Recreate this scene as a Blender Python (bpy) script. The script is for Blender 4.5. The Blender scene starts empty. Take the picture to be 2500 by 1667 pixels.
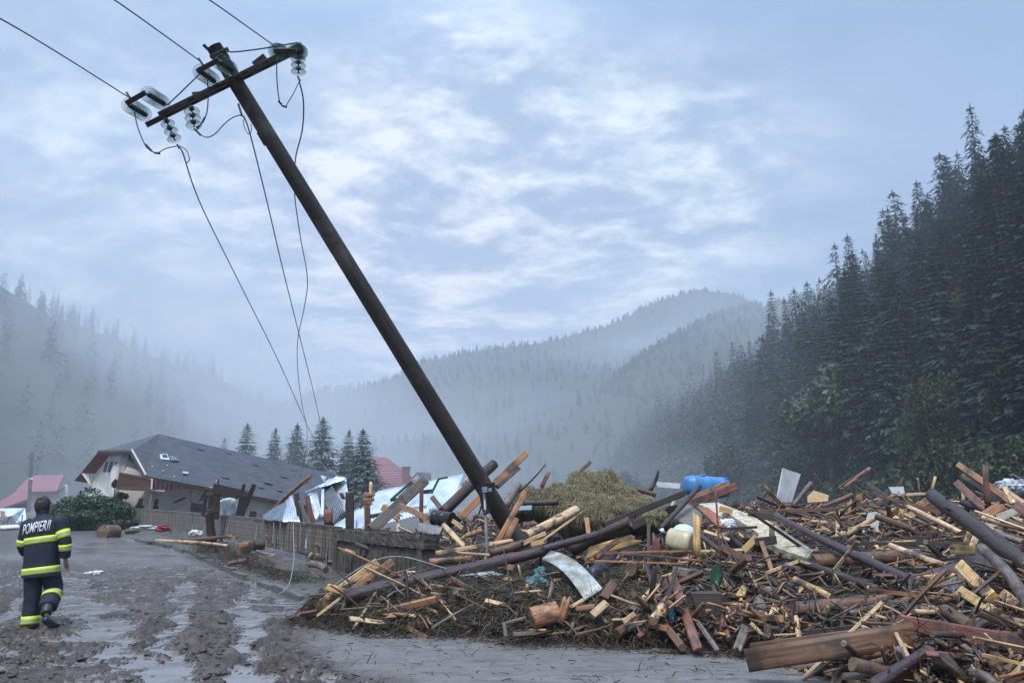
import bpy, bmesh, math, random
import numpy as np
from mathutils import Vector, Matrix, Euler

random.seed(7)
np.random.seed(7)
R = math.radians
SC = bpy.context.scene
COL = SC.collection

# ------------------------------------------------------------------ camera
F_PX, W_PX, H_PX = 1850.0, 2500.0, 1667.0
PITCH = math.atan(404.5 / F_PX)
CAM_Z = 1.6
cam_data = bpy.data.cameras.new("camera")
cam = bpy.data.objects.new("camera", cam_data)
COL.objects.link(cam)
cam.location = (0, 0, CAM_Z)
cam.rotation_euler = (math.pi / 2 + PITCH, 0, 0)
cam_data.sensor_width = 36.0
cam_data.lens = 36.0 * F_PX / W_PX
cam_data.clip_start = 0.1
cam_data.clip_end = 9000
SC.camera = cam

# ------------------------------------------------------------------ render settings and exposure
SC.render.engine = 'CYCLES'
SC.view_settings.view_transform = 'Standard'
SC.view_settings.look = 'None'
SC.view_settings.gamma = 1.0
SC.view_settings.exposure = 0.32
SC.view_settings.use_curve_mapping = False
SC.cycles.volume_bounces = 3
SC.cycles.max_bounces = 8
SC.cycles.diffuse_bounces = 2
SC.cycles.glossy_bounces = 3
SC.cycles.transparent_max_bounces = 12
SC.cycles.transmission_bounces = 5
SC.cycles.volume_max_steps = 128
try:
    SC.cycles.use_denoising = True
    SC.cycles.denoiser = 'OPENIMAGEDENOISE'
    SC.cycles.denoising_prefilter = 'ACCURATE'
except Exception:
    pass

SUN_EL, SUN_AZ = R(58), R(200)      # azimuth clockwise from +Y
# ------------------------------------------------------------------ world: overcast dusk-blue sky
world = bpy.data.worlds.new("World")
SC.world = world
world.use_nodes = True
nt = world.node_tree
nt.nodes.clear()


class NB:
    """small node builder"""
    def __init__(s, tree):
        s.t = tree
    def n(s, typ, **kw):
        nd = s.t.nodes.new(typ)
        for k, v in kw.items():
            if k.startswith('i_'):
                key = k[2:]
                key = int(key) if key.isdigit() else key.replace('_', ' ')
                s.setin(nd, key, v)
            else:
                setattr(nd, k, v)
        return nd
    def setin(s, nd, key, v):
        sock = nd.inputs[key]
        if isinstance(v, bpy.types.NodeSocket):
            s.t.links.new(v, sock)
        else:
            sock.default_value = v
    def math(s, op, a, b=0.0, c=None, clamp=False):
        nd = s.n('ShaderNodeMath', operation=op, use_clamp=clamp)
        s.setin(nd, 0, a); s.setin(nd, 1, b)
        if c is not None: s.setin(nd, 2, c)
        return nd.outputs[0]
    def vmath(s, op, a, b=None):
        nd = s.n('ShaderNodeVectorMath', operation=op)
        s.setin(nd, 0, a)
        if b is not None: s.setin(nd, 1, b)
        return nd.outputs['Value'] if op in ('DOT_PRODUCT', 'LENGTH', 'DISTANCE') else nd.outputs['Vector']
    def noise(s, vec, scale, detail=4, rough=0.55, dist=0.0):
        nd = s.n('ShaderNodeTexNoise')
        if vec is not None: s.setin(nd, 'Vector', vec)
        s.setin(nd, 'Scale', scale); s.setin(nd, 'Detail', detail)
        s.setin(nd, 'Roughness', rough); s.setin(nd, 'Distortion', dist)
        return nd.outputs['Fac']
    def mapping(s, vec, scale=(1, 1, 1), loc=(0, 0, 0), rot=(0, 0, 0)):
        nd = s.n('ShaderNodeMapping')
        s.setin(nd, 'Vector', vec); s.setin(nd, 'Scale', scale)
        s.setin(nd, 'Location', loc); s.setin(nd, 'Rotation', rot)
        return nd.outputs['Vector']
    def mix(s, fac, a, b, blend='MIX'):
        nd = s.n('ShaderNodeMix', data_type='RGBA', blend_type=blend)
        s.setin(nd, 0, fac)
        for idx, v in ((6, a), (7, b)):
            if isinstance(v, tuple) and len(v) == 3: v = (*v, 1)
            s.setin(nd, idx, v)
        return nd.outputs[2]
    def ramp(s, fac, stops):
        nd = s.n('ShaderNodeValToRGB')
        s.setin(nd, 'Fac', fac)
        els = nd.color_ramp.elements
        while len(els) < len(stops): els.new(0.5)
        for e, (p, c) in zip(els, stops):
            e.position = p
            e.color = (*c, 1) if isinstance(c, tuple) else (c, c, c, 1)
        return nd.outputs['Color']
    def smooth(s, v, a, b, lo=0.0, hi=1.0):
        nd = s.n('ShaderNodeMapRange', interpolation_type='SMOOTHSTEP')
        s.setin(nd, 'Value', v); s.setin(nd, 'From Min', a); s.setin(nd, 'From Max', b)
        s.setin(nd, 'To Min', lo); s.setin(nd, 'To Max', hi)
        return nd.outputs['Result']


def ray(px, py):
    """direction of the photo point (2500 x 1667 grid), scaled so that Y = 1"""
    dx = px - W_PX / 2
    dy = H_PX / 2 - py
    c, s_ = math.cos(PITCH), math.sin(PITCH)
    y = F_PX * c - dy * s_
    z = F_PX * s_ + dy * c
    return Vector((dx / y, 1.0, z / y))


def P(px, py, Y):
    r = ray(px, py)
    return Vector((r.x * Y, Y, CAM_Z + r.z * Y))


def G(px, py, z=0.0):
    r = ray(px, py)
    Y = (z - CAM_Z) / r.z
    return Vector((r.x * Y, Y, z))


def build_sky():
    b = NB(nt)
    out = b.n('ShaderNodeOutputWorld')
    bg = b.n('ShaderNodeBackground')
    tc = b.n('ShaderNodeTexCoord').outputs['Generated']
    d = b.vmath('NORMALIZE', tc)
    sep = b.n('ShaderNodeSeparateXYZ'); b.setin(sep, 0, d)
    x, y, z = sep.outputs
    sky = b.n('ShaderNodeTexSky', sky_type='NISHITA', sun_disc=False, sun_elevation=SUN_EL,
              sun_rotation=SUN_AZ, altitude=700, air_density=1.5, dust_density=1.0, ozone_density=2.0)
    nish = b.mix(1.0, sky.outputs[0], (0.10, 0.10, 0.10), 'MULTIPLY')
    # cloud deck coordinates: the direction cast on a plane overhead
    zc = b.math('MAXIMUM', z, 0.0)
    den = b.math('ADD', zc, 0.22)
    u = b.math('DIVIDE', x, den); v = b.math('DIVIDE', y, den)
    cmb = b.n('ShaderNodeCombineXYZ'); b.setin(cmb, 0, u); b.setin(cmb, 1, v); b.setin(cmb, 2, 0.0)
    cp = cmb.outputs[0]
    warp = b.n('ShaderNodeTexNoise'); b.setin(warp, 'Vector', cp); b.setin(warp, 'Scale', 1.3); b.setin(warp, 'Detail', 3)
    wv = b.vmath('SUBTRACT', warp.outputs['Color'], (0.5, 0.5, 0.5))
    wv2 = b.n('ShaderNodeVectorMath', operation='SCALE'); b.setin(wv2, 0, wv); wv2.inputs['Scale'].default_value = 0.22
    cw = b.vmath('ADD', cp, wv2.outputs[0])
    big = b.noise(b.mapping(cw, (1.0, 1.5, 1), (3.1, 7.7, 0), (0, 0, 0.35)), 0.95, 3, 0.5)
    fine = b.noise(b.mapping(cw, (1.0, 1.35, 1), (1.3, 2.2, 0), (0, 0, 0.6)), 4.4, 9, 0.64, 0.1)
    fine2 = b.noise(b.mapping(cw, (1.0, 1.5, 1), (8.3, 0.2, 0), (0, 0, 0.4)), 15.0, 6, 0.65)
    # thinner patches of the deck, where the light comes through
    patch = None
    for (px, py, sig, amp) in [(1420, 400, 0.085, 1.0), (1560, 460, 0.085, 0.9), (1730, 470, 0.10, 0.75), (1350, 590, 0.08, 0.9), (1010, 610, 0.10, 0.95),
                               (650, 620, 0.10, 0.8), (900, 860, 0.12, 1.0), (620, 780, 0.11, 1.0), (130, 480, 0.13, 0.6), (260, 520, 0.10, 0.5),
                               (930, 340, 0.07, 0.75), (1080, 230, 0.08, 0.65), (1150, 130, 0.09, 0.4), (470, 590, 0.08, 0.6), (1500, 640, 0.09, 0.45)]:
        dv = ray(px, py).normalized()
        dot = b.vmath('DOT_PRODUCT', d, tuple(dv))
        g = b.math('MULTIPLY', b.math('EXPONENT', b.math('MULTIPLY', b.math('SUBTRACT', dot, 1.0), 1.0 / (sig * sig))), amp)
        patch = g if patch is None else b.math('ADD', patch, g)
    patch = b.math('MINIMUM', patch, 1.15)
    # wispy structure shows inside thin patches
    wis = b.smooth(b.math('ADD', b.math('MULTIPLY', fine, 0.78), b.math('MULTIPLY', fine2, 0.22)), 0.40, 0.68)
    bright = b.math('MULTIPLY', patch, b.math('ADD', b.math('MULTIPLY', wis, 0.95), 0.10))
    amb = b.smooth(b.math('ADD', b.math('MULTIPLY', big, 0.8), b.math('MULTIPLY', fine, 0.2)), 0.34, 0.66)
    base = b.mix(amb, SKY_DARK, SKY_MID)
    # slightly greyer and darker deck over the right-hand ridge
    dR = b.vmath('DOT_PRODUCT', d, tuple(ray(2050, 620).normalized()))
    gR = b.math('EXPONENT', b.math('MULTIPLY', b.math('SUBTRACT', dR, 1.0), 1.0 / (0.30 ** 2)))
    base = b.mix(b.math('MULTIPLY', gR, 0.55), base, SKY_GREY)
    dW = b.vmath('DOT_PRODUCT', d, tuple(ray(900, 850).normalized()))
    gW = b.math('EXPONENT', b.math('MULTIPLY', b.math('SUBTRACT', dW, 1.0), 1.0 / (0.22 ** 2)))
    bc = b.mix(gW, SKY_BRIGHT, SKY_WARM)
    col = b.mix(b.math('MINIMUM', bright, 1.0), base, bc)
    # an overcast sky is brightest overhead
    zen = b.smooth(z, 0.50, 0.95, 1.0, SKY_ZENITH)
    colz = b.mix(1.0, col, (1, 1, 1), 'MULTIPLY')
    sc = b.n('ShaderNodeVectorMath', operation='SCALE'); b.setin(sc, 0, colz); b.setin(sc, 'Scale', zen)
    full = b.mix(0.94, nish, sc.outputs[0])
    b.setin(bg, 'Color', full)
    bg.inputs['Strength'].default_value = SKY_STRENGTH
    b.setin(out, 'Surface', bg.outputs[0])


SKY_DARK = (0.215, 0.325, 0.53)
SKY_MID = (0.335, 0.465, 0.67)
SKY_GREY = (0.25, 0.345, 0.53)
SKY_BRIGHT = (0.84, 0.94, 0.97)
SKY_WARM = (1.04, 0.97, 0.95)
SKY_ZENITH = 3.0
SKY_STRENGTH = 1.0
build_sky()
world.cycles.sampling_method = 'MANUAL'
world.cycles.sample_map_resolution = 512

sun_data = bpy.data.lights.new("sun", 'SUN')
sun_data.energy = 2.6
sun_data.angle = R(25)
sun_data.color = (1.0, 0.975, 0.94)
sun = bpy.data.objects.new("sun", sun_data)
COL.objects.link(sun)
_sd = Vector((math.sin(SUN_AZ) * math.cos(SUN_EL), math.cos(SUN_AZ) * math.cos(SUN_EL), math.sin(SUN_EL)))
sun.rotation_euler = (-_sd).to_track_quat('-Z', 'Y').to_euler()

# ------------------------------------------------------------------ helpers

def smoothstep(a, b, x):
    t = np.clip((x - a) / (b - a), 0, 1)
    return t * t * (3 - 2 * t)


def _hash(ix, iy, seed):
    h = (ix.astype(np.int64) * 374761393 + iy.astype(np.int64) * 668265263 + seed * 974634777) & 0xffffffff
    h = ((h ^ (h >> 13)) * 1274126177) & 0xffffffff
    h = h ^ (h >> 16)
    return (h & 0xffff) / 65535.0


def vnoise(x, y, seed=0):
    x = np.asarray(x, float); y = np.asarray(y, float)
    ix = np.floor(x); iy = np.floor(y)
    fx = x - ix; fy = y - iy
    fx = fx * fx * fx * (fx * (fx * 6 - 15) + 10); fy = fy * fy * fy * (fy * (fy * 6 - 15) + 10)
    a = _hash(ix, iy, seed); b_ = _hash(ix + 1, iy, seed); c = _hash(ix, iy + 1, seed); d = _hash(ix + 1, iy + 1, seed)
    return (a * (1 - fx) + b_ * fx) * (1 - fy) + (c * (1 - fx) + d * fx) * fy


def fbm(x, y, oct_=4, seed=0, gain=0.5):
    s_ = 0; a = 1; t = 0
    for i in range(oct_):
        s_ = s_ + a * vnoise(x * 2.03 ** i + 17.3 * i, y * 2.03 ** i - 9.1 * i, seed + i)
        t += a; a *= gain
    return s_ / t


def poly_dist(X, Y, pts):
    d = np.full(np.shape(X), 1e9)
    for (ax, ay), (bx, by) in zip(pts[:-1], pts[1:]):
        vx, vy = bx - ax, by - ay
        L = vx * vx + vy * vy + 1e-9
        t = np.clip(((X - ax) * vx + (Y - ay) * vy) / L, 0, 1)
        d = np.minimum(d, np.hypot(X - ax - t * vx, Y - ay - t * vy))
    return d


def mesh_np(name, verts, faces, mats=None):
    """verts (n,3) array, faces (m,k) array"""
    me = bpy.data.meshes.new(name)
    verts = np.asarray(verts, np.float32); faces = np.asarray(faces, np.int32)
    k = faces.shape[1]
    me.vertices.add(len(verts)); me.vertices.foreach_set('co', verts.ravel())
    me.loops.add(faces.size); me.loops.foreach_set('vertex_index', faces.ravel())
    me.polygons.add(len(faces))
    me.polygons.foreach_set('loop_start', np.arange(0, faces.size, k, dtype=np.int32))
    me.update(calc_edges=True)
    me.validate()
    if mats is not None: me.materials.append(mats)
    return me


def grid_faces(nu, nv):
    i = np.arange(nu - 1)[None, :] + np.arange(nv - 1)[:, None] * nu
    i = i.ravel()
    return np.stack([i, i + 1, i + 1 + nu, i + nu], 1)


def link(name, me, parent=None, loc=None, rot=None, scale=None):
    o = bpy.data.objects.new(name, me)
    COL.objects.link(o)
    if parent is not None: o.parent = parent
    if loc is not None: o.location = loc
    if rot is not None: o.rotation_euler = rot
    if scale is not None: o.scale = scale
    return o


def tag(o, label=None, cat=None, group=None, kind=None):
    if label: o['label'] = label
    if cat: o['category'] = cat
    if group: o['group'] = group
    if kind: o['kind'] = kind
    return o


def empty(name, loc=(0, 0, 0), label=None, cat=None, group=None):
    o = bpy.data.objects.new(name, None)
    o.empty_display_size = 0.2
    COL.objects.link(o)
    o.location = loc
    return tag(o, label, cat, group)


def copy_tree(o, parent=None):
    c = o.copy(); COL.objects.link(c); c.parent = parent
    for ch in list(o.children):
        copy_tree(ch, c)
    return c


def smooth_me(me, on=True):
    me.polygons.foreach_set('use_smooth', np.full(len(me.polygons), on))
    return me


MATS = {}


def newmat(name):
    m = bpy.data.materials.new(name); m.use_nodes = True
    m.node_tree.nodes.clear()
    MATS[name] = m
    b = NB(m.node_tree)
    out = b.n('ShaderNodeOutputMaterial')
    pr = b.n('ShaderNodeBsdfPrincipled')
    b.setin(out, 'Surface', pr.outputs[0])
    return m, b, pr, out


def bump(b, pr, h, strength=0.5, dist=0.02):
    nd = b.n('ShaderNodeBump')
    b.setin(nd, 'Height', h); nd.inputs['Strength'].default_value = strength
    nd.inputs['Distance'].default_value = dist
    b.setin(pr, 'Normal', nd.outputs[0])
    return nd
# ================================================================== HAZE
def build_haze():
    me = bpy.data.meshes.new("haze")
    x0, x1, y0, y1, z0, z1 = -1150, 1150, -80, 1900, -4.0, 372.0
    vs = [(x, y, z) for z in (z0, z1) for y in (y0, y1) for x in (x0, x1)]
    fs = [(0, 2, 3, 1), (4, 5, 7, 6), (0, 1, 5, 4), (2, 6, 7, 3), (0, 4, 6, 2), (1, 3, 7, 5)]
    me.from_pydata(vs, [], fs)
    m = bpy.data.materials.new("haze_air"); m.use_nodes = True; m.node_tree.nodes.clear()
    b = NB(m.node_tree)
    out = b.n('ShaderNodeOutputMaterial')
    v = b.n('ShaderNodeVolumePrincipled')
    v.inputs['Color'].default_value = (0.85, 0.92, 1.0, 1)
    v.inputs['Density'].default_value = HAZE_DENSITY
    v.inputs['Anisotropy'].default_value = 0.0
    b.setin(out, 'Volume', v.outputs[0])
    me.materials.append(m)
    tag(link("haze", me), kind='stuff')


HAZE_DENSITY = 0.00075
build_haze()


def mist_bank(loc, size, dens, seed, rotz=0.0):
    """a drifting patch of valley mist: a soft ellipsoid of denser air"""
    bm = bmesh.new()
    bmesh.ops.create_icosphere(bm, subdivisions=3, radius=1.0)
    me = bpy.data.meshes.new("mist_bank"); bm.to_mesh(me); bm.free()
    m = bpy.data.materials.new("mist"); m.use_nodes = True; m.node_tree.nodes.clear()
    b = NB(m.node_tree)
    out = b.n('ShaderNodeOutputMaterial')
    v = b.n('ShaderNodeVolumePrincipled')
    v.inputs['Color'].default_value = (0.90, 0.95, 1.0, 1)
    tc = b.n('ShaderNodeTexCoord').outputs['Object']
    r2 = b.vmath('LENGTH', tc)
    f = b.smooth(r2, 1.0, 0.15)
    n = b.noise(b.mapping(tc, (1, 1, 1), (seed, seed * 2.1, 0)), 2.2, 3, 0.55)
    n = b.smooth(n, 0.38, 0.68, 0.15, 1.0)
    b.setin(v, 'Density', b.math('MULTIPLY', b.math('MULTIPLY', f, n), dens))
    b.setin(out, 'Volume', v.outputs[0])
    me.materials.append(m)
    o = link("mist_bank", me, loc=loc, scale=size, rot=(0, 0, rotz))
    tag(o, kind='stuff')
    return o


# ================================================================== TERRAIN
def base_rise(X, Y):
    return np.clip((Y - 18.0) * 0.024, 0, 0.62)


RIDGE_R_X, RIDGE_L_X = 104.0, 225.0


def terrain_h(X, Y):
    X = np.asarray(X, float); Y = np.asarray(Y, float)
    z = base_rise(X, Y)
    # right-hand valley side
    crest = np.interp(Y, [0, 140, 230, 340, 460, 670, 1000, 1600], [66, 62, 56, 47, 52, 62, 72, 84]) + 5 * (fbm(Y / 60, Y * 0, 2, 5) - 0.5)
    foot = 36 + 9 * smoothstep(60, 200, Y) + 5 * (fbm(Y / 35 + 9, Y * 0, 2, 8) - 0.5)
    t = (X - foot) / (RIDGE_R_X - foot)
    zr = crest * np.where(t < 1, np.clip(t, 0, 1) ** 0.92, 1 + 0.10 * (t - 1))
    zr = zr + np.where(t > 0, 3.0 * (fbm(X / 14, Y / 14, 3, 3) - 0.5) * np.clip(t * 4, 0, 1), 0)
    # left-hand valley side
    crestl = 92 + 12 * (fbm(Y / 90 + 3, Y * 0, 2, 15) - 0.5)
    footl = -(95 - 10 * smoothstep(80, 200, Y))
    tl = (footl - X) / (RIDGE_L_X - 95)
    zl = crestl * np.where(tl < 1, np.clip(tl, 0, 1) ** 0.95, 1 + 0.12 * (tl - 1))
    zl = zl * (1 - smoothstep(780, 1000, Y)) * smoothstep(-20, 60, Y)
    z = z + np.where(t > 0, zr, 0) * smoothstep(-60, 30, Y) * (1 - 0.9 * smoothstep(1500, 1900, Y)) + np.where(tl > 0, zl, 0)
    return z


def build_terrain():
    ys = np.concatenate([np.arange(-60, 60, 8), 60 * 1.022 ** np.arange(0, 156)])
    xs = np.concatenate([-np.geomspace(1100, 240, 14)[:-1], np.arange(-240, -90, 7.5), np.arange(-90, 30, 6),
                         np.arange(30, 150, 4), np.geomspace(150, 1100, 14)])
    X, Y = np.meshgrid(xs, ys)
    Z = terrain_h(X, Y)
    near = (Y < 64) & (Y > -10) & (np.abs(X) < 34)
    Z = np.where(Y < 66, Z - 0.35, Z)
    me = mesh_np("valley_terrain", np.stack([X.ravel(), Y.ravel(), Z.ravel()], 1), grid_faces(len(xs), len(ys)))
    smooth_me(me)
    m, b, pr, out = newmat("forest_floor")
    geo = b.n('ShaderNodeNewGeometry')
    pos = geo.outputs['Position']
    n1 = b.noise(pos, 0.12, 5, 0.6); n2 = b.noise(pos, 1.1, 5, 0.65)
    c = b.mix(n1, (0.022, 0.032, 0.016), (0.045, 0.055, 0.026))
    c = b.mix(b.smooth(n2, 0.5, 0.7), c, (0.055, 0.046, 0.032))
    sep = b.n('ShaderNodeSeparateXYZ'); b.setin(sep, 0, pos)
    flat = b.smooth(sep.outputs[2], 0.9, 2.0)
    mud = b.mix(n2, (0.10, 0.088, 0.075), (0.17, 0.15, 0.13))
    c = b.mix(flat, mud, c)
    b.setin(pr, 'Base Color', c); pr.inputs['Roughness'].default_value = 0.8
    bump(b, pr, n2, 0.8, 0.6)
    me.materials.append(m)
    tag(link("terrain", me), kind='structure')


build_terrain()


# far hills: ridge outlines at their own distances, built as full slopes falling both ways
def build_hill(name, pts, foot_y, back, seed, tree_h, tree_step):
    px = np.array([p[0] for p in pts], float)
    n = 150
    xs = np.linspace(px[0], px[-1], n)
    py = np.interp(xs, px, [p[1] for p in pts]); D = np.interp(xs, px, [p[2] for p in pts])
    ridge = np.array([P(a, b_, d) for a, b_, d in zip(xs, py, D)])
    ridge[:, 2] -= tree_h * 0.55
    rows = []
    m_ = 34
    for j in range(m_):
        t = j / (m_ - 1)
        if t <= 0.75:
            s_ = t / 0.75
            f = s_ ** 1.05
            y = foot_y + (ridge[:, 1] - foot_y) * s_
            z = ridge[:, 2] * f
        else:
            s_ = (t - 0.75) / 0.25
            y = ridge[:, 1] + back * s_
            z = ridge[:, 2] * (1 - 0.8 * s_)
            f = 1 - s_
        x = ridge[:, 0] * (y / ridge[:, 1]) * 0.35 + ridge[:, 0] * 0.65
        g = fbm(x / 120, y / 160, 4, seed) - 0.5
        amp = np.maximum(0, 1 - abs(t - 0.75) * 0) * np.sin(min(1, t / 0.75) * math.pi) * 60
        z = np.maximum(z + g * amp, -3)
        rows.append(np.stack([x, y, z], 1))
    V = np.concatenate(rows)
    me = mesh_np(name, V, grid_faces(n, m_)); smooth_me(me)
    me.materials.append(MATS['forest_floor'])
    tag(link(name, me), kind='structure')
    rng = np.random.default_rng(seed)
    return V.reshape(m_, n, 3), rng


HILLS = []
HILLS.append((build_hill("mountain", [(560, 1010, 900), (700, 975, 950), (770, 945, 950), (850, 938, 960), (960, 915, 980), (1040, 868, 1000), (1170, 842, 1020),
             (1330, 822, 1050), (1490, 780, 1080), (1600, 722, 1100), (1700, 694, 1130), (1790, 705, 1150), (1900, 760, 1150), (2200, 860, 1150)],
             420, 500, 21, 10, 5), 10))
HILLS.append((build_hill("hill", [(1180, 1120, 640), (1330, 1060, 660), (1420, 1010, 680), (1480, 930, 720), (1560, 860, 760), (1660, 800, 800), (1740, 760, 840),
             (1810, 738, 880), (1870, 735, 900), (1980, 700, 900), (2100, 690, 900)],
             500, 200, 22, 11, 5), 11))


# ================================================================== TREES
def foliage_mat(name, c1, c2, rough=0.6, scale=0.5, vary=True):
    m, b, pr, out = newmat(name)
    pos = b.n('ShaderNodeNewGeometry').outputs['Position']
    oi = b.n('ShaderNodeObjectInfo').outputs['Random']
    n = b.noise(pos, scale, 3, 0.6)
    c = b.mix(n, c1, c2)
    hsv = b.n('ShaderNodeHueSaturation')
    b.setin(hsv, 'Color', c)
    if vary:
        b.setin(hsv, 'Value', b.math('MULTIPLY_ADD', oi, 0.7, 0.65))
        b.setin(hsv, 'Hue', b.math('MULTIPLY_ADD', oi, 0.03, 0.485))
    b.setin(pr, 'Base Color', hsv.outputs[0])
    pr.inputs['Roughness'].default_value = rough
    pr.inputs['Specular IOR Level'].default_value = 0.3
    return m


M_SPRUCE = foliage_mat("spruce_needles", (0.022, 0.040, 0.024), (0.045, 0.068, 0.040))
M_SPRUCEF = foliage_mat("far_spruce_needles", (0.020, 0.036, 0.024), (0.040, 0.060, 0.040), .7, .08, False)
M_SPRUCE2 = foliage_mat("hazed_spruce_needles", (0.085, 0.125, 0.11), (0.14, 0.18, 0.155))  # garden spruce needles, lightened so the colour carries some of the haze
M_LEAF = foliage_mat("broad_leaves", (0.030, 0.048, 0.020), (0.075, 0.095, 0.040), 0.55, 1.5)
M_LEAF2 = foliage_mat("pale_broad_leaves", (0.050, 0.070, 0.038), (0.085, 0.105, 0.060), 0.55, 1.5)


def simple_mat(name, col, rough=0.6, col2=None, scale=3.0, metal=0.0, bump_s=0.0, bump_d=0.02, coord='Object', stretch=(1, 1, 1), spec=0.5, detail=5):
    m, b, pr, out = newmat(name)
    tc = b.n('ShaderNodeTexCoord').outputs[coord]
    mp = b.mapping(tc, stretch)
    n = b.noise(mp, scale, detail, 0.6)
    if col2 is None: col2 = tuple(c * 0.6 for c in col)
    b.setin(pr, 'Base Color', b.mix(b.smooth(n, 0.3, 0.7), col, col2))
    pr.inputs['Roughness'].default_value = rough
    pr.inputs['Metallic'].default_value = metal
    pr.inputs['Specular IOR Level'].default_value = spec
    if bump_s: bump(b, pr, n, bump_s, bump_d)
    return m


M_BARK = simple_mat("tree_bark", (0.10, 0.075, 0.055), 0.9, (0.05, 0.038, 0.03), 8, bump_s=0.5)


def cone_trunk(r0, h, seg=6, lean=0.0):
    vs, fs = [], []
    for k, (z, r) in enumerate(((-0.6, r0), (h * 0.5, r0 * 0.55), (h, r0 * 0.06))):
        for i in range(seg):
            a = 2 * math.pi * i / seg
            vs.append((r * math.cos(a) + lean * z, r * math.sin(a), z))
    for k in range(2):
        for i in range(seg):
            j = (i + 1) % seg
            fs.append((k * seg + i, k * seg + j, (k + 1) * seg + j, (k + 1) * seg + i))
    me = mesh_np("trunk", vs, fs, M_BARK)
    return me


def spruce_mesh(*a, mat=None, **k):
    V = spruce_verts(*a, **k)
    return mesh_np("crown", V, np.arange(len(V)).reshape(-1, 3), mat or M_SPRUCE)


def spruce_verts(h, rad, layers, nbr, seed, clump=9, ragged=0.25, bare=0.06, droop=0.35, leaf=1.0):
    rng = np.random.default_rng(seed)
    V = []
    for i in range(layers):
        t = (i + rng.uniform(-.3, .3)) / layers
        t = max(0.0, t)
        z0 = h * (bare + (1 - bare) * (t ** 0.92))
        prof = (1 - t) ** 0.82 * (0.55 + 0.45 * min(1, (t + 0.05) * 5))
        rr = rad * prof + 0.012 * h
        k = max(3, int(nbr * (0.5 + 0.5 * (1 - t))))
        a0 = rng.uniform(0, 6.28)
        for j in range(k):
            a = a0 + 6.283 * j / k + rng.normal(0, .18)
            L = rr * (1 + rng.normal(0, ragged))
            L = max(L, 0.15 * rr)
            dirv = np.array([math.cos(a), math.sin(a)])
            nor = np.array([-dirv[1], dirv[0]])
            up = 0.25 * (t - 0.35)
            for c in range(clump):
                s_ = ((c + rng.uniform(0, 1)) / clump) ** 0.75
                r_ = L * s_
                zc = z0 - droop * r_ * s_ + up * r_ + 0.10 * L * max(0, s_ - 0.75) * 4 * 0.3
                w = (0.30 * L * (1.15 - s_) + 0.035 * h * 0.35) * leaf
                side = rng.uniform(-1, 1) * w * 0.9
                cx = dirv * r_ + nor * side
                # outward pointing, slightly hanging triangle
                tip = cx + dirv * w * rng.uniform(.5, 1.1) + nor * side * 0.7
                hang = rng.uniform(.25, .9) * w
                b1 = cx + nor * w * rng.uniform(.2, .45); b2 = cx - nor * w * rng.uniform(.2, .45)
                V.append((b1[0], b1[1], zc + rng.uniform(-.1, .15) * w))
                V.append((b2[0], b2[1], zc + rng.uniform(-.1, .15) * w))
                V.append((tip[0], tip[1], zc - hang * (1 - 0.5 * t)))
    # leader
    for q in range(6):
        a = q * 1.05
        V.append((0.02 * rad * math.cos(a), 0.02 * rad * math.sin(a), h * 0.93))
        V.append((0.06 * rad * math.cos(a + .6), 0.06 * rad * math.sin(a + .6), h * 0.95))
        V.append((0, 0, h * 1.02))
    return np.array(V)


SPRUCES = []
for s_, (h, r, lay, nb, rag) in enumerate([(20, 3.3, 30, 10, .2), (20, 2.7, 30, 9, .3), (20, 3.7, 27, 10, .25), (20, 2.4, 32, 8, .35), (20, 3.1, 26, 8, .45)]):
    SPRUCES.append((spruce_mesh(h, r, lay, nb, 100 + s_, 9, rag), cone_trunk(0.28, 19.3)))
GARDEN_SPRUCES = [(spruce_mesh(20, 6.4, 48, 13, 200 + s_, 14, 0.25, 0.02, mat=M_SPRUCE2, droop=0.22, leaf=0.85), cone_trunk(0.3, 19.5)) for s_ in range(3)]


def leafy_mesh(name, rx, ry, rz, n, leaf, seed, mat, lobes=9, flat=0.0):
    rng = np.random.default_rng(seed)
    c = rng.normal(0, 1, (lobes, 3)); c /= np.linalg.norm(c, axis=1)[:, None]
    c *= rng.uniform(.3, .72, (lobes, 1)); c[:, 2] = c[:, 2] * 0.85
    lr = rng.uniform(.26, .48, lobes)
    k = rng.integers(0, lobes, n)
    d = rng.normal(0, 1, (n, 3)); d /= np.linalg.norm(d, axis=1)[:, None]
    p = c[k] + d * (lr[k] * rng.uniform(.45, 1.08, n) ** 0.6)[:, None]
    p = p * np.array([rx, ry, rz]) + np.array([0, 0, rz * 0.98])
    p[:, 2] = np.maximum(p[:, 2], 0.02)
    a = rng.normal(0, 1, (n, 3)); a /= np.linalg.norm(a, axis=1)[:, None]
    b_ = np.cross(a, rng.normal(0, 1, (n, 3))); b_ /= np.linalg.norm(b_, axis=1)[:, None]
    s1 = leaf * rng.uniform(.6, 1.3, (n, 1))
    V = np.stack([p + a * s1, p + b_ * s1 * 0.55, p - a * s1, p - b_ * s1 * 0.55], 1).reshape(-1, 3)
    return mesh_np(name, V, np.arange(len(V)).reshape(-1, 4), mat)


def place_tree(name, crown, trunk, loc, sc, rz, label, cat, group):
    o = empty(name, loc, label, cat, group)
    o.rotation_euler = (random.uniform(-.03, .03), random.uniform(-.03, .03), rz)
    o.scale = sc
    if trunk is not None: link("trunk", trunk, o)
    link("crown", crown, o)
    return o


def project(p):
    c, s_ = math.cos(PITCH), math.sin(PITCH)
    y, z = p[1], p[2] - CAM_Z
    d = y * c + z * s_
    u = -y * s_ + z * c
    return W_PX / 2 + F_PX * p[0] / d, H_PX / 2 - F_PX * u / d


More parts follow.
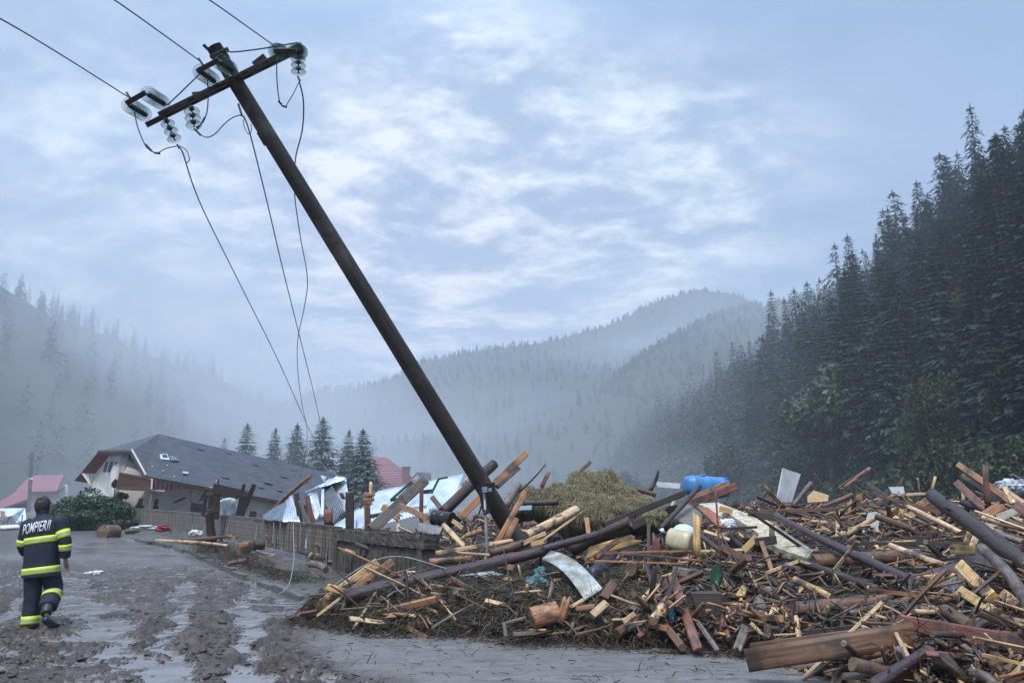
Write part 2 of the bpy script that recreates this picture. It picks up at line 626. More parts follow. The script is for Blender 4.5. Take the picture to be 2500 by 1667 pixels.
def far_tree_soup(spots, heights, seed, seg=6, layers=5, slim=0.17):
    """many small spruces in one mesh: stacked ragged skirts"""
    rng = np.random.default_rng(seed)
    n = len(spots)
    per_v, per_f = [], []
    Vs, Fs = [], []
    base = 0
    for v_ in range(6):
        V, Fc = [], []
        for L in range(layers):
            t = L / layers
            zt = 1.0 * (t + 1.55 / layers) if L < layers - 1 else 1.0
            zb = t * 0.92 + 0.02
            r = slim * (1 - t) ** 0.85 * rng.uniform(.7, 1.25)
            c0 = len(V); V.append((0, 0, min(1.0, zt)))
            for i in range(seg * 2):
                a = math.pi * i / seg + rng.uniform(-.2, .2) + L
                q = r * (1.0 if i % 2 == 0 else 0.38) * rng.uniform(.55, 1.4)
                V.append((q * math.cos(a), q * math.sin(a), zb + (0.0 if i % 2 == 0 else 0.05) + rng.uniform(-.02, .02)))
            for i in range(seg * 2):
                Fc.append((c0, c0 + 1 + i, c0 + 1 + (i + 1) % (seg * 2)))
        per_v.append(np.array(V)); per_f.append(np.array(Fc))
    for i in range(n):
        v = per_v[i % 6]; f = per_f[i % 6]
        h = heights[i]; a = rng.uniform(0, 6.28); w = rng.uniform(.8, 1.3)
        ca, sa = math.cos(a), math.sin(a)
        q = np.empty_like(v)
        q[:, 0] = (v[:, 0] * ca - v[:, 1] * sa) * h * w + spots[i][0]
        q[:, 1] = (v[:, 0] * sa + v[:, 1] * ca) * h * w + spots[i][1]
        q[:, 2] = v[:, 2] * h + spots[i][2]
        Vs.append(q); Fs.append(f + base); base += len(q)
    return np.concatenate(Vs), np.concatenate(Fs)


LOWV = [spruce_verts(1.0, .16 + .02 * k, 17, 6, 400 + k, 3, .35, .05, droop=.35, leaf=1.55) for k in range(5)]


def low_spruces(spots, heights, seed):
    """joined light spruces for the farther forest: each still made of drooping sprays"""
    rng = np.random.default_rng(seed)
    out = []
    for p, h in zip(spots, heights):
        v = LOWV[rng.integers(0, 5)]
        a = rng.uniform(0, 6.28); w = rng.uniform(.8, 1.35); ca, sa = math.cos(a), math.sin(a)
        q = np.empty_like(v)
        q[:, 0] = (v[:, 0] * ca - v[:, 1] * sa) * h * w + p[0]; q[:, 1] = (v[:, 0] * sa + v[:, 1] * ca) * h * w + p[1]; q[:, 2] = v[:, 2] * h + p[2]
        out.append(q)
    V = np.concatenate(out)
    return V, np.arange(len(V)).reshape(-1, 3)


def describe_xy(px):
    return "near the right edge" if px > 2250 else "above the white panel" if px > 1950 else "above the blue tank" if px > 1650 else "beyond the hay heap"


def build_forest():
    rng = np.random.default_rng(5)
    # right slope
    spots = []
    y = 42.0
    while y < 1700:
        step = 5.2 if y < 330 else 6.5 if y < 700 else 9.0
        x = 38.0
        while x < RIDGE_R_X + 16:
            xx = x + rng.uniform(-1.9, 1.9); yy = y + rng.uniform(-2.2, 2.2)
            foot = 36 + 9 * float(smoothstep(60, 200, yy))
            if xx > foot + 2.5:
                spots.append((xx, yy))
            x += step * 1.02
        y += step
    spots = np.array(spots)
    Z = terrain_h(spots[:, 0], spots[:, 1])
    H = rng.uniform(11, 21, len(spots)) * np.where(rng.uniform(0, 1, len(spots)) < .12, 1.15, 1)
    H = np.where(spots[:, 0] > RIDGE_R_X - 12, H * rng.uniform(.7, 1.42, len(spots)), H)
    items = []
    for (x, y), z, h in zip(spots, Z, H):
        if x > RIDGE_R_X - 10:
            if rng.uniform() < .42: continue
            h *= 1.15
        px, py = project((x, y, z + h))
        if px > 2720 or px < 1240: continue
        items.append((y, x, z, h, px, py))
    items.sort()
    near = items[:190] + [q for q in items[190:] if q[1] > RIDGE_R_X - 10 and q[0] < 620][:105]
    ids = {id(q) for q in near}
    far = [q for q in items if id(q) not in ids]
    for k, (y, x, z, h, px, py) in enumerate(near):
        cr, tr = SPRUCES[rng.integers(0, 5)]
        w = h / 20 * rng.uniform(.85, 1.5)
        t = (x - 40) / 66
        where = ("foot" if t < .25 else "lower part" if t < .5 else "upper part" if t < .8 else "crest")
        tall = "tall" if h > 19.5 else "short" if h < 15 else "medium"
        place_tree("spruce_tree", cr, tr, (x, y, z - .2), (w, w, h / 20), rng.uniform(0, 6.28),
                   f"{tall} {'broad' if w > 1.0 * h / 20 * 1.05 else 'slim'} spruce in the {'front' if y < 90 else 'middle' if y < 150 else 'farther'} {where} of the steep forest, {describe_xy(px)}", "tree", "spruces on the steep right-hand slope")
    V, Fc = low_spruces([(x, y, z) for (y, x, z, h, px, py) in far], [h for (y, x, z, h, px, py) in far], 9)
    tag(link("forest", mesh_np("forest", V, Fc, M_SPRUCEF)), "dark spruce forest running along the steep valley side into the mist", "forest", kind='stuff')
    # left slope
    spots = []
    y = 150.0
    while y < 900:
        x = -RIDGE_L_X - 8
        while x < -95:
            if rng.uniform() < .8:
                spots.append((x + rng.uniform(-4, 4), y + rng.uniform(-4, 4)))
            x += 9.5
        y += 9.0
    spots = np.array(spots)
    Z = terrain_h(spots[:, 0], spots[:, 1])
    H = rng.uniform(8, 14, len(spots))
    soup, crest = [], []
    for (x, y), z, h in zip(spots, Z, H):
        px, py = project((x, y, z + h))
        if px < -150 or z < 2: continue
        if x < -RIDGE_L_X + 7 and px < 760 and px > 0:
            crest.append((x, y, z, h * rng.uniform(.85, 1.35), px))
        else:
            soup.append((x, y, z, h))
    for (x, y, z, h, px) in crest[:120]:
        cr, tr = SPRUCES[rng.integers(0, 5)]
        where = "above the fire officer" if px < 230 else "above the slumped house" if px < 480 else "above the row of garden spruces"
        place_tree("spruce_tree", cr, tr, (x, y, z - .5), (h / 20 * 1.15, h / 20 * 1.15, h / 20), rng.uniform(0, 6.28),
                   f"{'tall' if h > 20 else 'small'} misty spruce on the far left ridge {where}", "tree", "misty spruces on the left ridge")
    V, Fc = low_spruces([s[:3] for s in soup[::2]], [s[3] for s in soup[::2]], 10)
    tag(link("forest", mesh_np("forest", V, Fc, M_SPRUCEF)), "misty spruce forest covering the left valley side", "forest", kind='stuff')
    # far hills
    for (hv, r_), th in HILLS:
        m_, n = hv.shape[:2]
        sp, hs = [], []
        for q in range(3400):
            j = r_.uniform(0, m_ - 1.001) ** 1.0; i = r_.uniform(0, n - 1.001)
            if q < 1100: j = 0.757 * (m_ - 1) + r_.normal(0, .35)
            j = min(max(j, 0), m_ - 1.001)
            j0, i0 = int(j), int(i); fj, fi = j - j0, i - i0
            p = (hv[j0, i0] * (1 - fj) * (1 - fi) + hv[j0, i0 + 1] * (1 - fj) * fi + hv[j0 + 1, i0] * fj * (1 - fi) + hv[j0 + 1, i0 + 1] * fj * fi)
            sp.append(tuple(p)); hs.append(th * r_.uniform(.6, 1.25))
        V, Fc = far_tree_soup(sp, hs, 30, 4, 3, 0.22)
        tag(link("forest", mesh_np("forest", V, Fc, M_SPRUCEF)), "distant spruce forest on the misty mountainside", "forest", kind='stuff')


build_forest()

# broad-leaved trees and bushes at the foot of the right slope
BUSH = [leafy_mesh("crown", 1, 1, 1.15, 5200, 0.060, 300 + i, M_LEAF2 if i == 0 else M_LEAF, 11) for i in range(3)]
for (px, py, Y, w, h, v, lab) in [
        (2285, 1165, 62, 2.6, 3.6, 1, "yellow-green broad-leaved tree at the forest foot near the right edge"),
        (2370, 1190, 60, 2.1, 2.3, 2, "dark shrub just right of the yellow-green tree at the forest foot"),
        (2490, 1195, 56, 3.0, 3.0, 1, "bright green bush at the right edge above the debris"),
        (2440, 1215, 57, 1.8, 1.5, 2, "low bush beneath the bright green bush at the right edge"),
        (2150, 1190, 90, 2.2, 3.2, 2, "slim shrub between the white panel and the yellow-green tree"),
        (2040, 1195, 100, 6.8, 8.0, 0, "large pale green broad-leaved tree standing above the white panel"),
        (1790, 1195, 135, 5.2, 6.6, 0, "round pale misty tree rising above the blue tank"),
        (1535, 1195, 180, 4.2, 5.0, 0, "faint round tree in the mist right of the hay heap"),
        (1700, 1200, 150, 4.0, 4.2, 0, "low pale tree left of the blue tank in the mist"),
        (1930, 1200, 105, 3.5, 4.0, 2, "dark low tree directly behind the white panel")]:
    p = P(px, py, Y)
    z = float(terrain_h(p.x, p.y))
    place_tree("broadleaf_tree", BUSH[v], cone_trunk(0.12, 1.2), (p.x, p.y, z - 0.3), (w, w, h), random.uniform(0, 6.28), lab, "tree", "broad-leaved trees along the forest foot")

# paler broad-leaved trees standing among the spruces
for i, (px, py, Y) in enumerate([(2420, 900, 110), (2290, 1010, 100), (2180, 900, 150), (2090, 1010, 140), (1960, 1060, 170), (1880, 1090, 200), (2350, 760, 140), (2450, 1060, 80), (2230, 1090, 90), (1640, 1130, 290)]):
    r_ = ray(px, py)
    ys_ = np.linspace(40, 700, 1300)
    th_ = terrain_h(r_.x * ys_, ys_)
    hit = np.nonzero((CAM_Z + r_.z * ys_ < th_ + 5) & (th_ > 4))[0]
    if not len(hit): continue
    Yh = float(ys_[hit[0]]); x_ = r_.x * Yh
    z = float(terrain_h(x_, Yh))
    w = random.uniform(1.7, 2.7)
    place_tree("broadleaf_tree", BUSH[i % 3], cone_trunk(.05, 1.0), (x_, Yh, z + 1.5), (w, w, w * 1.35), i * 1.1,
               ["pale leafy tree among the spruces high at the right edge", "pale leafy tree among the spruces above the yellow-green tree", "leafy tree halfway up the steep forest", "pale round tree low in the steep forest right of the big pale tree",
                "pale round tree left of the big pale broad-leaved tree", "small pale tree above the upright white panel's left side", "highest pale leafy tree on the steep slope", "leafy tree just above the bright green bush", "leafy tree left above the yellow-green tree", "faint leafy tree in the mist above the hay heap's right side"][i],
               "tree", "pale leafy trees among the spruces")

# row of garden spruces behind the slumped house
for i, (px, py, Y, w) in enumerate([(543, 1068, 95, .75), (607, 1034, 70, 1.0), (672, 1044, 70, .85), (725, 1033, 68, 1.0), (788, 1019, 66, 1.25), (848, 1050, 68, .95), (893, 1047, 64, 1.2)]):
    p = P(px, py, Y)
    z = float(terrain_h(p.x, p.y))
    h = p.z - z
    lab = ["smallest and farthest garden spruce behind the slumped house ridge", "second garden spruce from the left with a full wide crown",
           "slim garden spruce third from the left behind the grey roof", "garden spruce in the middle of the row, crossed by the hanging wires",
           "broadest garden spruce, just right of the hanging wires", "thin topped spruce between the two broadest garden spruces",
           "rightmost garden spruce, beside the red tiled roof"][i]
    place_tree("garden_spruce", GARDEN_SPRUCES[i % 3][0], GARDEN_SPRUCES[i % 3][1], (p.x, p.y, z), (h / 20 * w, h / 20 * w, h / 20),
               i * 1.3, lab, "tree", "row of garden spruces behind the house")

mist_bank((-135, 300, 25), (100, 270, 125), 0.015, 1.3)
mist_bank((-120, 520, 25), (120, 260, 90), 0.006, 6.3)
mist_bank((-40, 620, 30), (200, 170, 80), 0.0085, 4.7)
mist_bank((240, 860, 150), (260, 140, 120), 0.013, 8.1)
mist_bank((-110, 420, 8), (170, 120, 38), 0.009, 2.9)
mist_bank((60, 760, 90), (160, 120, 45), 0.007, 3.3)
mist_bank((-26, 74, 4), (38, 27, 24), 0.022, 7.7)
mist_bank((-20, 160, 6), (150, 118, 30), 0.0036, 5.5)

# undergrowth on the lower slope: ferns, brambles and saplings nobody could count
def build_undergrowth():
    rng = np.random.default_rng(31)
    n = 26000
    y = 46 + 150 * rng.uniform(0, 1, n) ** 1.5
    x = 37 + rng.uniform(0, 1, n) ** 1.3 * 42
    z = terrain_h(x, y)
    k = z > base_rise(x, y) + .2
    x, y, z = x[k], y[k], z[k]; n = len(x)
    p = np.stack([x, y, z + rng.uniform(0, 1.5, n) * fbm(x / 4, y / 4, 3, 5) * 1.6], 1)
    a = rng.normal(0, 1, (n, 3)); a /= np.linalg.norm(a, axis=1)[:, None]
    b_ = np.cross(a, rng.normal(0, 1, (n, 3))); b_ /= np.linalg.norm(b_, axis=1)[:, None]
    s1 = (.25 + y / 400)[:, None] * rng.uniform(.6, 1.4, (n, 1))
    V = np.stack([p + a * s1, p + b_ * s1 * .6, p - a * s1, p - b_ * s1 * .6], 1).reshape(-1, 3)
    m = foliage_mat("undergrowth", (0.022, 0.038, 0.016), (0.060, 0.080, 0.032), .6, .35)
    tag(link("undergrowth", mesh_np("undergrowth", V, np.arange(len(V)).reshape(-1, 4), m)), "dark green undergrowth covering the foot of the forest slope", "undergrowth", kind='stuff')


build_undergrowth()
# ================================================================== PILE SHAPE (used by ground and debris)
_edge_px = [(700, 1512), (770, 1524), (900, 1546), (1100, 1556), (1250, 1566), (1400, 1573), (1600, 1586), (1800, 1598), (1930, 1625), (2010, 1650), (2080, 1690), (2250, 1740), (2550, 1830)]
EDGE = [tuple(G(a, b_)[:2]) for a, b_ in _edge_px]
EDGE += [(10, 4.4), (34, 3.6)]
PILE = EDGE + [(60, 48), (34, 50), (12, 47), (-1, 42), (-5.5, 32), (-7.6, 26), (-6.1, 22.4), (-4.4, 19.9), (-1.55, 15.2), (-2.2, 13.6), (-3.1, 12.2)]


def inside(X, Y, poly):
    c = np.zeros(np.shape(X), bool)
    n = len(poly)
    for i in range(n):
        x1, y1 = poly[i]; x2, y2 = poly[(i + 1) % n]
        cond = ((y1 > Y) != (y2 > Y)) & (X < (x2 - x1) * (Y - y1) / (y2 - y1 + 1e-12) + x1)
        c ^= cond
    return c


def pile_h(X, Y):
    X = np.asarray(X, float); Y = np.asarray(Y, float)
    d = poly_dist(X, Y, PILE + [PILE[0]])
    ins = inside(X, Y, PILE)
    d = np.where(ins, d, 0)
    h = 0.40 * (1 - np.exp(-d / 0.35)) + 0.150 * d
    cap = 1.78 + 0.35 * (fbm(X / 3.2, Y / 3.2, 3, 77) - 0.5) * 2 * 0.8
    h = cap * (1 - np.exp(-h / cap * 1.25)) * 0.98
    # lower behind the wall where the sheet metal lies
    lo = smoothstep(-1.0, -3.5, X) * smoothstep(17, 20, Y)
    h = h * (1 - 0.45 * lo)
    h = h + 0.10 * (fbm(X / 0.7, Y / 0.7, 3, 78) - 0.5) * 2 * np.clip(d * 2, 0, 1)
    return np.where(ins, np.maximum(h, 0.0), -0.2) + base_rise(X, Y) * 0.6


_ty = np.geomspace(4.5, 60, 900)
_gx0, _gy0, _gs = -14.0, 2.5, 0.12
_GX, _GY = np.meshgrid(np.arange(_gx0, 44, _gs), np.arange(_gy0, 62, _gs))
_GH = pile_h(_GX, _GY)
_GI = inside(_GX, _GY, PILE)


def pile_z(X, Y):
    """height of the heap, looked up"""
    fx = np.clip((np.asarray(X, float) - _gx0) / _gs, 0, _GH.shape[1] - 1.001); fy = np.clip((np.asarray(Y, float) - _gy0) / _gs, 0, _GH.shape[0] - 1.001)
    i, j = fx.astype(int), fy.astype(int); a, b_ = fx - i, fy - j
    return (_GH[j, i] * (1 - a) + _GH[j, i + 1] * a) * (1 - b_) + (_GH[j + 1, i] * (1 - a) + _GH[j + 1, i + 1] * a) * b_


def on_pile(X, Y):
    i = int(min(max((X - _gx0) / _gs, 0), _GI.shape[1] - 1)); j = int(min(max((Y - _gy0) / _gs, 0), _GI.shape[0] - 1))
    return bool(_GI[j, i])


def pile_hit(px, py):
    """where the line of sight through a photo point meets the heap"""
    r = ray(px, py)
    z = CAM_Z + r.z * _ty
    h = pile_z(r.x * _ty, _ty)
    k = np.nonzero(z < np.maximum(h, 0))[0]
    return float(_ty[k[0]]) if len(k) else None


# ================================================================== NEAR GROUND: mud road, silt, kerb, wet channels
KERB = [tuple(G(a, b_, 0.05)[:2]) for a, b_ in [(820, 1490), (740, 1458), (672, 1434), (600, 1408), (545, 1388), (470, 1362), (400, 1346), (330, 1336), (262, 1322), (236, 1310), (250, 1302)]]
CH1 = [tuple(G(a, b_)[:2]) for a, b_ in [(165, 1410), (190, 1450), (215, 1490), (250, 1530), (290, 1575), (330, 1620), (380, 1680)]]
CH2 = [tuple(G(a, b_)[:2]) for a, b_ in [(455, 1372), (545, 1398), (640, 1430), (700, 1458), (745, 1478), (690, 1500), (600, 1480)]]
CH3 = [tuple(G(a, b_)[:2]) for a, b_ in [(180, 1300), (300, 1330), (380, 1352), (250, 1345), (200, 1365), (330, 1368), (460, 1375)]]
CH4 = [tuple(G(a, b_)[:2]) for a, b_ in [(480, 1655), (560, 1660)]]
CH5 = [tuple(G(a, b_)[:2]) for a, b_ in [(655, 1652), (700, 1660)]]
SILT = [tuple(G(a, b_)[:2]) for a, b_ in [(760, 1535), (900, 1552), (2100, 1602), (2500, 1640), (2500, 1740), (1000, 1740), (930, 1640), (800, 1590)]]


def ground_fields(X, Y):
    # warped distances give ragged margins
    wx = X + 0.5 * (fbm(X / .5, Y / .8, 3, 31) - .5); wy = Y + 1.3 * (fbm(X / .7, Y / 1.2, 3, 32) - .5)
    rise = base_rise(X, Y)
    # side of the kerb: positive on the pavement side
    dk = poly_dist(X, Y, KERB)
    kp = np.array(KERB)
    kx = np.interp(Y, kp[:-2, 1], kp[:-2, 0])
    side = X - kx
    pav = smoothstep(-0.05, 0.06, side) * smoothstep(12.0, 12.6, Y)
    silt = np.where(inside(wx, wy, SILT), 1.0, 0.0)
    ds = poly_dist(wx, wy, SILT + [SILT[0]])
    silt = np.clip(np.where(silt > 0, 0.5 + ds / 1.2, 0.5 - ds / 1.2), 0, 1)
    silt = smoothstep(0.2, 0.8, silt)
    g = lambda ch, w: np.exp(-(poly_dist(wx, wy, ch) / w) ** 2)
    wet = np.clip(g(CH1, 0.28) * 1.0 + g(CH2, 0.30) * 1.0 + g(CH3, 2.3) * 1.0 + g(CH4, .2) + g(CH5, .2), 0, 1)
    wet = wet * (1 - pav)
    road = smoothstep(17, 24, Y) * smoothstep(0.2, -0.6, side)            # thin wet film over the road farther back
    # churned mud
    q = fbm(X / 0.55, Y / 0.40, 5, 41, 0.62)
    q2 = fbm(X / 0.17, Y / 0.15, 4, 42, 0.7)
    clod = np.abs(fbm(X / 0.32 + 5, Y / 0.24, 4, 43, 0.6) - .5) * 2
    q3 = 1 - np.abs(fbm(X / .20 + Y * .6, Y / .12, 4, 44, .65) - .5) * 2
    rough = 0.11 * (q - .5) + 0.13 * (q2 - .5) + 0.05 * (clod - .25) + 0.09 * (q3 ** 3 - .55)
    # wheel ruts running away along the road
    rut = 0
    for (ax, ay, bx, by) in [(-3.1, 7.2, -7.2, 17.5), (-2.2, 7.0, -5.6, 17.0), (-5.6, 7.5, -10.5, 18)]:
        dr = poly_dist(wx, wy, [(ax, ay), (bx, by)])
        rut = rut - 0.080 * np.exp(-(dr / 0.17) ** 2) + 0.045 * np.exp(-((dr - 0.3) / 0.13) ** 2)
    rough = rough + rut
    fade = 1 - 0.62 * smoothstep(17, 28, Y) - 0.25 * smoothstep(-8, -14, X) * 0
    band = 0.6 + 0.4 * smoothstep(.38, .6, fbm(X / 1.9 + 4, Y / 1.6, 3, 61))     # calmer and rougher stretches
    hm = rough * fade * band * .72
    ripple = 0.016 * (fbm(X / 1.6 + Y * .1, Y / 0.13, 3, 51) - .5) + 0.012 * (fbm(X / 0.5, Y / 0.3, 3, 52) - .5)
    scrape = -0.026 * smoothstep(.62, .75, fbm(X / 2.8 - Y * .2, Y / 0.22, 3, 53))
    hs = 0.015 + ripple + scrape
    hp = 0.085 + 0.07 * (fbm(X / 0.5, Y / 0.5, 4, 54) - .5) + 0.02 * (fbm(X / .12, Y / .12, 3, 55) - .5)
    h = hm * (1 - silt) + hs * silt
    h = h * (1 - pav) + hp * pav
    # kerb stones show as a low broken ledge
    level = -0.024 + 0.012 * (fbm(X / 3, Y / 3, 2, 60) - .5) + .022 * (fbm(X / .45, Y / .40, 3, 66) - .5)
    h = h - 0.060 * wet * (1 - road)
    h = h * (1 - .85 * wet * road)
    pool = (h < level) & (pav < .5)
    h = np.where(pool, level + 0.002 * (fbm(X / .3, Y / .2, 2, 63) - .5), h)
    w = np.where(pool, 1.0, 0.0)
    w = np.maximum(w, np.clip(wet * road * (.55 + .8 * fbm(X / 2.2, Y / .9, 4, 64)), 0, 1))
    return h + rise, w, silt, pav


def ground_z(x, y):
    h, *_ = ground_fields(np.array([float(x)]), np.array([float(y)]))
    return float(h[0])


def build_ground():
    ys = np.concatenate([np.arange(-4, 4.6, 0.4), 4.6 * 1.0062 ** np.arange(0, 425)])
    ys = ys[ys < 64]
    us = np.concatenate([-np.geomspace(2.2, .84, 10)[:-1], np.arange(-.84, .10, .0027), np.arange(.10, .84, .006), np.geomspace(.84, 2.2, 10)])
    U, Y = np.meshgrid(us, ys)
    X = U * np.maximum(Y, 5.0) * 1.0
    h, w, silt, pav = ground_fields(X, Y)
    me = mesh_np("ground", np.stack([X.ravel(), Y.ravel(), h.ravel()], 1), grid_faces(len(us), len(ys)))
    smooth_me(me)
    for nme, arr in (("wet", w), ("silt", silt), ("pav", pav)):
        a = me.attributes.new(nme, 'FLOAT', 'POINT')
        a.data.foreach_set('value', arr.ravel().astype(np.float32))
    m, b, pr, out = newmat("muddy_ground")
    att = lambda n: b.n('ShaderNodeAttribute', attribute_name=n).outputs['Fac']
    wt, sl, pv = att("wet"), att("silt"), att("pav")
    pos = b.n('ShaderNodeNewGeometry').outputs['Position']
    n1 = b.noise(pos, 2.2, 6, 0.65); n2 = b.noise(pos, 14.0, 5, 0.7); n3 = b.noise(b.mapping(pos, (0.5, 3.0, 1)), 5.0, 5, 0.7)
    n4 = b.noise(pos, 55.0, 3, 0.6)
    mud = b.mix(b.smooth(n1, .35, .65), (0.056, 0.040, 0.030), (0.130, 0.102, 0.084))
    mud = b.mix(b.smooth(n2, .50, .70), mud, (0.030, 0.022, 0.016))
    mud = b.mix(b.math('MULTIPLY', b.smooth(n2, .44, .28), .8), mud, (0.19, 0.172, 0.165))
    silt_c = b.mix(b.smooth(n3, .3, .7), (0.165, 0.152, 0.143), (0.27, 0.255, 0.245))
    silt_c = b.mix(b.math('MULTIPLY', b.smooth(n3, .57, .68), .75), silt_c, (0.075, 0.066, 0.058))
    n5 = b.noise(b.mapping(pos, (.8, 2.8, 1), rot=(0, 0, .12)), 2.2, 7, .7, .5)
    silt_c = b.mix(b.math('MULTIPLY', b.smooth(n5, .54, .66), .45), silt_c, (0.10, 0.088, 0.078))
    silt_c = b.mix(b.math('MULTIPLY', b.smooth(n2, .62, .74), .55), silt_c, (0.06, 0.052, 0.045))
    pav_c = b.mix(b.smooth(n1, .4, .6), (0.085, 0.078, 0.060), (0.145, 0.132, 0.112))
    pav_c = b.mix(b.smooth(n2, .55, .72), pav_c, (0.05, 0.055, 0.030))
    c = b.mix(sl, mud, silt_c); c = b.mix(pv, c, pav_c)
    c = b.mix(b.math('MULTIPLY', wt, .8), c, (0.225, 0.212, 0.212))  # pale silty film, lightened further to imitate the bright sky reflection
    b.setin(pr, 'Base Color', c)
    rgh = b.math('MULTIPLY_ADD', n2, .45, .14)
    rgh = b.mix(sl, rgh, b.math('MULTIPLY_ADD', n3, .30, .24))
    rgh = b.mix(wt, rgh, (.13, .13, .13))
    b.setin(pr, 'Roughness', rgh)
    pr.inputs['IOR'].default_value = 1.38
    hh = b.math('ADD', b.math('MULTIPLY', n2, .6), b.math('MULTIPLY', n4, .45))
    hh = b.math('ADD', hh, b.math('MULTIPLY', n3, .35))
    hh = b.math('SUBTRACT', hh, b.math('MULTIPLY', b.smooth(n5, .54, .64), .15))
    hh = b.math('MULTIPLY', hh, b.math('SUBTRACT', 1.0, b.math('MULTIPLY', wt, .96)))
    bump(b, pr, hh, .9, .05)
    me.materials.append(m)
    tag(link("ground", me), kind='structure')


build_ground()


def build_kerb():
    """broken kerb stones showing out of the mud, and the shallow edge round the old road corner"""
    mk = simple_mat("wet_concrete", (0.15, 0.145, 0.135), .5, (0.09, 0.085, 0.075), 6, bump_s=.4)
    root = empty("kerb", (KERB[0][0], KERB[0][1], 0)); tag(root, kind='structure')
    rng = np.random.default_rng(3)
    k = 0
    for (a, b_) in zip(KERB[:-4], KERB[1:-3]):
        a, b_ = np.array(a), np.array(b_)
        L = np.hypot(*(b_ - a)); n = max(1, int(L / 1.0))
        for i in range(n):
            if rng.uniform() < .22: continue
            p0 = a + (b_ - a) * (i + .02) / n; p1 = a + (b_ - a) * (i + .98) / n
            mid = (p0 + p1) / 2; ang = math.atan2(*(p1 - p0)[::-1])
            l = np.hypot(*(p1 - p0))
            me = box_mesh("kerb_stone", l, .13, .26, mk, bevel=.015)
            o = link("kerb_stone", me, root)
            o.location = (mid[0] - KERB[0][0], mid[1] - KERB[0][1], float(base_rise(0, mid[1])) - .03 + rng.uniform(-.03, .012))
            o.rotation_euler = (rng.uniform(-.05, .05), rng.uniform(-.03, .03), ang)
            k += 1


def box_mesh(name, lx, ly, lz, mat, bevel=0.0, cx=0, cy=0, cz=0):
    bm = bmesh.new()
    bmesh.ops.create_cube(bm, size=1.0)
    bmesh.ops.scale(bm, vec=(lx, ly, lz), verts=bm.verts)
    if bevel:
        bmesh.ops.bevel(bm, geom=bm.edges[:], offset=bevel, segments=1, affect='EDGES')
    bmesh.ops.translate(bm, vec=(cx, cy, cz), verts=bm.verts)
    me = bpy.data.meshes.new(name); bm.to_mesh(me); bm.free()
    if mat: me.materials.append(mat)
    return me


build_kerb()
# ================================================================== WOOD
def wood_mat(name, kind='sawn'):
    m, b, pr, out = newmat(name)
    tc = b.n('ShaderNodeTexCoord').outputs['Object']
    oi = b.n('ShaderNodeObjectInfo')
    rv = b.vmath('ADD', tc, b.n('ShaderNodeCombineXYZ', i_0=b.math('MULTIPLY', oi.outputs['Random'], 37.0)).outputs[0])
    pos = b.n('ShaderNodeNewGeometry').outputs['Position']
    if kind == 'stuff':
        base = b.n('ShaderNodeAttribute', attribute_name="tint").outputs['Color']
        rv = pos
    else:
        base = oi.outputs['Color']
    if kind == 'bark':
        g = b.noise(b.mapping(rv, (2.0, 9, 9)), 2.2, 6, .7)
        patch = b.noise(b.mapping(rv, (1, 2.2, 2.2)), 2.6, 4, .6)
        c = b.mix(b.smooth(g, .3, .7), b.mix(1.0, base, (.55, .5, .5), 'MULTIPLY'), b.mix(1.0, base, (1.35, 1.3, 1.3), 'MULTIPLY'))
        c = b.mix(b.smooth(patch, .60, .70), c, (0.13, 0.055, 0.030))
        pr.inputs['Roughness'].default_value = .45
        h = g; bs, bd = .8, .02
    else:
        g = b.noise(b.mapping(rv, (1.1, 22, 22)), 1.6, 5, .65, .3)
        g2 = b.noise(b.mapping(rv, (2.5, 60, 60)), 1.0, 3, .6)
        st = b.noise(rv, 3.0, 4, .6)
        c = b.mix(b.smooth(g, .32, .68), b.mix(1.0, base, (.62, .58, .55), 'MULTIPLY'), b.mix(1.0, base, (1.22, 1.2, 1.18), 'MULTIPLY'))
        c = b.mix(b.math('MULTIPLY', b.smooth(g2, .6, .75), .5), c, b.mix(1.0, base, (.4, .34, .3), 'MULTIPLY'))
        c = b.mix(b.math('MULTIPLY', b.smooth(st, .52, .72), .7), c, (0.075, 0.052, 0.036))
        pr.inputs['Roughness'].default_value = .55
        h = b.math('ADD', b.math('MULTIPLY', g, .6), b.math('MULTIPLY', g2, .4)); bs, bd = .45, .01
    mudn = b.noise(pos, 2.3, 5, .65)
    c = b.mix(b.math('MULTIPLY', b.smooth(mudn, .50, .62), .85), c, (0.052, 0.040, 0.032))
    b.setin(pr, 'Base Color', c)
    bump(b, pr, h, bs, bd)
    return m


M_WOOD = wood_mat("sawn_wood")
M_BARKW = wood_mat("log_bark", 'bark')
M_SCRAP = wood_mat("scrap_wood", 'stuff')
m_, b_, p_, o_ = newmat("cut_end")
_tc = b_.n('ShaderNodeTexCoord').outputs['Object']
_sp = b_.n('ShaderNodeSeparateXYZ'); b_.setin(_sp, 0, _tc)
_rr = b_.math('POWER', b_.math('ADD', b_.math('MULTIPLY', _sp.outputs[1], _sp.outputs[1]), b_.math('MULTIPLY', _sp.outputs[2], _sp.outputs[2])), .5)
_ring = b_.math('SINE', b_.math('MULTIPLY', _rr, 420.0))
b_.setin(p_, 'Base Color', b_.mix(b_.math('MULTIPLY_ADD', _ring, .25, b_.math('MULTIPLY', b_.noise(_tc, 9, 4, .6), .8)), (0.22, 0.145, 0.090), (0.06, 0.042, 0.030)))
p_.inputs['Roughness'].default_value = .6
M_END = m_

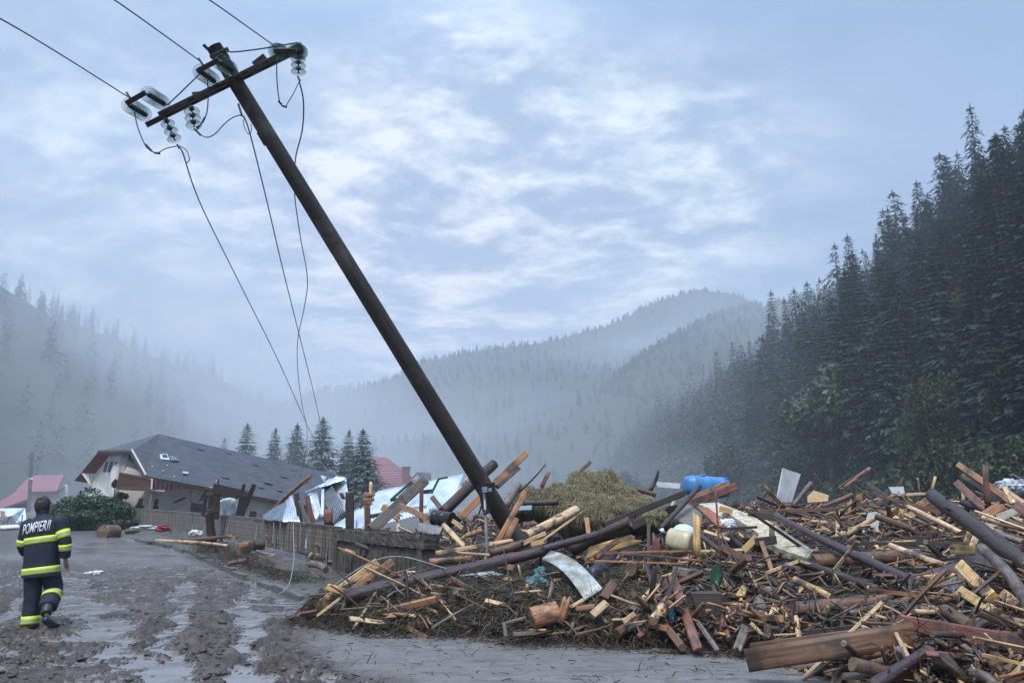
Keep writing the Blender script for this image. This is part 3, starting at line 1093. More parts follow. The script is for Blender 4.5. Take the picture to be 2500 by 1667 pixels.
COLOURS = {
    'pale': (0.66, 0.47, 0.27), 'yellow': (0.62, 0.40, 0.165), 'orange': (0.37, 0.185, 0.088), 'red': (0.225, 0.095, 0.070),
    'grey': (0.185, 0.155, 0.130), 'dark': (0.052, 0.036, 0.030), 'brown': (0.17, 0.092, 0.052), 'purple': (0.060, 0.040, 0.045),
    'green': (0.03, 0.09, 0.07)}
CWORD = {'pale': 'pale fresh', 'yellow': 'yellow pine', 'orange': 'orange brown', 'red': 'red-brown painted', 'grey': 'grey weathered',
         'dark': 'dark wet', 'brown': 'muddy brown', 'purple': 'dark purplish wet'}


def board_mesh(L, w, t, seed, splinter=0.5, bend=0.0, name="board"):
    """plank along local X with splintered ends"""
    rng = np.random.default_rng(seed)
    nx, ny = 4, 5
    xs = np.linspace(-L / 2, L / 2, nx); ys = np.linspace(-w / 2, w / 2, ny)
    jag0 = rng.uniform(-1, 1, ny) * w * splinter * rng.choice([.3, 1.0]); jag1 = rng.uniform(-1, 1, ny) * w * splinter * rng.choice([.3, 1.0])
    V = []
    for i, x in enumerate(xs):
        for k, z in enumerate((-t / 2, t / 2)):
            for j, y in enumerate(ys):
                xx = x + (jag0[j] if i == 0 else jag1[j] if i == nx - 1 else 0)
                bz = bend * L * ((2 * x / L) ** 2 - .4)
                ee = 1 - .04 * (rng.uniform() if i in (0, nx - 1) else 0)
                V.append((xx, y * ee, z + bz + rng.uniform(-.04, .04) * t))
    F = []
    per = ny * 2
    def idx(i, k, j): return i * per + k * ny + j
    for i in range(nx - 1):
        for j in range(ny - 1):
            F.append((idx(i, 1, j), idx(i + 1, 1, j), idx(i + 1, 1, j + 1), idx(i, 1, j + 1)))
            F.append((idx(i, 0, j), idx(i, 0, j + 1), idx(i + 1, 0, j + 1), idx(i + 1, 0, j)))
        F.append((idx(i, 0, 0), idx(i + 1, 0, 0), idx(i + 1, 1, 0), idx(i, 1, 0)))
        F.append((idx(i, 0, ny - 1), idx(i, 1, ny - 1), idx(i + 1, 1, ny - 1), idx(i + 1, 0, ny - 1)))
    for j in range(ny - 1):
        F.append((idx(0, 0, j), idx(0, 1, j), idx(0, 1, j + 1), idx(0, 0, j + 1)))
        F.append((idx(nx - 1, 0, j), idx(nx - 1, 0, j + 1), idx(nx - 1, 1, j + 1), idx(nx - 1, 1, j)))
    return mesh_np(name, V, F, M_WOOD)


def beam_mesh(L, w, t, seed, name="beam"):
    """squared timber with worn arrises; ends sawn slightly askew"""
    rng = np.random.default_rng(seed)
    c = min(w, t) * .10
    sec = [(-w / 2 + c, -t / 2), (w / 2 - c, -t / 2), (w / 2, -t / 2 + c), (w / 2, t / 2 - c), (w / 2 - c, t / 2), (-w / 2 + c, t / 2), (-w / 2, t / 2 - c), (-w / 2, -t / 2 + c)]
    V, F = [], []
    sk0, sk1 = rng.uniform(-.35, .35, 2), rng.uniform(-.35, .35, 2)
    for i, x in enumerate(np.linspace(-L / 2, L / 2, 4)):
        s_ = 1 + rng.uniform(-.03, .03)
        for (y, z) in sec:
            xx = x + (sk0[0] * y + sk0[1] * z if i == 0 else sk1[0] * y + sk1[1] * z if i == 3 else 0)
            V.append((xx, y * s_ + rng.uniform(-.02, .02) * w, z * s_ + rng.uniform(-.02, .02) * t))
    for i in range(3):
        for j in range(8):
            k = (j + 1) % 8
            F.append((i * 8 + j, i * 8 + k, (i + 1) * 8 + k, (i + 1) * 8 + j))
    me = bpy.data.meshes.new(name)
    me.from_pydata([tuple(v) for v in V], [], F + [tuple(range(7, -1, -1)), tuple(range(24, 32))])
    me.materials.append(M_WOOD)
    me.update()
    return me


def log_mesh(L, r0, r1, seed, bend=0.02, seg=12, n=9, name="log", mat=None, knots=3, end=None, rough=.06):
    rng = np.random.default_rng(seed)
    V, F = [], []
    ph = rng.uniform(0, 6.28); br = rng.normal(0, 1, 2)
    for i in range(n):
        t = i / (n - 1); x = -L / 2 + L * t
        r = r0 + (r1 - r0) * t
        oy = bend * L * math.sin(t * 3.14 + br[0] * .3) * math.cos(ph); oz = bend * L * math.sin(t * 3.14 * 1.3) * math.sin(ph)
        for j in range(seg):
            a = 6.28318 * j / seg
            q = r * (1 + rough * math.sin(2 * a + ph) + rng.uniform(-rough, rough) * .7)
            V.append((x + (rng.uniform(-.15, .15) * r if i in (0, n - 1) else 0), oy + q * math.cos(a), oz + q * math.sin(a)))
    for i in range(n - 1):
        for j in range(seg):
            k = (j + 1) % seg
            F.append((i * seg + j, (i + 1) * seg + j, (i + 1) * seg + k, i * seg + k))
    nf = len(F)
    caps = [tuple(range(0, seg)), tuple(range(len(V) - 1, len(V) - seg - 1, -1))]
    kn = []
    for _ in range(knots):                      # branch stubs
        x = rng.uniform(-.42, .42) * L; a = rng.uniform(0, 6.28); t = x / L + .5
        r = r0 + (r1 - r0) * t
        d = np.array([.5, math.cos(a), math.sin(a)]); u = np.array([0, -math.sin(a), math.cos(a)]); b0 = len(V)
        c = np.array([x, r * .8 * math.cos(a), r * .8 * math.sin(a)]); w = np.cross(d, u)
        for (s_, q) in ((0, .22 * r), (r * rng.uniform(.5, 1.0), .13 * r)):
            for j in range(4):
                an = j * 1.5708
                V.append(tuple(c + d * s_ + q * (math.cos(an) * u + math.sin(an) * w)))
        for j in range(4):
            k = (j + 1) % 4
            kn.append((b0 + j, b0 + k, b0 + 4 + k, b0 + 4 + j))
        kn.append((b0 + 4, b0 + 5, b0 + 6, b0 + 7))
    me = bpy.data.meshes.new(name)
    me.from_pydata([tuple(v) for v in V], [], F + caps + kn)
    me.materials.append(mat or M_BARKW); me.materials.append(end or M_END)
    me.polygons[nf].material_index = 1; me.polygons[nf + 1].material_index = 1
    sm = np.ones(len(me.polygons), bool); sm[nf:] = False
    me.polygons.foreach_set('use_smooth', sm)
    me.update()
    return me


def tube_mesh(name, pts, r, seg=6, mat=None, r_end=None, caps=True):
    pts = [Vector(p) for p in pts]
    V, F = [], []
    n = len(pts)
    up = Vector((0, 0, 1))
    prev = None
    for i, p in enumerate(pts):
        t = (pts[min(i + 1, n - 1)] - pts[max(i - 1, 0)])
        if t.length < 1e-9: t = Vector((0, 0, 1))
        t.normalize()
        if prev is None:
            a = t.cross(up) if abs(t.dot(up)) < .95 else t.cross(Vector((1, 0, 0)))
        else:
            a = prev - t * prev.dot(t)
        a.normalize(); prev = a
        b2 = t.cross(a)
        rr = (r[i] if isinstance(r, (list, tuple)) else (r if r_end is None else r + (r_end - r) * i / (n - 1)))
        for j in range(seg):
            an = 6.28318 * j / seg
            V.append(tuple(p + (a * math.cos(an) + b2 * math.sin(an)) * rr))
    for i in range(n - 1):
        for j in range(seg):
            k = (j + 1) % seg
            F.append((i * seg + j, i * seg + k, (i + 1) * seg + k, (i + 1) * seg + j))
    if caps:
        F.append(tuple(range(seg - 1, -1, -1))); F.append(tuple(range((n - 1) * seg, n * seg)))
    me = bpy.data.meshes.new(name)
    me.from_pydata(V, [], F)
    if mat: me.materials.append(mat)
    me.polygons.foreach_set('use_smooth', np.ones(len(me.polygons), bool))
    me.update()
    return me


def spline(pts, n=8):
    """Catmull-Rom through the points"""
    pts = [Vector(p) for p in pts]
    out = []
    for i in range(len(pts) - 1):
        p0 = pts[max(i - 1, 0)]; p1 = pts[i]; p2 = pts[i + 1]; p3 = pts[min(i + 2, len(pts) - 1)]
        for k in range(n):
            t = k / n
            out.append(.5 * ((2 * p1) + (p2 - p0) * t + (2 * p0 - 5 * p1 + 4 * p2 - p3) * t * t + (-p0 + 3 * p1 - 3 * p2 + p3) * t ** 3))
    out.append(pts[-1])
    return out


def frame_between(a, b, face=None, roll=0.0):
    """matrix whose X runs from a to b, Z (the broad face) turned towards 'face'"""
    a, b = Vector(a), Vector(b)
    x = (b - a).normalized()
    f = Vector(face) if face is not None else (Vector((0, 0, CAM_Z)) - (a + b) / 2)
    z = f - x * f.dot(x)
    if z.length < 1e-4: z = Vector((0, 0, 1)) - x * x.z
    z.normalize()
    z = Matrix.Rotation(roll, 3, x) @ z
    y = z.cross(x)
    m = Matrix((x, y, z)).transposed().to_4x4()
    m.translation = (a + b) / 2
    return m


def cB(u, v): return (750 + .3934 * u, 1050 + .3934 * v)
def cC(u, v): return (1250 + .3935 * u, 1050 + .3935 * v)
def cD(u, v): return (1850 + .3935 * u, 1050 + .3935 * v)
def cE(u, v): return (250 + .2551 * u, 50 + .2551 * v)
def cG(u, v): return (150 + .2551 * u, 1030 + .2551 * v)
def cH(u, v): return (650 + .1913 * u, 1130 + .1913 * v)
def cA(u, v): return (.4571 * u, 950 + .4571 * v)


HERO_N = [0]
KEEP = []
_base_of = {'board': 'broken_board', 'beam': 'timber_beam', 'log': 'log', 'batten': 'wood_batten', 'stick': 'stick', 'post': 'fence_post'}


def hero(kind, crop, p1, p2, w, colour, label, Y=None, thick=None, roll=0.0, taper=1.0, cat=None, lift=0.0, name=None, bend=None, splinter=.5):
    """a traced piece: w is its apparent width in crop units; Y its distance(s), or None to let it rest on the heap"""
    a = crop(*p1); b = crop(*p2)
    Ya = Yb = None
    if Y is not None:
        Ya, Yb = (Y if isinstance(Y, tuple) else (Y, Y))
    if Ya is None:
        Ya = pile_hit(*a)
        if Ya is not None: Ya -= .18 + lift
    if Yb is None:
        Yb = pile_hit(*b)
        if Yb is not None: Yb -= .18 + lift
    if Y is not None and max(Ya or 0, Yb or 0) < 16 and crop in (cB, cC, cD):
        ha, hb = pile_hit(*a), pile_hit(*b)
        if ha is not None and Ya is not None: Ya = min(Ya, ha - .14)
        if hb is not None and Yb is not None: Yb = min(Yb, hb - .14)
    if Ya is None and Yb is None: Ya = Yb = 24.0
    if Ya is None: Ya = Yb
    if Yb is None: Yb = Ya
    lim = 1.7 * abs(math.hypot(a[0] - b[0], a[1] - b[1])) / F_PX * min(Ya, Yb) + .25
    if abs(Ya - Yb) > lim:                       # a piece cannot reach much deeper than it is long
        if Ya < Yb: Yb = Ya + lim
        else: Ya = Yb + lim
    A, B = P(a[0], a[1], Ya), P(b[0], b[1], Yb)
    KEEP.append((a[0], a[1], b[0], b[1], w * .2))
    sc = {cB: .3934, cC: .3935, cD: .3935, cE: .2551, cG: .2551, cH: .1913, cA: .4571}[crop]
    W = w * sc / F_PX * (Ya + Yb) / 2
    L = (B - A).length
    HERO_N[0] += 1
    sd = 900 + HERO_N[0]
    if kind == 'board':
        me = board_mesh(L, W, thick or max(.02, min(.04, W * .25)), sd, splinter if W < .2 else splinter * .4, bend or 0, "board")
    elif kind == 'beam' or kind == 'post':
        me = beam_mesh(L, W, thick or W * .8, sd)
    elif kind == 'batten':
        me = board_mesh(L, W, thick or W * .6, sd, .6, bend or 0, "batten")
    elif kind == 'stick':
        me = log_mesh(L, W / 2, W / 2 * .6 * taper, sd, bend if bend is not None else .03, 6, 7, "stick", knots=1)
    else:
        me = log_mesh(L, W / 2, W / 2 * taper, sd, bend if bend is not None else .006, 14, 12, "log", knots=0 if name == 'log_stump' else 5)
    o = link(name or _base_of[kind], me)
    o.matrix_world = frame_between(A, B, roll=roll)
    c = COLOURS[colour]
    rr = random.Random(sd)
    k = rr.uniform(.88, 1.12)
    o.color = (min(1, c[0] * k), min(1, c[1] * k), min(1, c[2] * k), 1)
    tag(o, label, kind='thing', cat=cat or {'board': 'board', 'beam': 'beam', 'log': 'log', 'batten': 'batten', 'stick': 'stick', 'post': 'post'}[kind])
    return o
# ================================================================== BUILDINGS, WALL, FENCE
def slab(name, pts, th, mat, parent=None, away=None, world=True):
    """a flat polygon with real thickness (th, pushed away from the viewer side)"""
    pts = [Vector(p) for p in pts]
    c = sum(pts, Vector()) / len(pts)
    n = Vector()
    for i in range(len(pts)):
        a, b = pts[i] - c, pts[(i + 1) % len(pts)] - c
        n += a.cross(b)
    n.normalize()
    ref = away if away is not None else (c - Vector((0, 0, CAM_Z)))
    if n.dot(ref) < 0: n = -n
    org = parent.location if parent is not None else Vector((0, 0, 0))
    V = [tuple(p - org) for p in pts] + [tuple(p + n * th - org) for p in pts]
    k = len(pts)
    F = [tuple(range(k)), tuple(range(2 * k - 1, k - 1, -1))] + [(i, i + k, (i + 1) % k + k, (i + 1) % k) for i in range(k)]
    me = bpy.data.meshes.new(name); me.from_pydata(V, [], F); me.materials.append(mat)
    me.update()
    bm = bmesh.new(); bm.from_mesh(me); bmesh.ops.recalc_face_normals(bm, faces=bm.faces)
    bmesh.ops.triangulate(bm, faces=[f for f in bm.faces if len(f.verts) > 4]); bm.to_mesh(me); bm.free()
    return link(name, me, parent)


def bar(name, a, b, w, t, mat, parent=None, face=None):
    a, b = Vector(a), Vector(b)
    me = box_mesh(name, (b - a).length, w, t, mat)
    o = link(name, me, parent)
    m = frame_between(a, b, face)
    if parent is not None: m.translation -= parent.location
    o.matrix_local = m
    return o


def lerp(a, b, t): return a + (b - a) * t


M_PLASTER = simple_mat("dirty_plaster", (0.62, 0.55, 0.49), .85, (0.42, 0.365, 0.32), .7, bump_s=.3)
M_WHITEP = simple_mat("white_plaster", (0.82, 0.82, 0.79), .8, (0.58, 0.56, 0.50), .8, bump_s=.2)
M_ROOF = simple_mat("grey_shingle", (0.085, 0.090, 0.105), .62, (0.055, 0.058, 0.068), 1.3, bump_s=.6, bump_d=.03, stretch=(1, 1, 3))
_b = NB(M_ROOF.node_tree)
_sp = _b.n('ShaderNodeSeparateXYZ'); _b.setin(_sp, 0, _b.n('ShaderNodeTexCoord').outputs['Object'])
_nz = _b.noise(_b.n('ShaderNodeTexCoord').outputs['Object'], 1.5, 4, .6)
_w = _b.math('FRACT', _b.math('ADD', _b.math('MULTIPLY', _sp.outputs[2], 3.1), _b.math('ADD', _b.math('MULTIPLY', _sp.outputs[0], .88), _b.math('MULTIPLY', _nz, .8))))
bump(_b, next(n for n in M_ROOF.node_tree.nodes if n.type == 'BSDF_PRINCIPLED'), _b.math('ADD', _w, _b.math('MULTIPLY', _nz, 1.5)), .45, .03)
M_ROOF2 = simple_mat("grey_shingle_course", (0.092, 0.097, 0.112), .62, (0.065, 0.068, 0.08), 1.1)
M_SOFFIT = simple_mat("brown_soffit", (0.17, 0.075, 0.05), .6, (0.10, 0.045, 0.035), 2, stretch=(1, 6, 1))
M_BALC = simple_mat("brown_balcony_wood", (0.15, 0.075, 0.055), .6, (0.09, 0.045, 0.035), 3)
M_DARKGLASS = simple_mat("dark_glass", (0.02, 0.025, 0.03), .12, (0.03, 0.035, 0.04), 2)
M_REDROOF = simple_mat("red_tile_sheet", (0.30, 0.115, 0.135), .5, (0.24, 0.09, 0.11), 1.0)
M_WHITE = simple_mat("white_paint", (0.78, 0.79, 0.80), .45, (0.62, 0.63, 0.63), 2.5)
M_BRICKC = simple_mat("red_chimney", (0.26, 0.09, 0.07), .8, (0.18, 0.06, 0.05), 4)
M_METAL = simple_mat("zinc_sheet", (0.60, 0.66, 0.72), .34, (0.42, 0.46, 0.50), 2.0, metal=.55, spec=.6)
M_METALW = simple_mat("white_zinc_sheet", (0.72, 0.80, 0.86), .30, (0.50, 0.56, 0.60), 2.0, metal=.25, spec=.7)
M_METALD = simple_mat("dull_zinc_sheet", (0.25, 0.29, 0.33), .42, (0.15, 0.17, 0.19), 2.5, metal=.5)
M_RUSTW = simple_mat("greenish_frame", (0.02, 0.075, 0.06), .5, (0.012, 0.04, 0.035), 5)
M_CHAR = simple_mat("charred_wood", (0.018, 0.013, 0.012), .8, (0.036, 0.022, 0.018), 5, bump_s=.7)
M_FENCE = simple_mat("weathered_fence_wood", (0.23, 0.215, 0.195), .75, (0.075, 0.065, 0.055), 6, stretch=(3, 3, .6), bump_s=.4)
M_FENCEB = simple_mat("brown_fence_wood", (0.165, 0.125, 0.10), .7, (0.07, 0.045, 0.035), 6, stretch=(3, 3, .6), bump_s=.4)
M_CONC = None


def build_house():
    O = P(*cG(590, 900), 44.5); O.z = .6
    r = empty("house", O, "white and beige chalet slumped on its side with a huge grey roof", "house")
    g = lambda u, v, Y: P(*cG(u, v), Y)
    # roof
    ea, eb = g(805, 515, 43), g(2420, 812, 51.5)
    ra, rb = g(935, 115, 49), g(2720, 520, 59)
    hipR = g(672, 272, 44.3)
    roof = slab("roof", [hipR, ra, rb, eb, ea], .22, M_ROOF, r)
    hip = slab("roof_hip", [g(342, 285, 45.8), g(672, 278, 44.32), g(935, 113, 49.02)], .18, M_ROOF2, r)
    nrm = (ea - ra).cross(rb - ra).normalized()
    if nrm.y > 0: nrm = -nrm
    rng_ = random.Random(6)
    for i in range(12):                      # lifted and slipped strips of shingle
        t = rng_.uniform(.06, .94); u0 = rng_.uniform(.03, .85)
        a = lerp(lerp(ra, rb, u0), lerp(ea, eb, u0), t); b = lerp(lerp(ra, rb, u0 + .05), lerp(ea, eb, u0 + .05), t + rng_.uniform(-.004, .004))
        bar("shingle_strip", a + nrm * .006, a + (b - a) * rng_.uniform(.4, 1.0) + nrm * .01, .26, .02, M_ROOF, r, face=nrm)
    # bargeboards
    bar("bargeboard", hipR + nrm * .06, ea + nrm * .06, .10, .06, M_PLASTER, r)
    bar("gutter", ea - Vector((0, .02, .10)), eb - Vector((0, .02, .10)), .14, .10, M_BALC, r)
    # left slope seen from beneath
    slab("eave_soffit", [g(345, 292, 45.9), g(462, 308, 45.7), g(318, 492, 48.5), g(195, 490, 49.2), g(242, 582, 50.3), g(122, 562, 51.0)], .2, M_SOFFIT, r)
    slab("eave_soffit", [g(345, 288, 45.75), g(668, 285, 44.5), g(655, 305, 45.4), g(458, 310, 45.9)], .12, M_SOFFIT, r)
    # walls
    slab("gable_wall", [g(455, 306, 46.0), g(576, 304, 45.6), g(492, 740, 45.8), g(250, 700, 49.2), g(300, 520, 49.0)], .3, M_WHITEP, r)
    slab("gable_return", [g(576, 304, 45.62), g(645, 302, 45.4), g(590, 560, 45.3), g(520, 600, 45.75)], .2, M_PLASTER, r)
    slab("flared_eave_board", [g(190, 488, 49.0), g(320, 492, 48.6), g(322, 518, 48.6), g(262, 520, 48.8), g(275, 606, 48.6)], .12, M_WHITEP, r)
    slab("long_wall", [g(560, 600, 43.7), g(640, 430, 43.9), g(900, 520, 44.2), g(2380, 780, 51.6), g(2380, 1010, 51.6), g(575, 985, 43.6)], .3, M_PLASTER, r)
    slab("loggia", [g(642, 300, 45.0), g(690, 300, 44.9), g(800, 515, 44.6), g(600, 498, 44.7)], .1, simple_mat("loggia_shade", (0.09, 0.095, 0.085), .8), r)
    # balcony
    fr = [g(556, 490, 42.6), g(866, 545, 42.9), g(862, 640, 42.9), g(524, 624, 42.6)]
    b = bar("balcony_rail", fr[0], fr[1], .12, .10, M_BALC, r)
    bar("balcony_rail", fr[3], fr[2], .16, .12, M_BALC, r)
    bar("balcony_ledge", g(515, 640, 42.8), g(990, 658, 43.6), .10, .25, M_PLASTER, r)
    for i in range(26):
        t = (i + .5) / 26
        bar("balcony_slat", lerp(fr[0], fr[1], t), lerp(fr[3], fr[2], t), .085, .03, M_BALC, r)
    f2 = [g(872, 548, 43.2), g(1075, 590, 44.0), g(1060, 655, 44.0), g(872, 636, 43.2)]
    for i in range(14):
        t = (i + .5) / 14
        bar("balcony_slat", lerp(f2[0], f2[1], t), lerp(f2[3], f2[2], t), .12, .03, M_CHAR if i % 3 == 0 else M_BALC, r)
    bar("corner_post", g(868, 540, 42.8), g(862, 642, 42.8), .08, .08, M_WHITE, r)
    # windows
    def window(pts, Y, frame_m=M_BALC, slim=.09):
        p = [g(u, v, Y) for u, v in pts]
        w = slab("window", p, .06, frame_m, r)
        c = sum(p, Vector()) / 4
        q = [lerp(x, c, .17) - Vector((0, .03, 0)) for x in p]
        pane = slab("pane", [v - O for v in q], .02, M_DARKGLASS)
        pane.parent = w
        return w
    window([(1240, 765), (1372, 782), (1360, 872), (1228, 856)], 45.3)
    window([(1805, 848), (1868, 852), (1860, 912), (1790, 908)], 47.9)
    window([(742, 728), (778, 730), (762, 800), (722, 798)], 43.65)
    window([(893, 735), (930, 738), (915, 806), (886, 802)], 44.1)
    bar("flower_box", g(715, 808, 43.5), g(780, 812, 43.5), .16, .2, M_CHAR, r)
    bar("flower_box", g(880, 816, 43.9), g(922, 818, 43.9), .16, .2, M_CHAR, r)
    bar("drainpipe", g(862, 680, 43.9), g(838, 825, 43.9), .09, .09, M_PLASTER, r)
    bar("drainpipe", g(1240, 655, 45.2), g(1236, 770, 45.2), .07, .07, M_BALC, r)
    bar("wall_crack", g(1075, 770, 44.6), g(1190, 722, 45.1), .12, .02, M_CHAR, r)
    for (u0, u1) in ((425, 405), (466, 446), (518, 500)):
        slab("slit_window", [g(u0, 378, 45.72), g(u0 + 20, 378, 45.70), g(u1 + 14, 480, 45.9), g(u1 - 10, 480, 45.95)], .05, M_ROOF2, r)
    # damaged skylight and loose bits lying on the roof
    def on_roof(u, v):
        rr = ray(*cG(u, v)); o = Vector((0, 0, CAM_Z))
        t = (ra - o).dot(nrm) / rr.dot(nrm)
        return o + rr * t + nrm * .08
    sk = slab("skylight", [on_roof(940, 320), on_roof(1005, 312), on_roof(1030, 372), on_roof(950, 362)], .08, M_WHITE, r)
    pn = slab("pane", [p - O + nrm * .02 for p in (on_roof(955, 328), on_roof(998, 322), on_roof(1012, 352), on_roof(962, 350))], .02, M_DARKGLASS); pn.parent = sk
    slab("skylight", [on_roof(1035, 335), on_roof(1085, 340), on_roof(1120, 378), on_roof(1045, 376)], .08, M_METALD, r)
    slab("loose_shingle", [on_roof(1155, 482), on_roof(1215, 488), on_roof(1205, 505), on_roof(1160, 500)], .05, M_METAL, r)
    for (u, v) in ((860, 432), (965, 472), (1000, 420), (1070, 525), (1420, 632), (1475, 566), (850, 550)):
        slab("loose_shingle", [on_roof(u, v), on_roof(u + 13, v + 2), on_roof(u + 10, v + 7), on_roof(u - 1, v + 6)], .05, M_WHITE, r)


build_house()


def small_house(O, label, roofs, walls, extra, cat="house"):
    r = empty("house", O, label, cat)
    for nm, pts, th, m in roofs + walls: slab(nm, pts, th, m, r)
    for e in extra: e(r)
    return r


def build_far_houses():
    p = lambda x, y, Y: P(x, y, Y)
    # red roof by the garden spruces, with a chimney
    def ch(r):
        bar("chimney", p(991, 1190, 87.6), p(991, 1141, 87.6), 1.25 * .6, .8, M_BRICKC, r, face=Vector((0, -1, 0)))
        bar("chimney_cap", p(991, 1143, 87.6), p(991, 1139, 87.6), .95, .95, M_BRICKC, r, face=Vector((0, -1, 0)))
        for i in range(14):
            t = (i + 1) / 15
            a = lerp(p(905, 1116, 90), p(905, 1207, 86), t); b = lerp(p(943, 1116, 90), p(1052, 1202, 86), t)
            bar("roof_rib", a, b, .12, .06, M_REDROOF, r)
    small_house(p(960, 1210, 88), "red sheet-roofed house with a red chimney behind the garden spruces",
                [("roof", [p(890, 1115, 90), p(943, 1115, 90), p(1058, 1205, 86), p(880, 1210, 86)], .3, M_REDROOF)],
                [("wall", [p(890, 1200, 88), p(1055, 1200, 88), p(1055, 1235, 88), p(890, 1235, 88)], .3, M_PLASTER)], [ch])
    def w2(r):
        slab("window", [p(1026, 1163, 119.5), p(1034, 1163, 119.5), p(1034, 1172, 119.5), p(1026, 1172, 119.5)], .1, M_DARKGLASS, r)
        bar("chimney", p(1059, 1175, 120), p(1059, 1160, 120), .4, .4, M_PLASTER, r)
    small_house(p(1030, 1200, 120), "small white gabled house with grey roof, right of the red chimney",
                [("roof", [p(1000, 1171, 119), p(1018, 1152, 119), p(1023, 1152, 119), p(1044, 1171, 119), p(1040, 1172, 119), p(1020, 1156, 119), p(1004, 1172, 119)], .5, M_ROOF),
                 ("roof", [p(1021, 1152, 119.6), p(1052, 1154, 122), p(1054, 1174, 121), p(1042, 1172, 119.8)], .3, M_ROOF)],
                [("wall", [p(1004, 1172, 120), p(1020, 1155, 120), p(1042, 1172, 120), p(1042, 1200, 120), p(1004, 1200, 120)], .4, M_WHITEP)], [w2])
    # pink-red roofed house at the far left
    crI = lambda u, v: (u * .2934, 1100 + v * .2934)
    q = lambda u, v, Y: P(*crI(u, v), Y)
    small_house(q(330, 400, 82), "long faded red-roofed house behind the bush at the left",
                [("roof", [q(250, 205, 84), q(530, 200, 84), q(470, 335, 80), q(120, 345, 80)], .25, M_REDROOF),
                 ("roof_end", [q(530, 200, 84), q(585, 275, 83), q(470, 335, 80.1)], .2, M_ROOF)],
                [("wall", [q(130, 340, 81), q(560, 280, 82), q(560, 430, 82), q(130, 470, 81)], .3, M_WHITEP)], [])
    small_house(q(100, 470, 72), "dark red lean-to barn in front of the faded red roof",
                [("roof", [q(-60, 460, 74), q(125, 345, 76), q(245, 345, 75), q(235, 400, 72), q(20, 475, 72)], .2, M_REDROOF)],
                [("wall", [q(10, 470, 72.6), q(240, 355, 75), q(220, 520, 73), q(10, 520, 72.6)], .25, simple_mat("dark_barn_wood", (0.07, 0.045, 0.045), .8))], [])
    # thin electricity pole with cross-arms and wire at the far left
    t = empty("utility_pole", q(235, 500, 66), "thin grey concrete utility pole behind the fire officer's head", "pole")
    bar("shaft", q(238, 510, 66), q(266, 20, 66), .30, .3, simple_mat("pale_concrete", (0.22, 0.21, 0.21), .8), t)
    bar("cross_arm", q(225, 62, 66), q(262, 56, 66), .08, .08, M_METALD, t)
    bar("insulator", q(262, 225, 66), q(262, 240, 66), .25, .25, M_WHITE, t)
    wre = tube_mesh("wire", [P(*crI(u, v), Y) - Vector(t.location) for (u, v, Y) in ((258, 58, 66), (180, 72, 60), (90, 92, 54), (0, 108, 48))], .02, 5, M_METALD)
    link("wire", wre, t)
    wre = tube_mesh("wire", [P(*crI(u, v), Y) - Vector(t.location) for (u, v, Y) in ((262, 128, 66), (340, 165, 80), (420, 180, 92), (540, 190, 105))], .025, 5, M_METALD)
    link("wire", wre, t)
    # banner-covered wreckage under the barn
    M_BAN = simple_mat("printed_banner", (0.72, 0.80, 0.84), .5, (0.30, 0.42, 0.50), 1.6, detail=6)
    bn = tag(slab("banner_sheet", [q(-20, 478, 44), q(210, 476, 45), q(222, 590, 44.5), q(130, 598, 44.2), q(100, 540, 44), q(40, 550, 43.8), q(-20, 545, 43.8)], .05, M_BAN), "crumpled white printed sheet leaning on wreckage at the left edge", "banner")
    pinkm = simple_mat("faded_pink", (0.45, 0.22, 0.20), .6)
    s = slab("printed_patch", [q(2, 498, 43.7), q(40, 502, 43.7), q(44, 545, 43.6), q(6, 548, 43.6)], .02, pinkm); s.parent = bn
    r = empty("wrecked_cart", q(60, 600, 42), "grey metal wreckage lying under the printed sheet at the left edge", "wreckage")
    for (a, b2, w) in (((0, 560), (90, 548), 10), ((20, 605), (95, 545), 9), ((95, 540), (180, 600), 8), ((60, 610), (70, 560), 8), ((180, 600), (188, 530), 8), ((0, 602), (60, 575), 12), ((120, 610), (175, 590), 10)):
        bar("strut", q(*a, 42), q(*b2, 42), w * .0066, .06, M_METAL if w > 9 else M_METALD, r)
    tag(slab("plastic_sheet", [q(0, 620, 40), q(150, 612, 40.5), q(165, 632, 39), q(40, 642, 38.6), q(0, 640, 38.6)], .06, M_WHITE), "flat white plastic sheet on the ground below the grey wreckage", "sheet")


build_far_houses()


def leafbank(name, spots, label, mat, cat="bush"):
    """bush built of several leafy boughs"""
    r = empty(name, spots[0][0], label, cat)
    for i, (c, rx, rz) in enumerate(spots):
        me = leafy_mesh("bough", rx, rx * .8, rz, 4200, .075, 700 + i, mat, 10)
        link("bough", me, r, loc=Vector(c) - Vector(spots[0][0]))
        bark = cone_trunk(.05, rz * 1.2); bark.name = "stem"
        link("stem", bark, r, loc=Vector(c) - Vector(spots[0][0]))
    return r


def gz(px, py, Y, dz=0.0):
    p = P(px, py, Y); p.z = float(base_rise(0, Y)) + dz
    return p


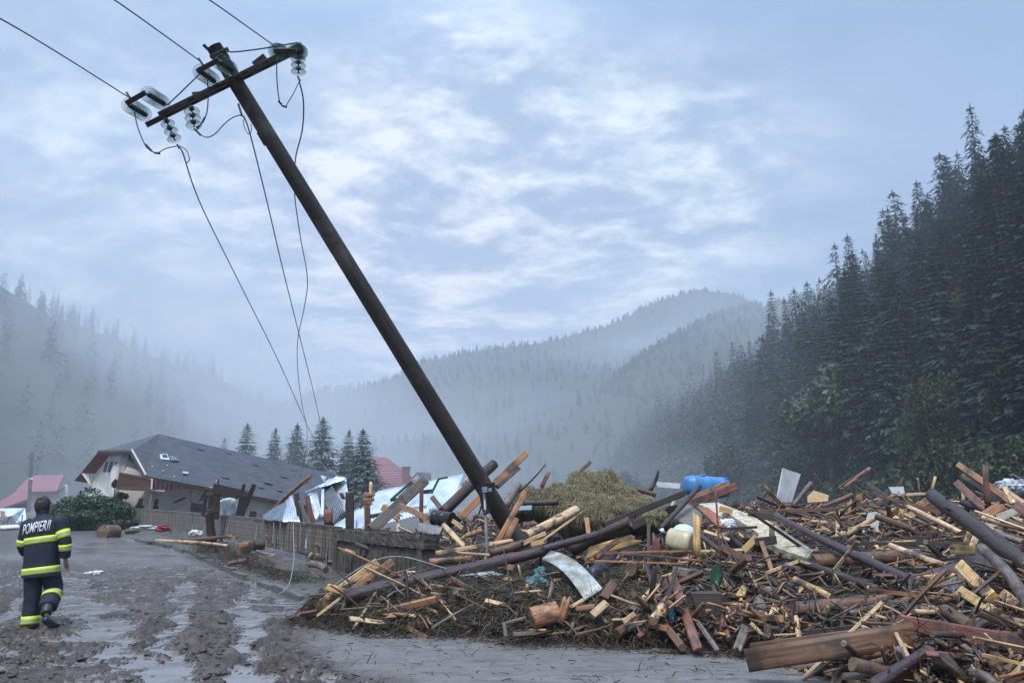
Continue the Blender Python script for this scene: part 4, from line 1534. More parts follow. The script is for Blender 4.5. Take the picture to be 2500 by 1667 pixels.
leafbank("bush", [(gz(215, 1285, 40), 1.4, 1.05), (gz(165, 1285, 41), 1.3, .95), (gz(255, 1285, 39.5), 1.1, .92), (gz(290, 1285, 39), .95, .85), (gz(190, 1290, 38.5), 1.1, .55), (gz(135, 1280, 42), 1.0, .7)] + [(gz(x_, 1285, 38.6, -.12), .75, .36) for x_ in (150, 178, 206, 234, 262, 290, 312)],
         "large dark green bush between the fire officer and the slumped house", simple_mat("bush_leaves", (0.040, 0.070, 0.038), .5, (0.075, 0.115, 0.06), 2.5, coord='Object'))
leafbank("climbing_vine", [(P(*cG(512, 640), 44.6), .22, .26), (P(*cG(555, 790), 43.3), .40, .40), (P(*cG(600, 900), 43.1), .5, .4)], "green creeper clinging to the corner of the slumped house below the balcony",
         simple_mat("vine_leaves", (0.05, 0.10, 0.03), .5, (0.09, 0.13, 0.05), 2.5), "creeper")


def build_wall():
    global M_CONC
    m, b, pr, out = newmat("stained_concrete")
    tc = b.n('ShaderNodeTexCoord').outputs['Object']
    n1 = b.noise(tc, 2.2, 6, .7); n2 = b.noise(b.mapping(tc, (5, 5, .5)), 2.6, 5, .65); n3 = b.noise(tc, 22, 4, .7)
    c = b.mix(b.smooth(n1, .35, .65), (0.12, 0.105, 0.092), (0.060, 0.050, 0.044))
    c = b.mix(b.math('MULTIPLY', b.smooth(n2, .50, .66), .7), c, (0.095, 0.10, 0.035))
    c = b.mix(b.math('MULTIPLY', b.smooth(n2, .40, .28), .7), c, (0.030, 0.024, 0.022))
    b.setin(pr, 'Base Color', c); pr.inputs['Roughness'].default_value = .75
    bump(b, pr, b.math('ADD', n3, b.math('MULTIPLY', n2, 1.2)), .8, .03)
    M_CONC = m
    a = P(832, 1292, 19.2); c_ = P(1051, 1308, 15.0)
    a.z = c_.z = 1.06
    L = (c_ - a).length
    root = empty("parapet_wall", ((a.x + c_.x) / 2, (a.y + c_.y) / 2, 0), "short stained mossy concrete wall at the end of the picket fence", "wall")
    ang = math.atan2(c_.y - a.y, c_.x - a.x)
    root.rotation_euler = (0, 0, ang)

    def rough_box(name, lx, ly, z0, z1, nx, nz, amp, seed, x0=0.0, y0=0.0):
        rng = np.random.default_rng(seed)
        bm = bmesh.new()
        bmesh.ops.create_cube(bm, size=1.0)
        bmesh.ops.scale(bm, vec=(lx, ly, z1 - z0), verts=bm.verts)
        bmesh.ops.translate(bm, vec=(x0, y0, (z0 + z1) / 2), verts=bm.verts)
        ex = [e for e in bm.edges if abs(e.verts[0].co.x - e.verts[1].co.x) > lx * .9]
        bmesh.ops.subdivide_edges(bm, edges=ex, cuts=nx, use_grid_fill=True)
        ez = [e for e in bm.edges if abs(e.verts[0].co.z - e.verts[1].co.z) > (z1 - z0) * .9]
        bmesh.ops.subdivide_edges(bm, edges=ez, cuts=nz, use_grid_fill=True)
        for v in bm.verts:
            top = v.co.z > z1 - .01
            v.co.y += rng.uniform(-amp, amp); v.co.z += rng.uniform(-amp, amp) * (1.6 if top else .6)
            if abs(abs(v.co.x - x0) - lx / 2) < .01: v.co.x += rng.uniform(-amp, amp)
        me = bpy.data.meshes.new(name); bm.to_mesh(me); bm.free(); me.materials.append(M_CONC)
        return link(name, me, root)
    rough_box("wall_body", L, .22, -.35, .80, 46, 12, .008, 1)
    rough_box("coping", L + .10, .34, .82, 1.07, 60, 3, .016, 2)
    rough_box("pilaster", .22, .30, -.35, .818, 3, 10, .010, 3, -L / 2 + .12, -.02)
    rough_box("pilaster", .24, .25, -.35, .818, 3, 10, .010, 4, L / 2 - .16, -.02)
    # board-form ridges down the face
    rng = np.random.default_rng(8)
    x = -L / 2 + .38
    while x < L / 2 - .4:
        rough_box("form_ridge", .03 + rng.uniform(0, .03), .022, -.3, .62 + rng.uniform(-.2, .17), 1, 8, .009, int(x * 100) + 999, x, -.125)
        x += rng.uniform(.15, .30)
    if False: rough_box("ledge", L * .78, .05, .72, .79, 20, 1, .006, 11, -.1, -.135)


build_wall()


def build_fence():
    rail = [P(334, 1243, 40), P(533, 1257, 28.5), P(750, 1279, 21.3), P(830, 1289, 19.35)]
    root = empty("picket_fence", (rail[-1].x, rail[-1].y, 0), "long low weathered picket fence running from the concrete wall to the house", "fence")
    org = root.location
    slatm = [box_mesh("slat", .80, .055, .018, M_FENCE, .003), box_mesh("slat", .80, .05, .018, M_FENCEB, .003), box_mesh("slat", .74, .06, .018, M_FENCE, .003)]
    rng = random.Random(4)
    n = 0
    total = 0
    for a, b in zip(rail[:-1], rail[1:]):
        L = (b - a).length
        bar("top_rail", a, b, .05, .07, M_FENCEB if b is rail[-1] else M_FENCE, root, face=Vector((0, -.3, 1)))
        lo = Vector((0, 0, -.68))
        bar("lower_rail", a + lo + Vector((.03, .05, 0)), b + lo + Vector((.03, .05, 0)), .06, .04, M_FENCE, root)
        d = (b - a).normalized()
        x = .06
        while x < L:
            p = a + d * x
            near = p.y < 24
            if rng.random() > .06 and n < 292:
                o = link("slat", slatm[1 if near and rng.random() < .6 else rng.choice((0, 0, 2))], root)
                m = frame_between(p + Vector((rng.uniform(-.035, .035), 0, -.80)), p + Vector((rng.uniform(-.02, .02), 0, rng.uniform(-.03, .015))), face=Vector((-.5, -1, 0)))
                m.translation -= org
                o.matrix_local = m
                n += 1
            x += (.088 if p.y < 26 else .125) * rng.uniform(.85, 1.25)
    for t, px in ((0, 0),) * 0: pass
    for (i, f) in ((0, 0.02), (0, .5), (1, .05), (1, .55), (2, .05), (2, .6), (2, .97)):
        a, b = rail[i], rail[i + 1]
        p = lerp(a, b, f)
        bar("fence_post", p + Vector((.02, .07, -1.0)), p + Vector((.02, .07, .03)), .10, .10, M_FENCE, root, face=Vector((0, -1, 0)))


build_fence()


def corr(name, crop, pts, Ys, mat, label, waves=12, amp=.018, crumple=.0, cat="metal sheet", nu=None, axis=0, seed=1, bow=0.0):
    """corrugated sheet spanning four corners (TL, TR, BR, BL); the ribs run from top to bottom when axis is 0"""
    c = [P(*crop(*p), Y) for p, Y in zip(pts, Ys if isinstance(Ys, (list, tuple)) else [Ys] * 4)]
    nu = waves * 6 + 1; nv = 9
    if axis: nu, nv = 9, waves * 6 + 1
    S, T = np.meshgrid(np.linspace(0, 1, nu), np.linspace(0, 1, nv))
    A = [np.array(q) for q in c]
    Q = (A[0] * ((1 - S) * (1 - T))[..., None] + A[1] * (S * (1 - T))[..., None] + A[2] * (S * T)[..., None] + A[3] * ((1 - S) * T)[..., None])
    n = np.cross(A[1] - A[0], A[3] - A[0]); n /= np.linalg.norm(n)
    if n[1] > 0: n = -n
    w = np.sin((T if axis else S) * waves * 2 * math.pi)
    w = np.sign(w) * np.abs(w) ** .6
    cr = crumple * ((fbm(S * 3 + seed, T * 3, 3, seed) - .5) * 2)
    Q = Q + n * (w * amp + cr + bow * np.sin((S if axis else T) * math.pi))[..., None]
    o0 = np.array(c[3])
    me = mesh_np(name, (Q - o0).reshape(-1, 3), grid_faces(nu, nv), mat)
    smooth_me(me)
    o = link(name, me, loc=tuple(o0))
    md = o.modifiers.new("thickness", 'SOLIDIFY'); md.thickness = .006
    tag(o, label, cat, kind='thing')
    return o


def build_sheets():
    corr("corrugated_sheet", cB, [(428, 378), (562, 352), (470, 512), (372, 528)], [24, 24, 22.8, 22.8], M_METALW, "leftmost pale sheet of the fallen corrugated roof", 9)
    corr("corrugated_sheet", cB, [(560, 353), (695, 330), (640, 482), (476, 512)], [24, 24, 22.8, 22.8], M_METALW, "pale roof sheet under the green frame", 9, seed=2)
    corr("corrugated_sheet", cB, [(695, 330), (832, 298), (762, 468), (636, 480)], [24, 24, 22.6, 22.6], M_METALW, "pale roof sheet between the big grey beam and the highest sheet", 9, seed=3)
    corr("corrugated_sheet", cB, [(815, 300), (970, 272), (885, 485), (735, 495)], [23.5, 23.5, 22, 22], M_METALW, "highest pale sheet of the fallen corrugated roof", 10, seed=4)
    corr("corrugated_sheet", cB, [(396, 548), (760, 480), (752, 512), (396, 604)], [22.3, 21.8, 21.6, 22.0], M_METALW, "long low strip of corrugated sheet below the roof edge", 18, seed=5)
    corr("corrugated_sheet", cB, [(286, 500), (385, 470), (352, 612), (280, 612)], [23, 23, 21.5, 21.5], M_METALW, "crumpled pale sheet right of the dark square post", 6, crumple=.06, seed=6)
    corr("corrugated_sheet", cB, [(240, 545), (300, 505), (300, 612), (150, 606)], [22, 22, 21, 21], M_METALW, "pale sheet corner behind the end of the picket fence", 6, seed=7)
    corr("corrugated_sheet", cH, [(-40, 660), (272, 478), (206, 750), (-40, 722)], [24.5, 23.5, 22.5, 24.0], M_METALD, "dull blue-grey sheet folded down on the fence rail", 10, crumple=.04, seed=8)
    corr("corrugated_sheet", cH, [(272, 478), (326, 405), (432, 765), (206, 752)], [23.5, 23.2, 22.3, 22.5], M_METAL, "pointed fold of blue-grey sheet beside the dark door frame", 6, crumple=.05, seed=9)
    corr("corrugated_sheet", cH, [(488, 388), (905, 168), (1020, 188), (700, 310)], [23.4, 23.2, 22.8, 22.6], M_METALW, "bright curled top edge of the crumpled sheet stack", 5, crumple=.06, seed=10, axis=1)
    corr("corrugated_sheet", cH, [(790, 262), (1022, 186), (1040, 420), (1005, 620)], [23.2, 23.0, 22.6, 22.4], M_METAL, "blue-grey ribbed sheet hanging left of the dark square post", 10, crumple=.05, seed=11)
    corr("corrugated_sheet", cH, [(716, 300), (830, 258), (1008, 640), (850, 812)], [22.9, 22.8, 22.2, 22.0], M_METALD, "dark fan-folded sheet in the middle of the crumpled stack", 8, amp=.03, crumple=.05, seed=12)
    corr("corrugated_sheet", cH, [(712, 305), (742, 300), (735, 690), (692, 700)], [22.7, 22.7, 22.2, 22.2], M_METALW, "narrow bright upright fold of sheet in the crumpled stack", 2, seed=13)
    corr("corrugated_sheet", cH, [(530, 392), (650, 370), (706, 640), (640, 760)], [22.8, 22.8, 22.3, 22.3], M_METAL, "grey ribbed sheet beside the red-brown leaning posts", 5, crumple=.04, seed=14)
    corr("corrugated_sheet", cH, [(300, 1075), (715, 880), (700, 1165), (300, 1112)], [25.0, 23.4, 23.0, 24.5], M_METALW, "bright sheet showing through the pickets near the wall", 14, seed=15)
    corr("corrugated_sheet", cG, [(1535, 735), (1692, 705), (1702, 900), (1545, 900)], 27.6, M_METALW, "torn white sheet hanging inside the charred frame behind the fence", 7, crumple=.08, seed=16)
    corr("corrugated_sheet", cG, [(1480, 745), (1545, 750), (1560, 900), (1490, 900)], 27.9, M_METAL, "dull sheet strip left of the torn white sheet in the charred frame", 3, crumple=.05, seed=17)
    corr("corrugated_sheet", cG, [(1630, 890), (1680, 890), (1650, 1070), (1628, 1070)], 28.5, M_METALW, "narrow torn tongue of sheet hanging below the fence rail", 2, seed=18)
    # sheet at the very top, tattered
    corr("corrugated_sheet", cH, [(690, 160), (765, 170), (745, 250), (720, 225)], 23.2, M_METALW, "small tattered scrap standing on the crumpled sheet stack", 2, crumple=.06, seed=19)
    # green metal frames on the roof sheets
    g = empty("window_casement", P(*cH(1600, 470), 22.4), "green metal window frame lying on the pale roof sheets", "frame")
    for a, b_, w in (((1592, 470), (1850, 245), 34), ((1590, 478), (1745, 440), 34), ((1845, 248), (1880, 265), 30), ((1690, 430), (1868, 262), 16)):
        bar("frame_bar", P(*cH(*a), 22.3), P(*cH(*b_), 22.6), w * .1913 / F_PX * 22.4, .05, M_RUSTW, g)
    g = empty("window_casement", P(*cH(2010, 360), 21.9), "bent green metal frame hooked over the highest roof sheet", "frame")
    for a, b_, w in (((2010, 362), (2125, 348), 34), ((2110, 385), (2200, 205), 30), ((2195, 205), (2310, 182), 22), ((1980, 385), (2110, 380), 16)):
        bar("frame_bar", P(*cH(*a), 21.7), P(*cH(*b_), 21.9), w * .1913 / F_PX * 22, .05, M_RUSTW, g)
    # charred frame
    r = empty("charred_ruin", P(*cG(1480, 900), 27), "charred black door frame and beams standing behind the fence", "frame")
    for nm, a, b_, w in (("post", (1500, 545), (1497, 640), 14), ("post", (1490, 610), (1475, 930), 62), ("post", (1385, 700), (1355, 900), 34), ("post", (1432, 685), (1415, 930), 40),
                         ("lintel", (1480, 640), (1700, 690), 95), ("lintel", (1640, 660), (1800, 705), 55), ("post", (1748, 592), (1728, 690), 30), ("post", (1845, 600), (1722, 905), 42),
                         ("post", (1745, 690), (1695, 900), 60), ("brace", (1395, 640), (1330, 745), 22), ("brace", (1310, 755), (1390, 730), 14), ("brace", (1465, 600), (1500, 612), 20),
                         ("brace", (1380, 820), (1430, 900), 26)):
        a, b_ = P(*cG(*a), 27.2), P(*cG(*b_), 27.2)
        me = beam_mesh((b_ - a).length, w * .2551 / F_PX * 27.2, .12, random.randint(0, 9999), nm); me.materials[0] = M_CHAR
        o = link(nm, me, r); m = frame_between(a, b_); m.translation -= r.location; o.matrix_local = m
    st = log_mesh(1.0, .17, .12, 55, .05, 10, 8, "snag", M_CHAR, 5, rough=.2)
    o = link("tree_stump", st); o.matrix_world = frame_between(P(*cG(1432, 1085), 24.5), P(*cG(1432, 890), 24.5))
    tag(o, "dark upright stump standing against the pickets below the charred frame", "stump")


build_sheets()
# ================================================================== LEANING POWER POLE
M_POLE = None


def build_pole():
    m, b, pr, out = newmat("wet_dark_pole")
    tc = b.n('ShaderNodeTexCoord').outputs['Object']
    n = b.noise(b.mapping(tc, (.6, 5, 5)), 2.0, 6, .7); n2 = b.noise(tc, 18, 4, .65); n3 = b.noise(tc, 1.2, 4, .6)
    c = b.mix(b.smooth(n, .35, .65), (0.026, 0.019, 0.015), (0.062, 0.048, 0.038))
    c = b.mix(b.math('MULTIPLY', b.smooth(n3, .50, .66), .8), c, (0.120, 0.100, 0.082))
    c = b.mix(b.math('MULTIPLY', b.smooth(n2, .6, .75), .5), c, (0.03, 0.022, 0.018))
    b.setin(pr, 'Base Color', c); pr.inputs['Roughness'].default_value = .62
    bump(b, pr, b.math('ADD', b.math('MULTIPLY', n2, .5), n), .6, .02)
    MI = simple_mat("rusted_steel", (0.035, 0.028, 0.028), .55, (0.065, 0.045, 0.035), 6, metal=.3, bump_s=.3)
    MC = simple_mat("cap_iron", (0.025, 0.022, 0.022), .5, (0.04, 0.035, 0.03), 8)
    mg, bg_, pg, og = newmat("insulator_glass")
    tr = bg_.n('ShaderNodeBsdfTransparent'); tr.inputs['Color'].default_value = (0.975, 0.992, 0.988, 1)
    gl = bg_.n('ShaderNodeBsdfGlossy'); gl.inputs['Color'].default_value = (0.24, 0.33, 0.31, 1); gl.inputs['Roughness'].default_value = .12
    lw = bg_.n('ShaderNodeLayerWeight'); lw.inputs['Blend'].default_value = .35
    mx = bg_.n('ShaderNodeMixShader'); bg_.setin(mx, 0, bg_.math('MULTIPLY_ADD', lw.outputs['Facing'], .75, .06, clamp=True))
    bg_.setin(mx, 1, tr.outputs[0]); bg_.setin(mx, 2, gl.outputs[0]); bg_.setin(og, 'Surface', mx.outputs[0])
    ypos = 14.2
    bot = P(1262, 1318, 14.3); top = P(578, 205, 10.6)
    ax = (top - bot).normalized()
    L = (top - bot).length
    low = bot - ax * 1.2
    root = empty("power_pole", low, "tall dark power pole leaning left over the debris with glass insulators", "power pole")
    head = top + ax * .62
    # shaft: octagonal, tapering
    Lt = (head - low).length
    seg = 16
    V, F = [], []
    n_ = 26
    for i in range(n_):
        t = i / (n_ - 1); x = Lt * t
        r = .165 + (.112 - .165) * t
        for j in range(seg):
            a = 6.28318 * (j + .5) / seg
            q = r * (1 + (.05 if j % 4 in (0, 3) else 0)) * (1 + random.uniform(-.008, .008))
            V.append((x, q * math.cos(a), q * math.sin(a)))
    for i in range(n_ - 1):
        for j in range(seg):
            k = (j + 1) % seg
            F.append((i * seg + j, (i + 1) * seg + j, (i + 1) * seg + k, i * seg + k))
    F.append(tuple(range((n_ - 1) * seg, n_ * seg)))
    me = bpy.data.meshes.new("shaft"); me.from_pydata(V, [], F); me.materials.append(m); me.update(); smooth_me(me)
    sh = link("shaft", me, root)
    fm = frame_between(low, head, face=Vector((0, -1, 0))); fm.translation = Vector((0, 0, 0)); sh.matrix_local = fm

    def rel(v): return Vector(v) - low
    def pbar(nm, a, b_, w, t, mat=MI, face=None):
        o = link(nm, box_mesh(nm, (b_ - a).length, w, t, mat, min(w, t) * .1), root)
        mm = frame_between(a, b_, face); mm.translation -= low; o.matrix_local = mm
        return o
    E = lambda u, v, Y: P(*cE(u, v), Y)
    # crossarm: two channels, one each side of the pole, joined by spacer plates
    a1, b1 = E(560, 915, 10.45), E(1915, 250, 10.45)
    side = Vector((0, -1, .0))
    cr_dir = (b1 - a1).normalized()
    outn = (ax.cross(cr_dir)).normalized()
    if outn.y > 0: outn = -outn
    for s_ in (1, -1):
        off = outn * (.145 * s_) + ax * (.0)
        a_, b_ = a1 + off, b1 + off
        if s_ == -1: a_ = a_ - cr_dir * .28
        pbar("crossarm", a_, b_, .065, .035, face=outn)
        pbar("crossarm_flange", a_ + ax * .032 - outn * .02 * s_, b_ + ax * .032 - outn * .02 * s_, .045, .010, face=ax)
        pbar("crossarm_flange", a_ - ax * .032 - outn * .02 * s_, b_ - ax * .032 - outn * .02 * s_, .045, .010, face=ax)
    for t in (.03, .22, .40, .60, .74, .97):
        c = lerp(a1, b1, t)
        pbar("spacer_plate", c - outn * .19, c + outn * .19, .10, .012, face=ax)
    for t in (.44, .545):
        c = lerp(a1, b1, t)
        pbar("pole_clamp", c - outn * .22, c + outn * .22, .09, .03, face=ax)
    # angle plates standing above the arm, and steel cap fitting on the head
    pbar("angle_plate", E(860, 705, 10.3), E(990, 690, 10.4), .05, .02, simple_mat("mossy_plate", (.05, .06, .02), .8), face=outn)
    pbar("angle_plate", E(1450, 430, 10.3), E(1560, 345, 10.3), .10, .02, face=outn)
    hd = head
    pbar("head_strap", hd - ax * .12 - cr_dir * .13, hd - ax * .12 + cr_dir * .17, .06, .25)
    pbar("head_bolt", hd + ax * .0 - cr_dir * .10, hd + ax * .08 - cr_dir * .12, .05, .05)
    pbar("pole_step", lerp(top, bot, .085) - cr_dir * .125, lerp(top, bot, .11) - cr_dir * .13, .03, .03)

    # one glass disc: ribbed bell, lathed
    prof = [(.036, .030), (.044, .018), (.080, .014), (.114, .002), (.127, -.014), (.122, -.022), (.108, -.006), (.090, .002), (.084, -.016), (.078, .003), (.060, .008), (.055, -.010), (.048, .008), (.040, .010)]
    sg = 24
    V = [(r * math.cos(6.28318 * j / sg), r * math.sin(6.28318 * j / sg), z) for (r, z) in prof for j in range(sg)]
    F = [(i * sg + j, (i + 1) * sg + j, (i + 1) * sg + (j + 1) % sg, i * sg + (j + 1) % sg) for i in range(len(prof) - 1) for j in range(sg)]
    dm = bpy.data.meshes.new("glass_disc"); dm.from_pydata(V, [], F); dm.materials.append(mg); dm.update(); smooth_me(dm)
    cap = tube_mesh("disc_cap", [(0, 0, -.05), (0, 0, .02), (0, 0, .03), (0, 0, .075), (0, 0, .08)], [.010, .014, .040, .036, .015], 10, MC)

    def string(a, b_, n, nm="insulator_string", r_=1.0):
        """a ball-and-socket string of n discs from its fixing a to its live end b"""
        a, b_ = Vector(a), Vector(b_)
        d = (b_ - a); Ls = d.length; d.normalize()
        s_ = bpy.data.objects.new(nm, None); COL.objects.link(s_); s_.parent = root; s_.empty_display_size = .1
        q = (-d).to_track_quat('Z', 'Y')
        s_.location = a - low; s_.rotation_mode = 'QUATERNION'; s_.rotation_quaternion = q
        gap = Ls / (n + .6)
        for i in range(n):
            z = -(i + .6) * gap
            o = link("glass_disc", dm, s_, loc=(0, 0, z), scale=(r_ * .9, r_ * .9, 1.0))
            link("disc_cap", cap, s_, loc=(0, 0, z), scale=(1, 1, gap / .13 if gap < .13 else 1))
        return s_

    def cc(u, v, Y): return E(u, v, Y)
    # strain strings, in pairs, pulling towards the upper left
    string(cc(590, 800, 10.45), cc(418, 695, 9.6), 6); string(cc(412, 905, 10.5), cc(238, 800, 9.65), 6)
    pbar("yoke", cc(415, 690, 9.6), cc(228, 795, 9.65), .07, .05)
    string(cc(1235, 475, 10.3), cc(1108, 385, 9.45), 6); string(cc(1070, 585, 10.35), cc(925, 480, 9.5), 6)
    pbar("yoke", cc(1115, 378, 9.45), cc(905, 490, 9.5), .07, .05)
    string(cc(1900, 305, 10.45), cc(1845, 290, 9.55), 6); string(cc(1720, 300, 10.45), cc(1655, 295, 9.55), 6)
    pbar("yoke", cc(1860, 288, 9.55), cc(1640, 292, 9.55), .06, .05)
    # hanging strings of three
    string(cc(850, 830, 10.45), cc(885, 1060, 10.35), 3)
    string(cc(605, 945, 10.45), cc(715, 1195, 10.4), 3, r_=.9)
    string(cc(1872, 330, 10.45), cc(1878, 545, 10.45), 3)
    # jumper cables and fittings
    MW = simple_mat("steel_wire", (0.035, 0.035, 0.042), .5, (0.05, 0.05, 0.055), 8)
    def cable(nm, pts, r, parent=root, mat=MW, sub=6):
        pp = spline([E(u, v, Y) for u, v, Y in pts], sub)
        me = tube_mesh(nm, [p - low for p in pp] if parent is not None else pp, r, 6, mat)
        return link(nm, me, parent)
    cable("jumper_cable", [(305, 870, 9.7), (340, 1030, 9.8), (400, 1175, 9.9), (440, 1230, 10.0), (520, 1270, 10.1), (600, 1230, 10.2), (705, 1205, 10.35)], .008)
    cable("jumper_cable", [(1005, 560, 9.6), (1012, 740, 9.8), (1000, 880, 9.9), (965, 960, 10.0), (905, 1050, 10.3)], .008)
    cable("jumper_cable", [(925, 1085, 10.3), (1000, 1120, 10.3), (1080, 1085, 10.3), (1160, 1000, 10.3), (1240, 935, 10.3), (1325, 905, 10.3)], .008)
    cable("jumper_cable", [(1668, 380, 9.7), (1672, 600, 9.9), (1700, 790, 10.1), (1750, 832, 10.3)], .008)
    cable("jumper_cable", [(1750, 832, 10.3), (1820, 715, 10.35), (1882, 590, 10.45)], .008)
    cable("wire_loop", [(735, 1200, 10.4), (800, 1240, 10.4), (830, 1310, 10.4), (825, 1350, 10.4), (800, 1365, 10.4)], .007)
    cable("wire_loop", [(1325, 915, 10.3), (1360, 925, 10.3), (1350, 970, 10.3), (1362, 1030, 10.3), (1400, 1090, 10.3), (1425, 1060, 10.3), (1422, 990, 10.3)], .006)
    for (a_, b_) in (((415, 1190), (470, 1250)), ((500, 1268), (550, 1275)), ((980, 930), (955, 980)), ((880, 1040), (940, 1100)), ((900, 1030), (935, 1010)), ((1685, 775), (1715, 805)), ((1725, 820), (1762, 832)),
                     ((715, 1190), (735, 1225)), ((1300, 800), (1335, 910)), ((1870, 540), (1890, 580)), ((230, 690), (262, 740)), ((920, 365), (960, 425)), ((1640, 240), (1680, 280)), ((595, 935), (612, 950))):
        pbar("clamp", E(*a_, 10.2 if a_[1] > 700 else 9.6), E(*b_, 10.2 if a_[1] > 700 else 9.6), .030, .030)
    # stay wires along the arm
    cable("stay_wire", [(620, 815, 10.4), (900, 545, 10.35), (1100, 350, 10.3)], .010)
    cable("stay_wire", [(1190, 300, 10.2), (1300, 300, 10.2), (1590, 262, 10.3), (1870, 212, 10.45)], .011)
    cable("stay_wire", [(1150, 300, 10.2), (1170, 265, 10.2), (1200, 320, 10.2), (1220, 360, 10.2)], .006)
    # overhead lines: run to the next pole, behind and above the viewer's left
    def line(nm, pts, r, label, sub=8):
        pp = spline(pts, sub)
        me = tube_mesh(nm, pp, r, 6, MW, caps=False)
        return tag(link(nm, me), label, "wire")
    f = lambda x, y: (x * 1.0630, y * 1.0630)
    line("power_line", [E(240, 730, 9.6), P(*f(140, 126), 8.0), P(*f(0, 43), 6.6), P(-180, -45, 5.6), P(-500, -200, 4.4)], .008, "leftmost overhead wire running off to the upper left corner")
    line("power_line", [E(940, 395, 9.4), P(*f(370, 76), 8.0), P(*f(262, 0), 6.9), P(150, -80, 6.0), P(-60, -230, 4.8)], .008, "middle overhead wire running up off the top edge")
    line("power_line", [E(1660, 255, 9.5), P(*f(560, 56), 8.3), P(*f(480, 0), 7.4), P(350, -100, 6.2), P(200, -220, 5.0)], .008, "rightmost overhead wire running up off the top edge")
    line("fallen_line", [E(725, 1215, 10.4)] + [P(x * 1.063, y * 1.063, Y) for x, y, Y in ((420, 352, 10.8), (445, 430, 12), (480, 510, 13.5), (560, 670, 17), (640, 830, 22), (705, 975, 30), (757, 1088, 42), (775, 1125, 50))], .011, "left slack wire dropping from the hanging insulator to the house roof")
    line("fallen_line", [E(1335, 905, 10.3)] + [P(x * 1.063, y * 1.063, Y) for x, y, Y in ((572, 300, 11), (610, 450, 13), (650, 620, 16), (685, 760, 20), (720, 900, 27), (745, 1010, 36), (765, 1090, 45), (770, 1130, 50))], .011, "middle slack wire dropping beside the pole to the garden spruces")
    line("fallen_line", [E(1885, 590, 10.45)] + [P(x * 1.063, y * 1.063, Y) for x, y, Y in ((697, 235, 10.8), (694, 300, 11.5), (678, 370, 12.5), (677, 450, 14), (690, 545, 16), (706, 640, 18.5), (699, 705, 20.5), (684, 780, 23), (684, 850, 26), (694, 930, 31), (705, 985, 36), (702, 1040, 42), (688, 1100, 46))], .011, "right slack wavy wire crossing the other two fallen wires")
    return root


build_pole()


def build_sign():
    r = empty("road_sign", P(1190, 1362, 13.0), "grey post with the back of a triangular road sign, leaning against the pole", "road sign")
    MG = simple_mat("galvanised_post", (0.34, 0.36, 0.38), .42, (0.22, 0.23, 0.24), 6, metal=.5)
    MB = simple_mat("sign_back", (0.050, 0.058, 0.058), .5, (0.035, 0.04, 0.038), 6, metal=.4)
    a, b = P(*cB(1119, 792), 13.0), P(*cB(1098, 355), 12.85)
    link("sign_post", tube_mesh("sign_post", [a - r.location - (b - a) * .2, a - r.location, b - r.location], .026, 12, MG), r)
    pl = [P(*cB(1064, 343), 12.9), P(*cB(1162, 326), 12.9), P(*cB(1164, 345), 12.9), P(*cB(1133, 506), 12.98), P(*cB(1118, 516), 12.98), P(*cB(1091, 508), 12.98), P(*cB(1063, 362), 12.9)]
    slab("sign_plate", pl, .012, MB, r)
    rim = [lerp(p, sum(pl, Vector()) / len(pl), -.02) for p in pl]
    for i in range(len(pl)):
        bar("sign_rim", rim[i] - Vector((0, .01, 0)), rim[(i + 1) % len(pl)] - Vector((0, .01, 0)), .012, .03, MB, r)
    for v in (372, 500):
        c1, c2 = P(*cB(1078, v), 12.84), P(*cB(1148, v - 4), 12.84)
        bar("bracket", lerp(c1, c2, .2 if v > 400 else .0), lerp(c1, c2, .8 if v > 400 else 1), .03, .03, MB if v > 400 else MB, r)
    bar("reflector", P(*cB(1134, 358), 12.8), P(*cB(1134, 380), 12.8), .055, .02, MG, r)
    bar("clamp", P(*cB(1100, 350), 12.78), P(*cB(1102, 385), 12.78), .09, .04, MG, r)
    bar("clamp", P(*cB(1104, 508), 12.9), P(*cB(1105, 520), 12.9), .07, .06, MB, r)


build_sign()
# ================================================================== FIRE OFFICER, seen from behind, walking away
def ring_loft(rings, seg=20, cap0=True, cap1=True, wob=0.0, seed=0):
    """rings: (center, axis_x, axis_y) with half-width vectors -> vertices and faces"""
    rng = np.random.default_rng(seed)
    V, F = [], []
    for (c, ax_, ay_) in rings:
        c, ax_, ay_ = Vector(c), Vector(ax_), Vector(ay_)
        for j in range(seg):
            a = 6.28318 * j / seg
            ca, sa = math.cos(a), math.sin(a)
            # slightly squared section
            k = (abs(ca) ** 2.4 + abs(sa) ** 2.4) ** (-1 / 2.4)
            w = 1 + wob * rng.uniform(-1, 1)
            V.append(tuple(c + (ax_ * ca + ay_ * sa) * k * w))
    n = len(rings)
    for i in range(n - 1):
        for j in range(seg):
            k = (j + 1) % seg
            F.append((i * seg + j, i * seg + k, (i + 1) * seg + k, (i + 1) * seg + j))
    if cap0: F.append(tuple(range(seg - 1, -1, -1)))
    if cap1: F.append(tuple(range((n - 1) * seg, n * seg)))
    return V, F


def limb_rings(pts, radii, flat=1.0):
    pts = [Vector(p) for p in pts]
    out = []
    for i, p in enumerate(pts):
        t = (pts[min(i + 1, len(pts) - 1)] - pts[max(i - 1, 0)]).normalized()
        x = Vector((1, 0, 0)); x = (x - t * x.dot(t)).normalized(); y = t.cross(x)
        r = radii[i]
        rx, ry = (r if isinstance(r, tuple) else (r, r * flat))
        out.append((p, x * rx, y * ry))
    return out


def join_vf(parts):
    V, F, b = [], [], 0
    for v, f in parts:
        V += v; F += [tuple(i + b for i in q) for q in f]; b += len(v)
    return V, F


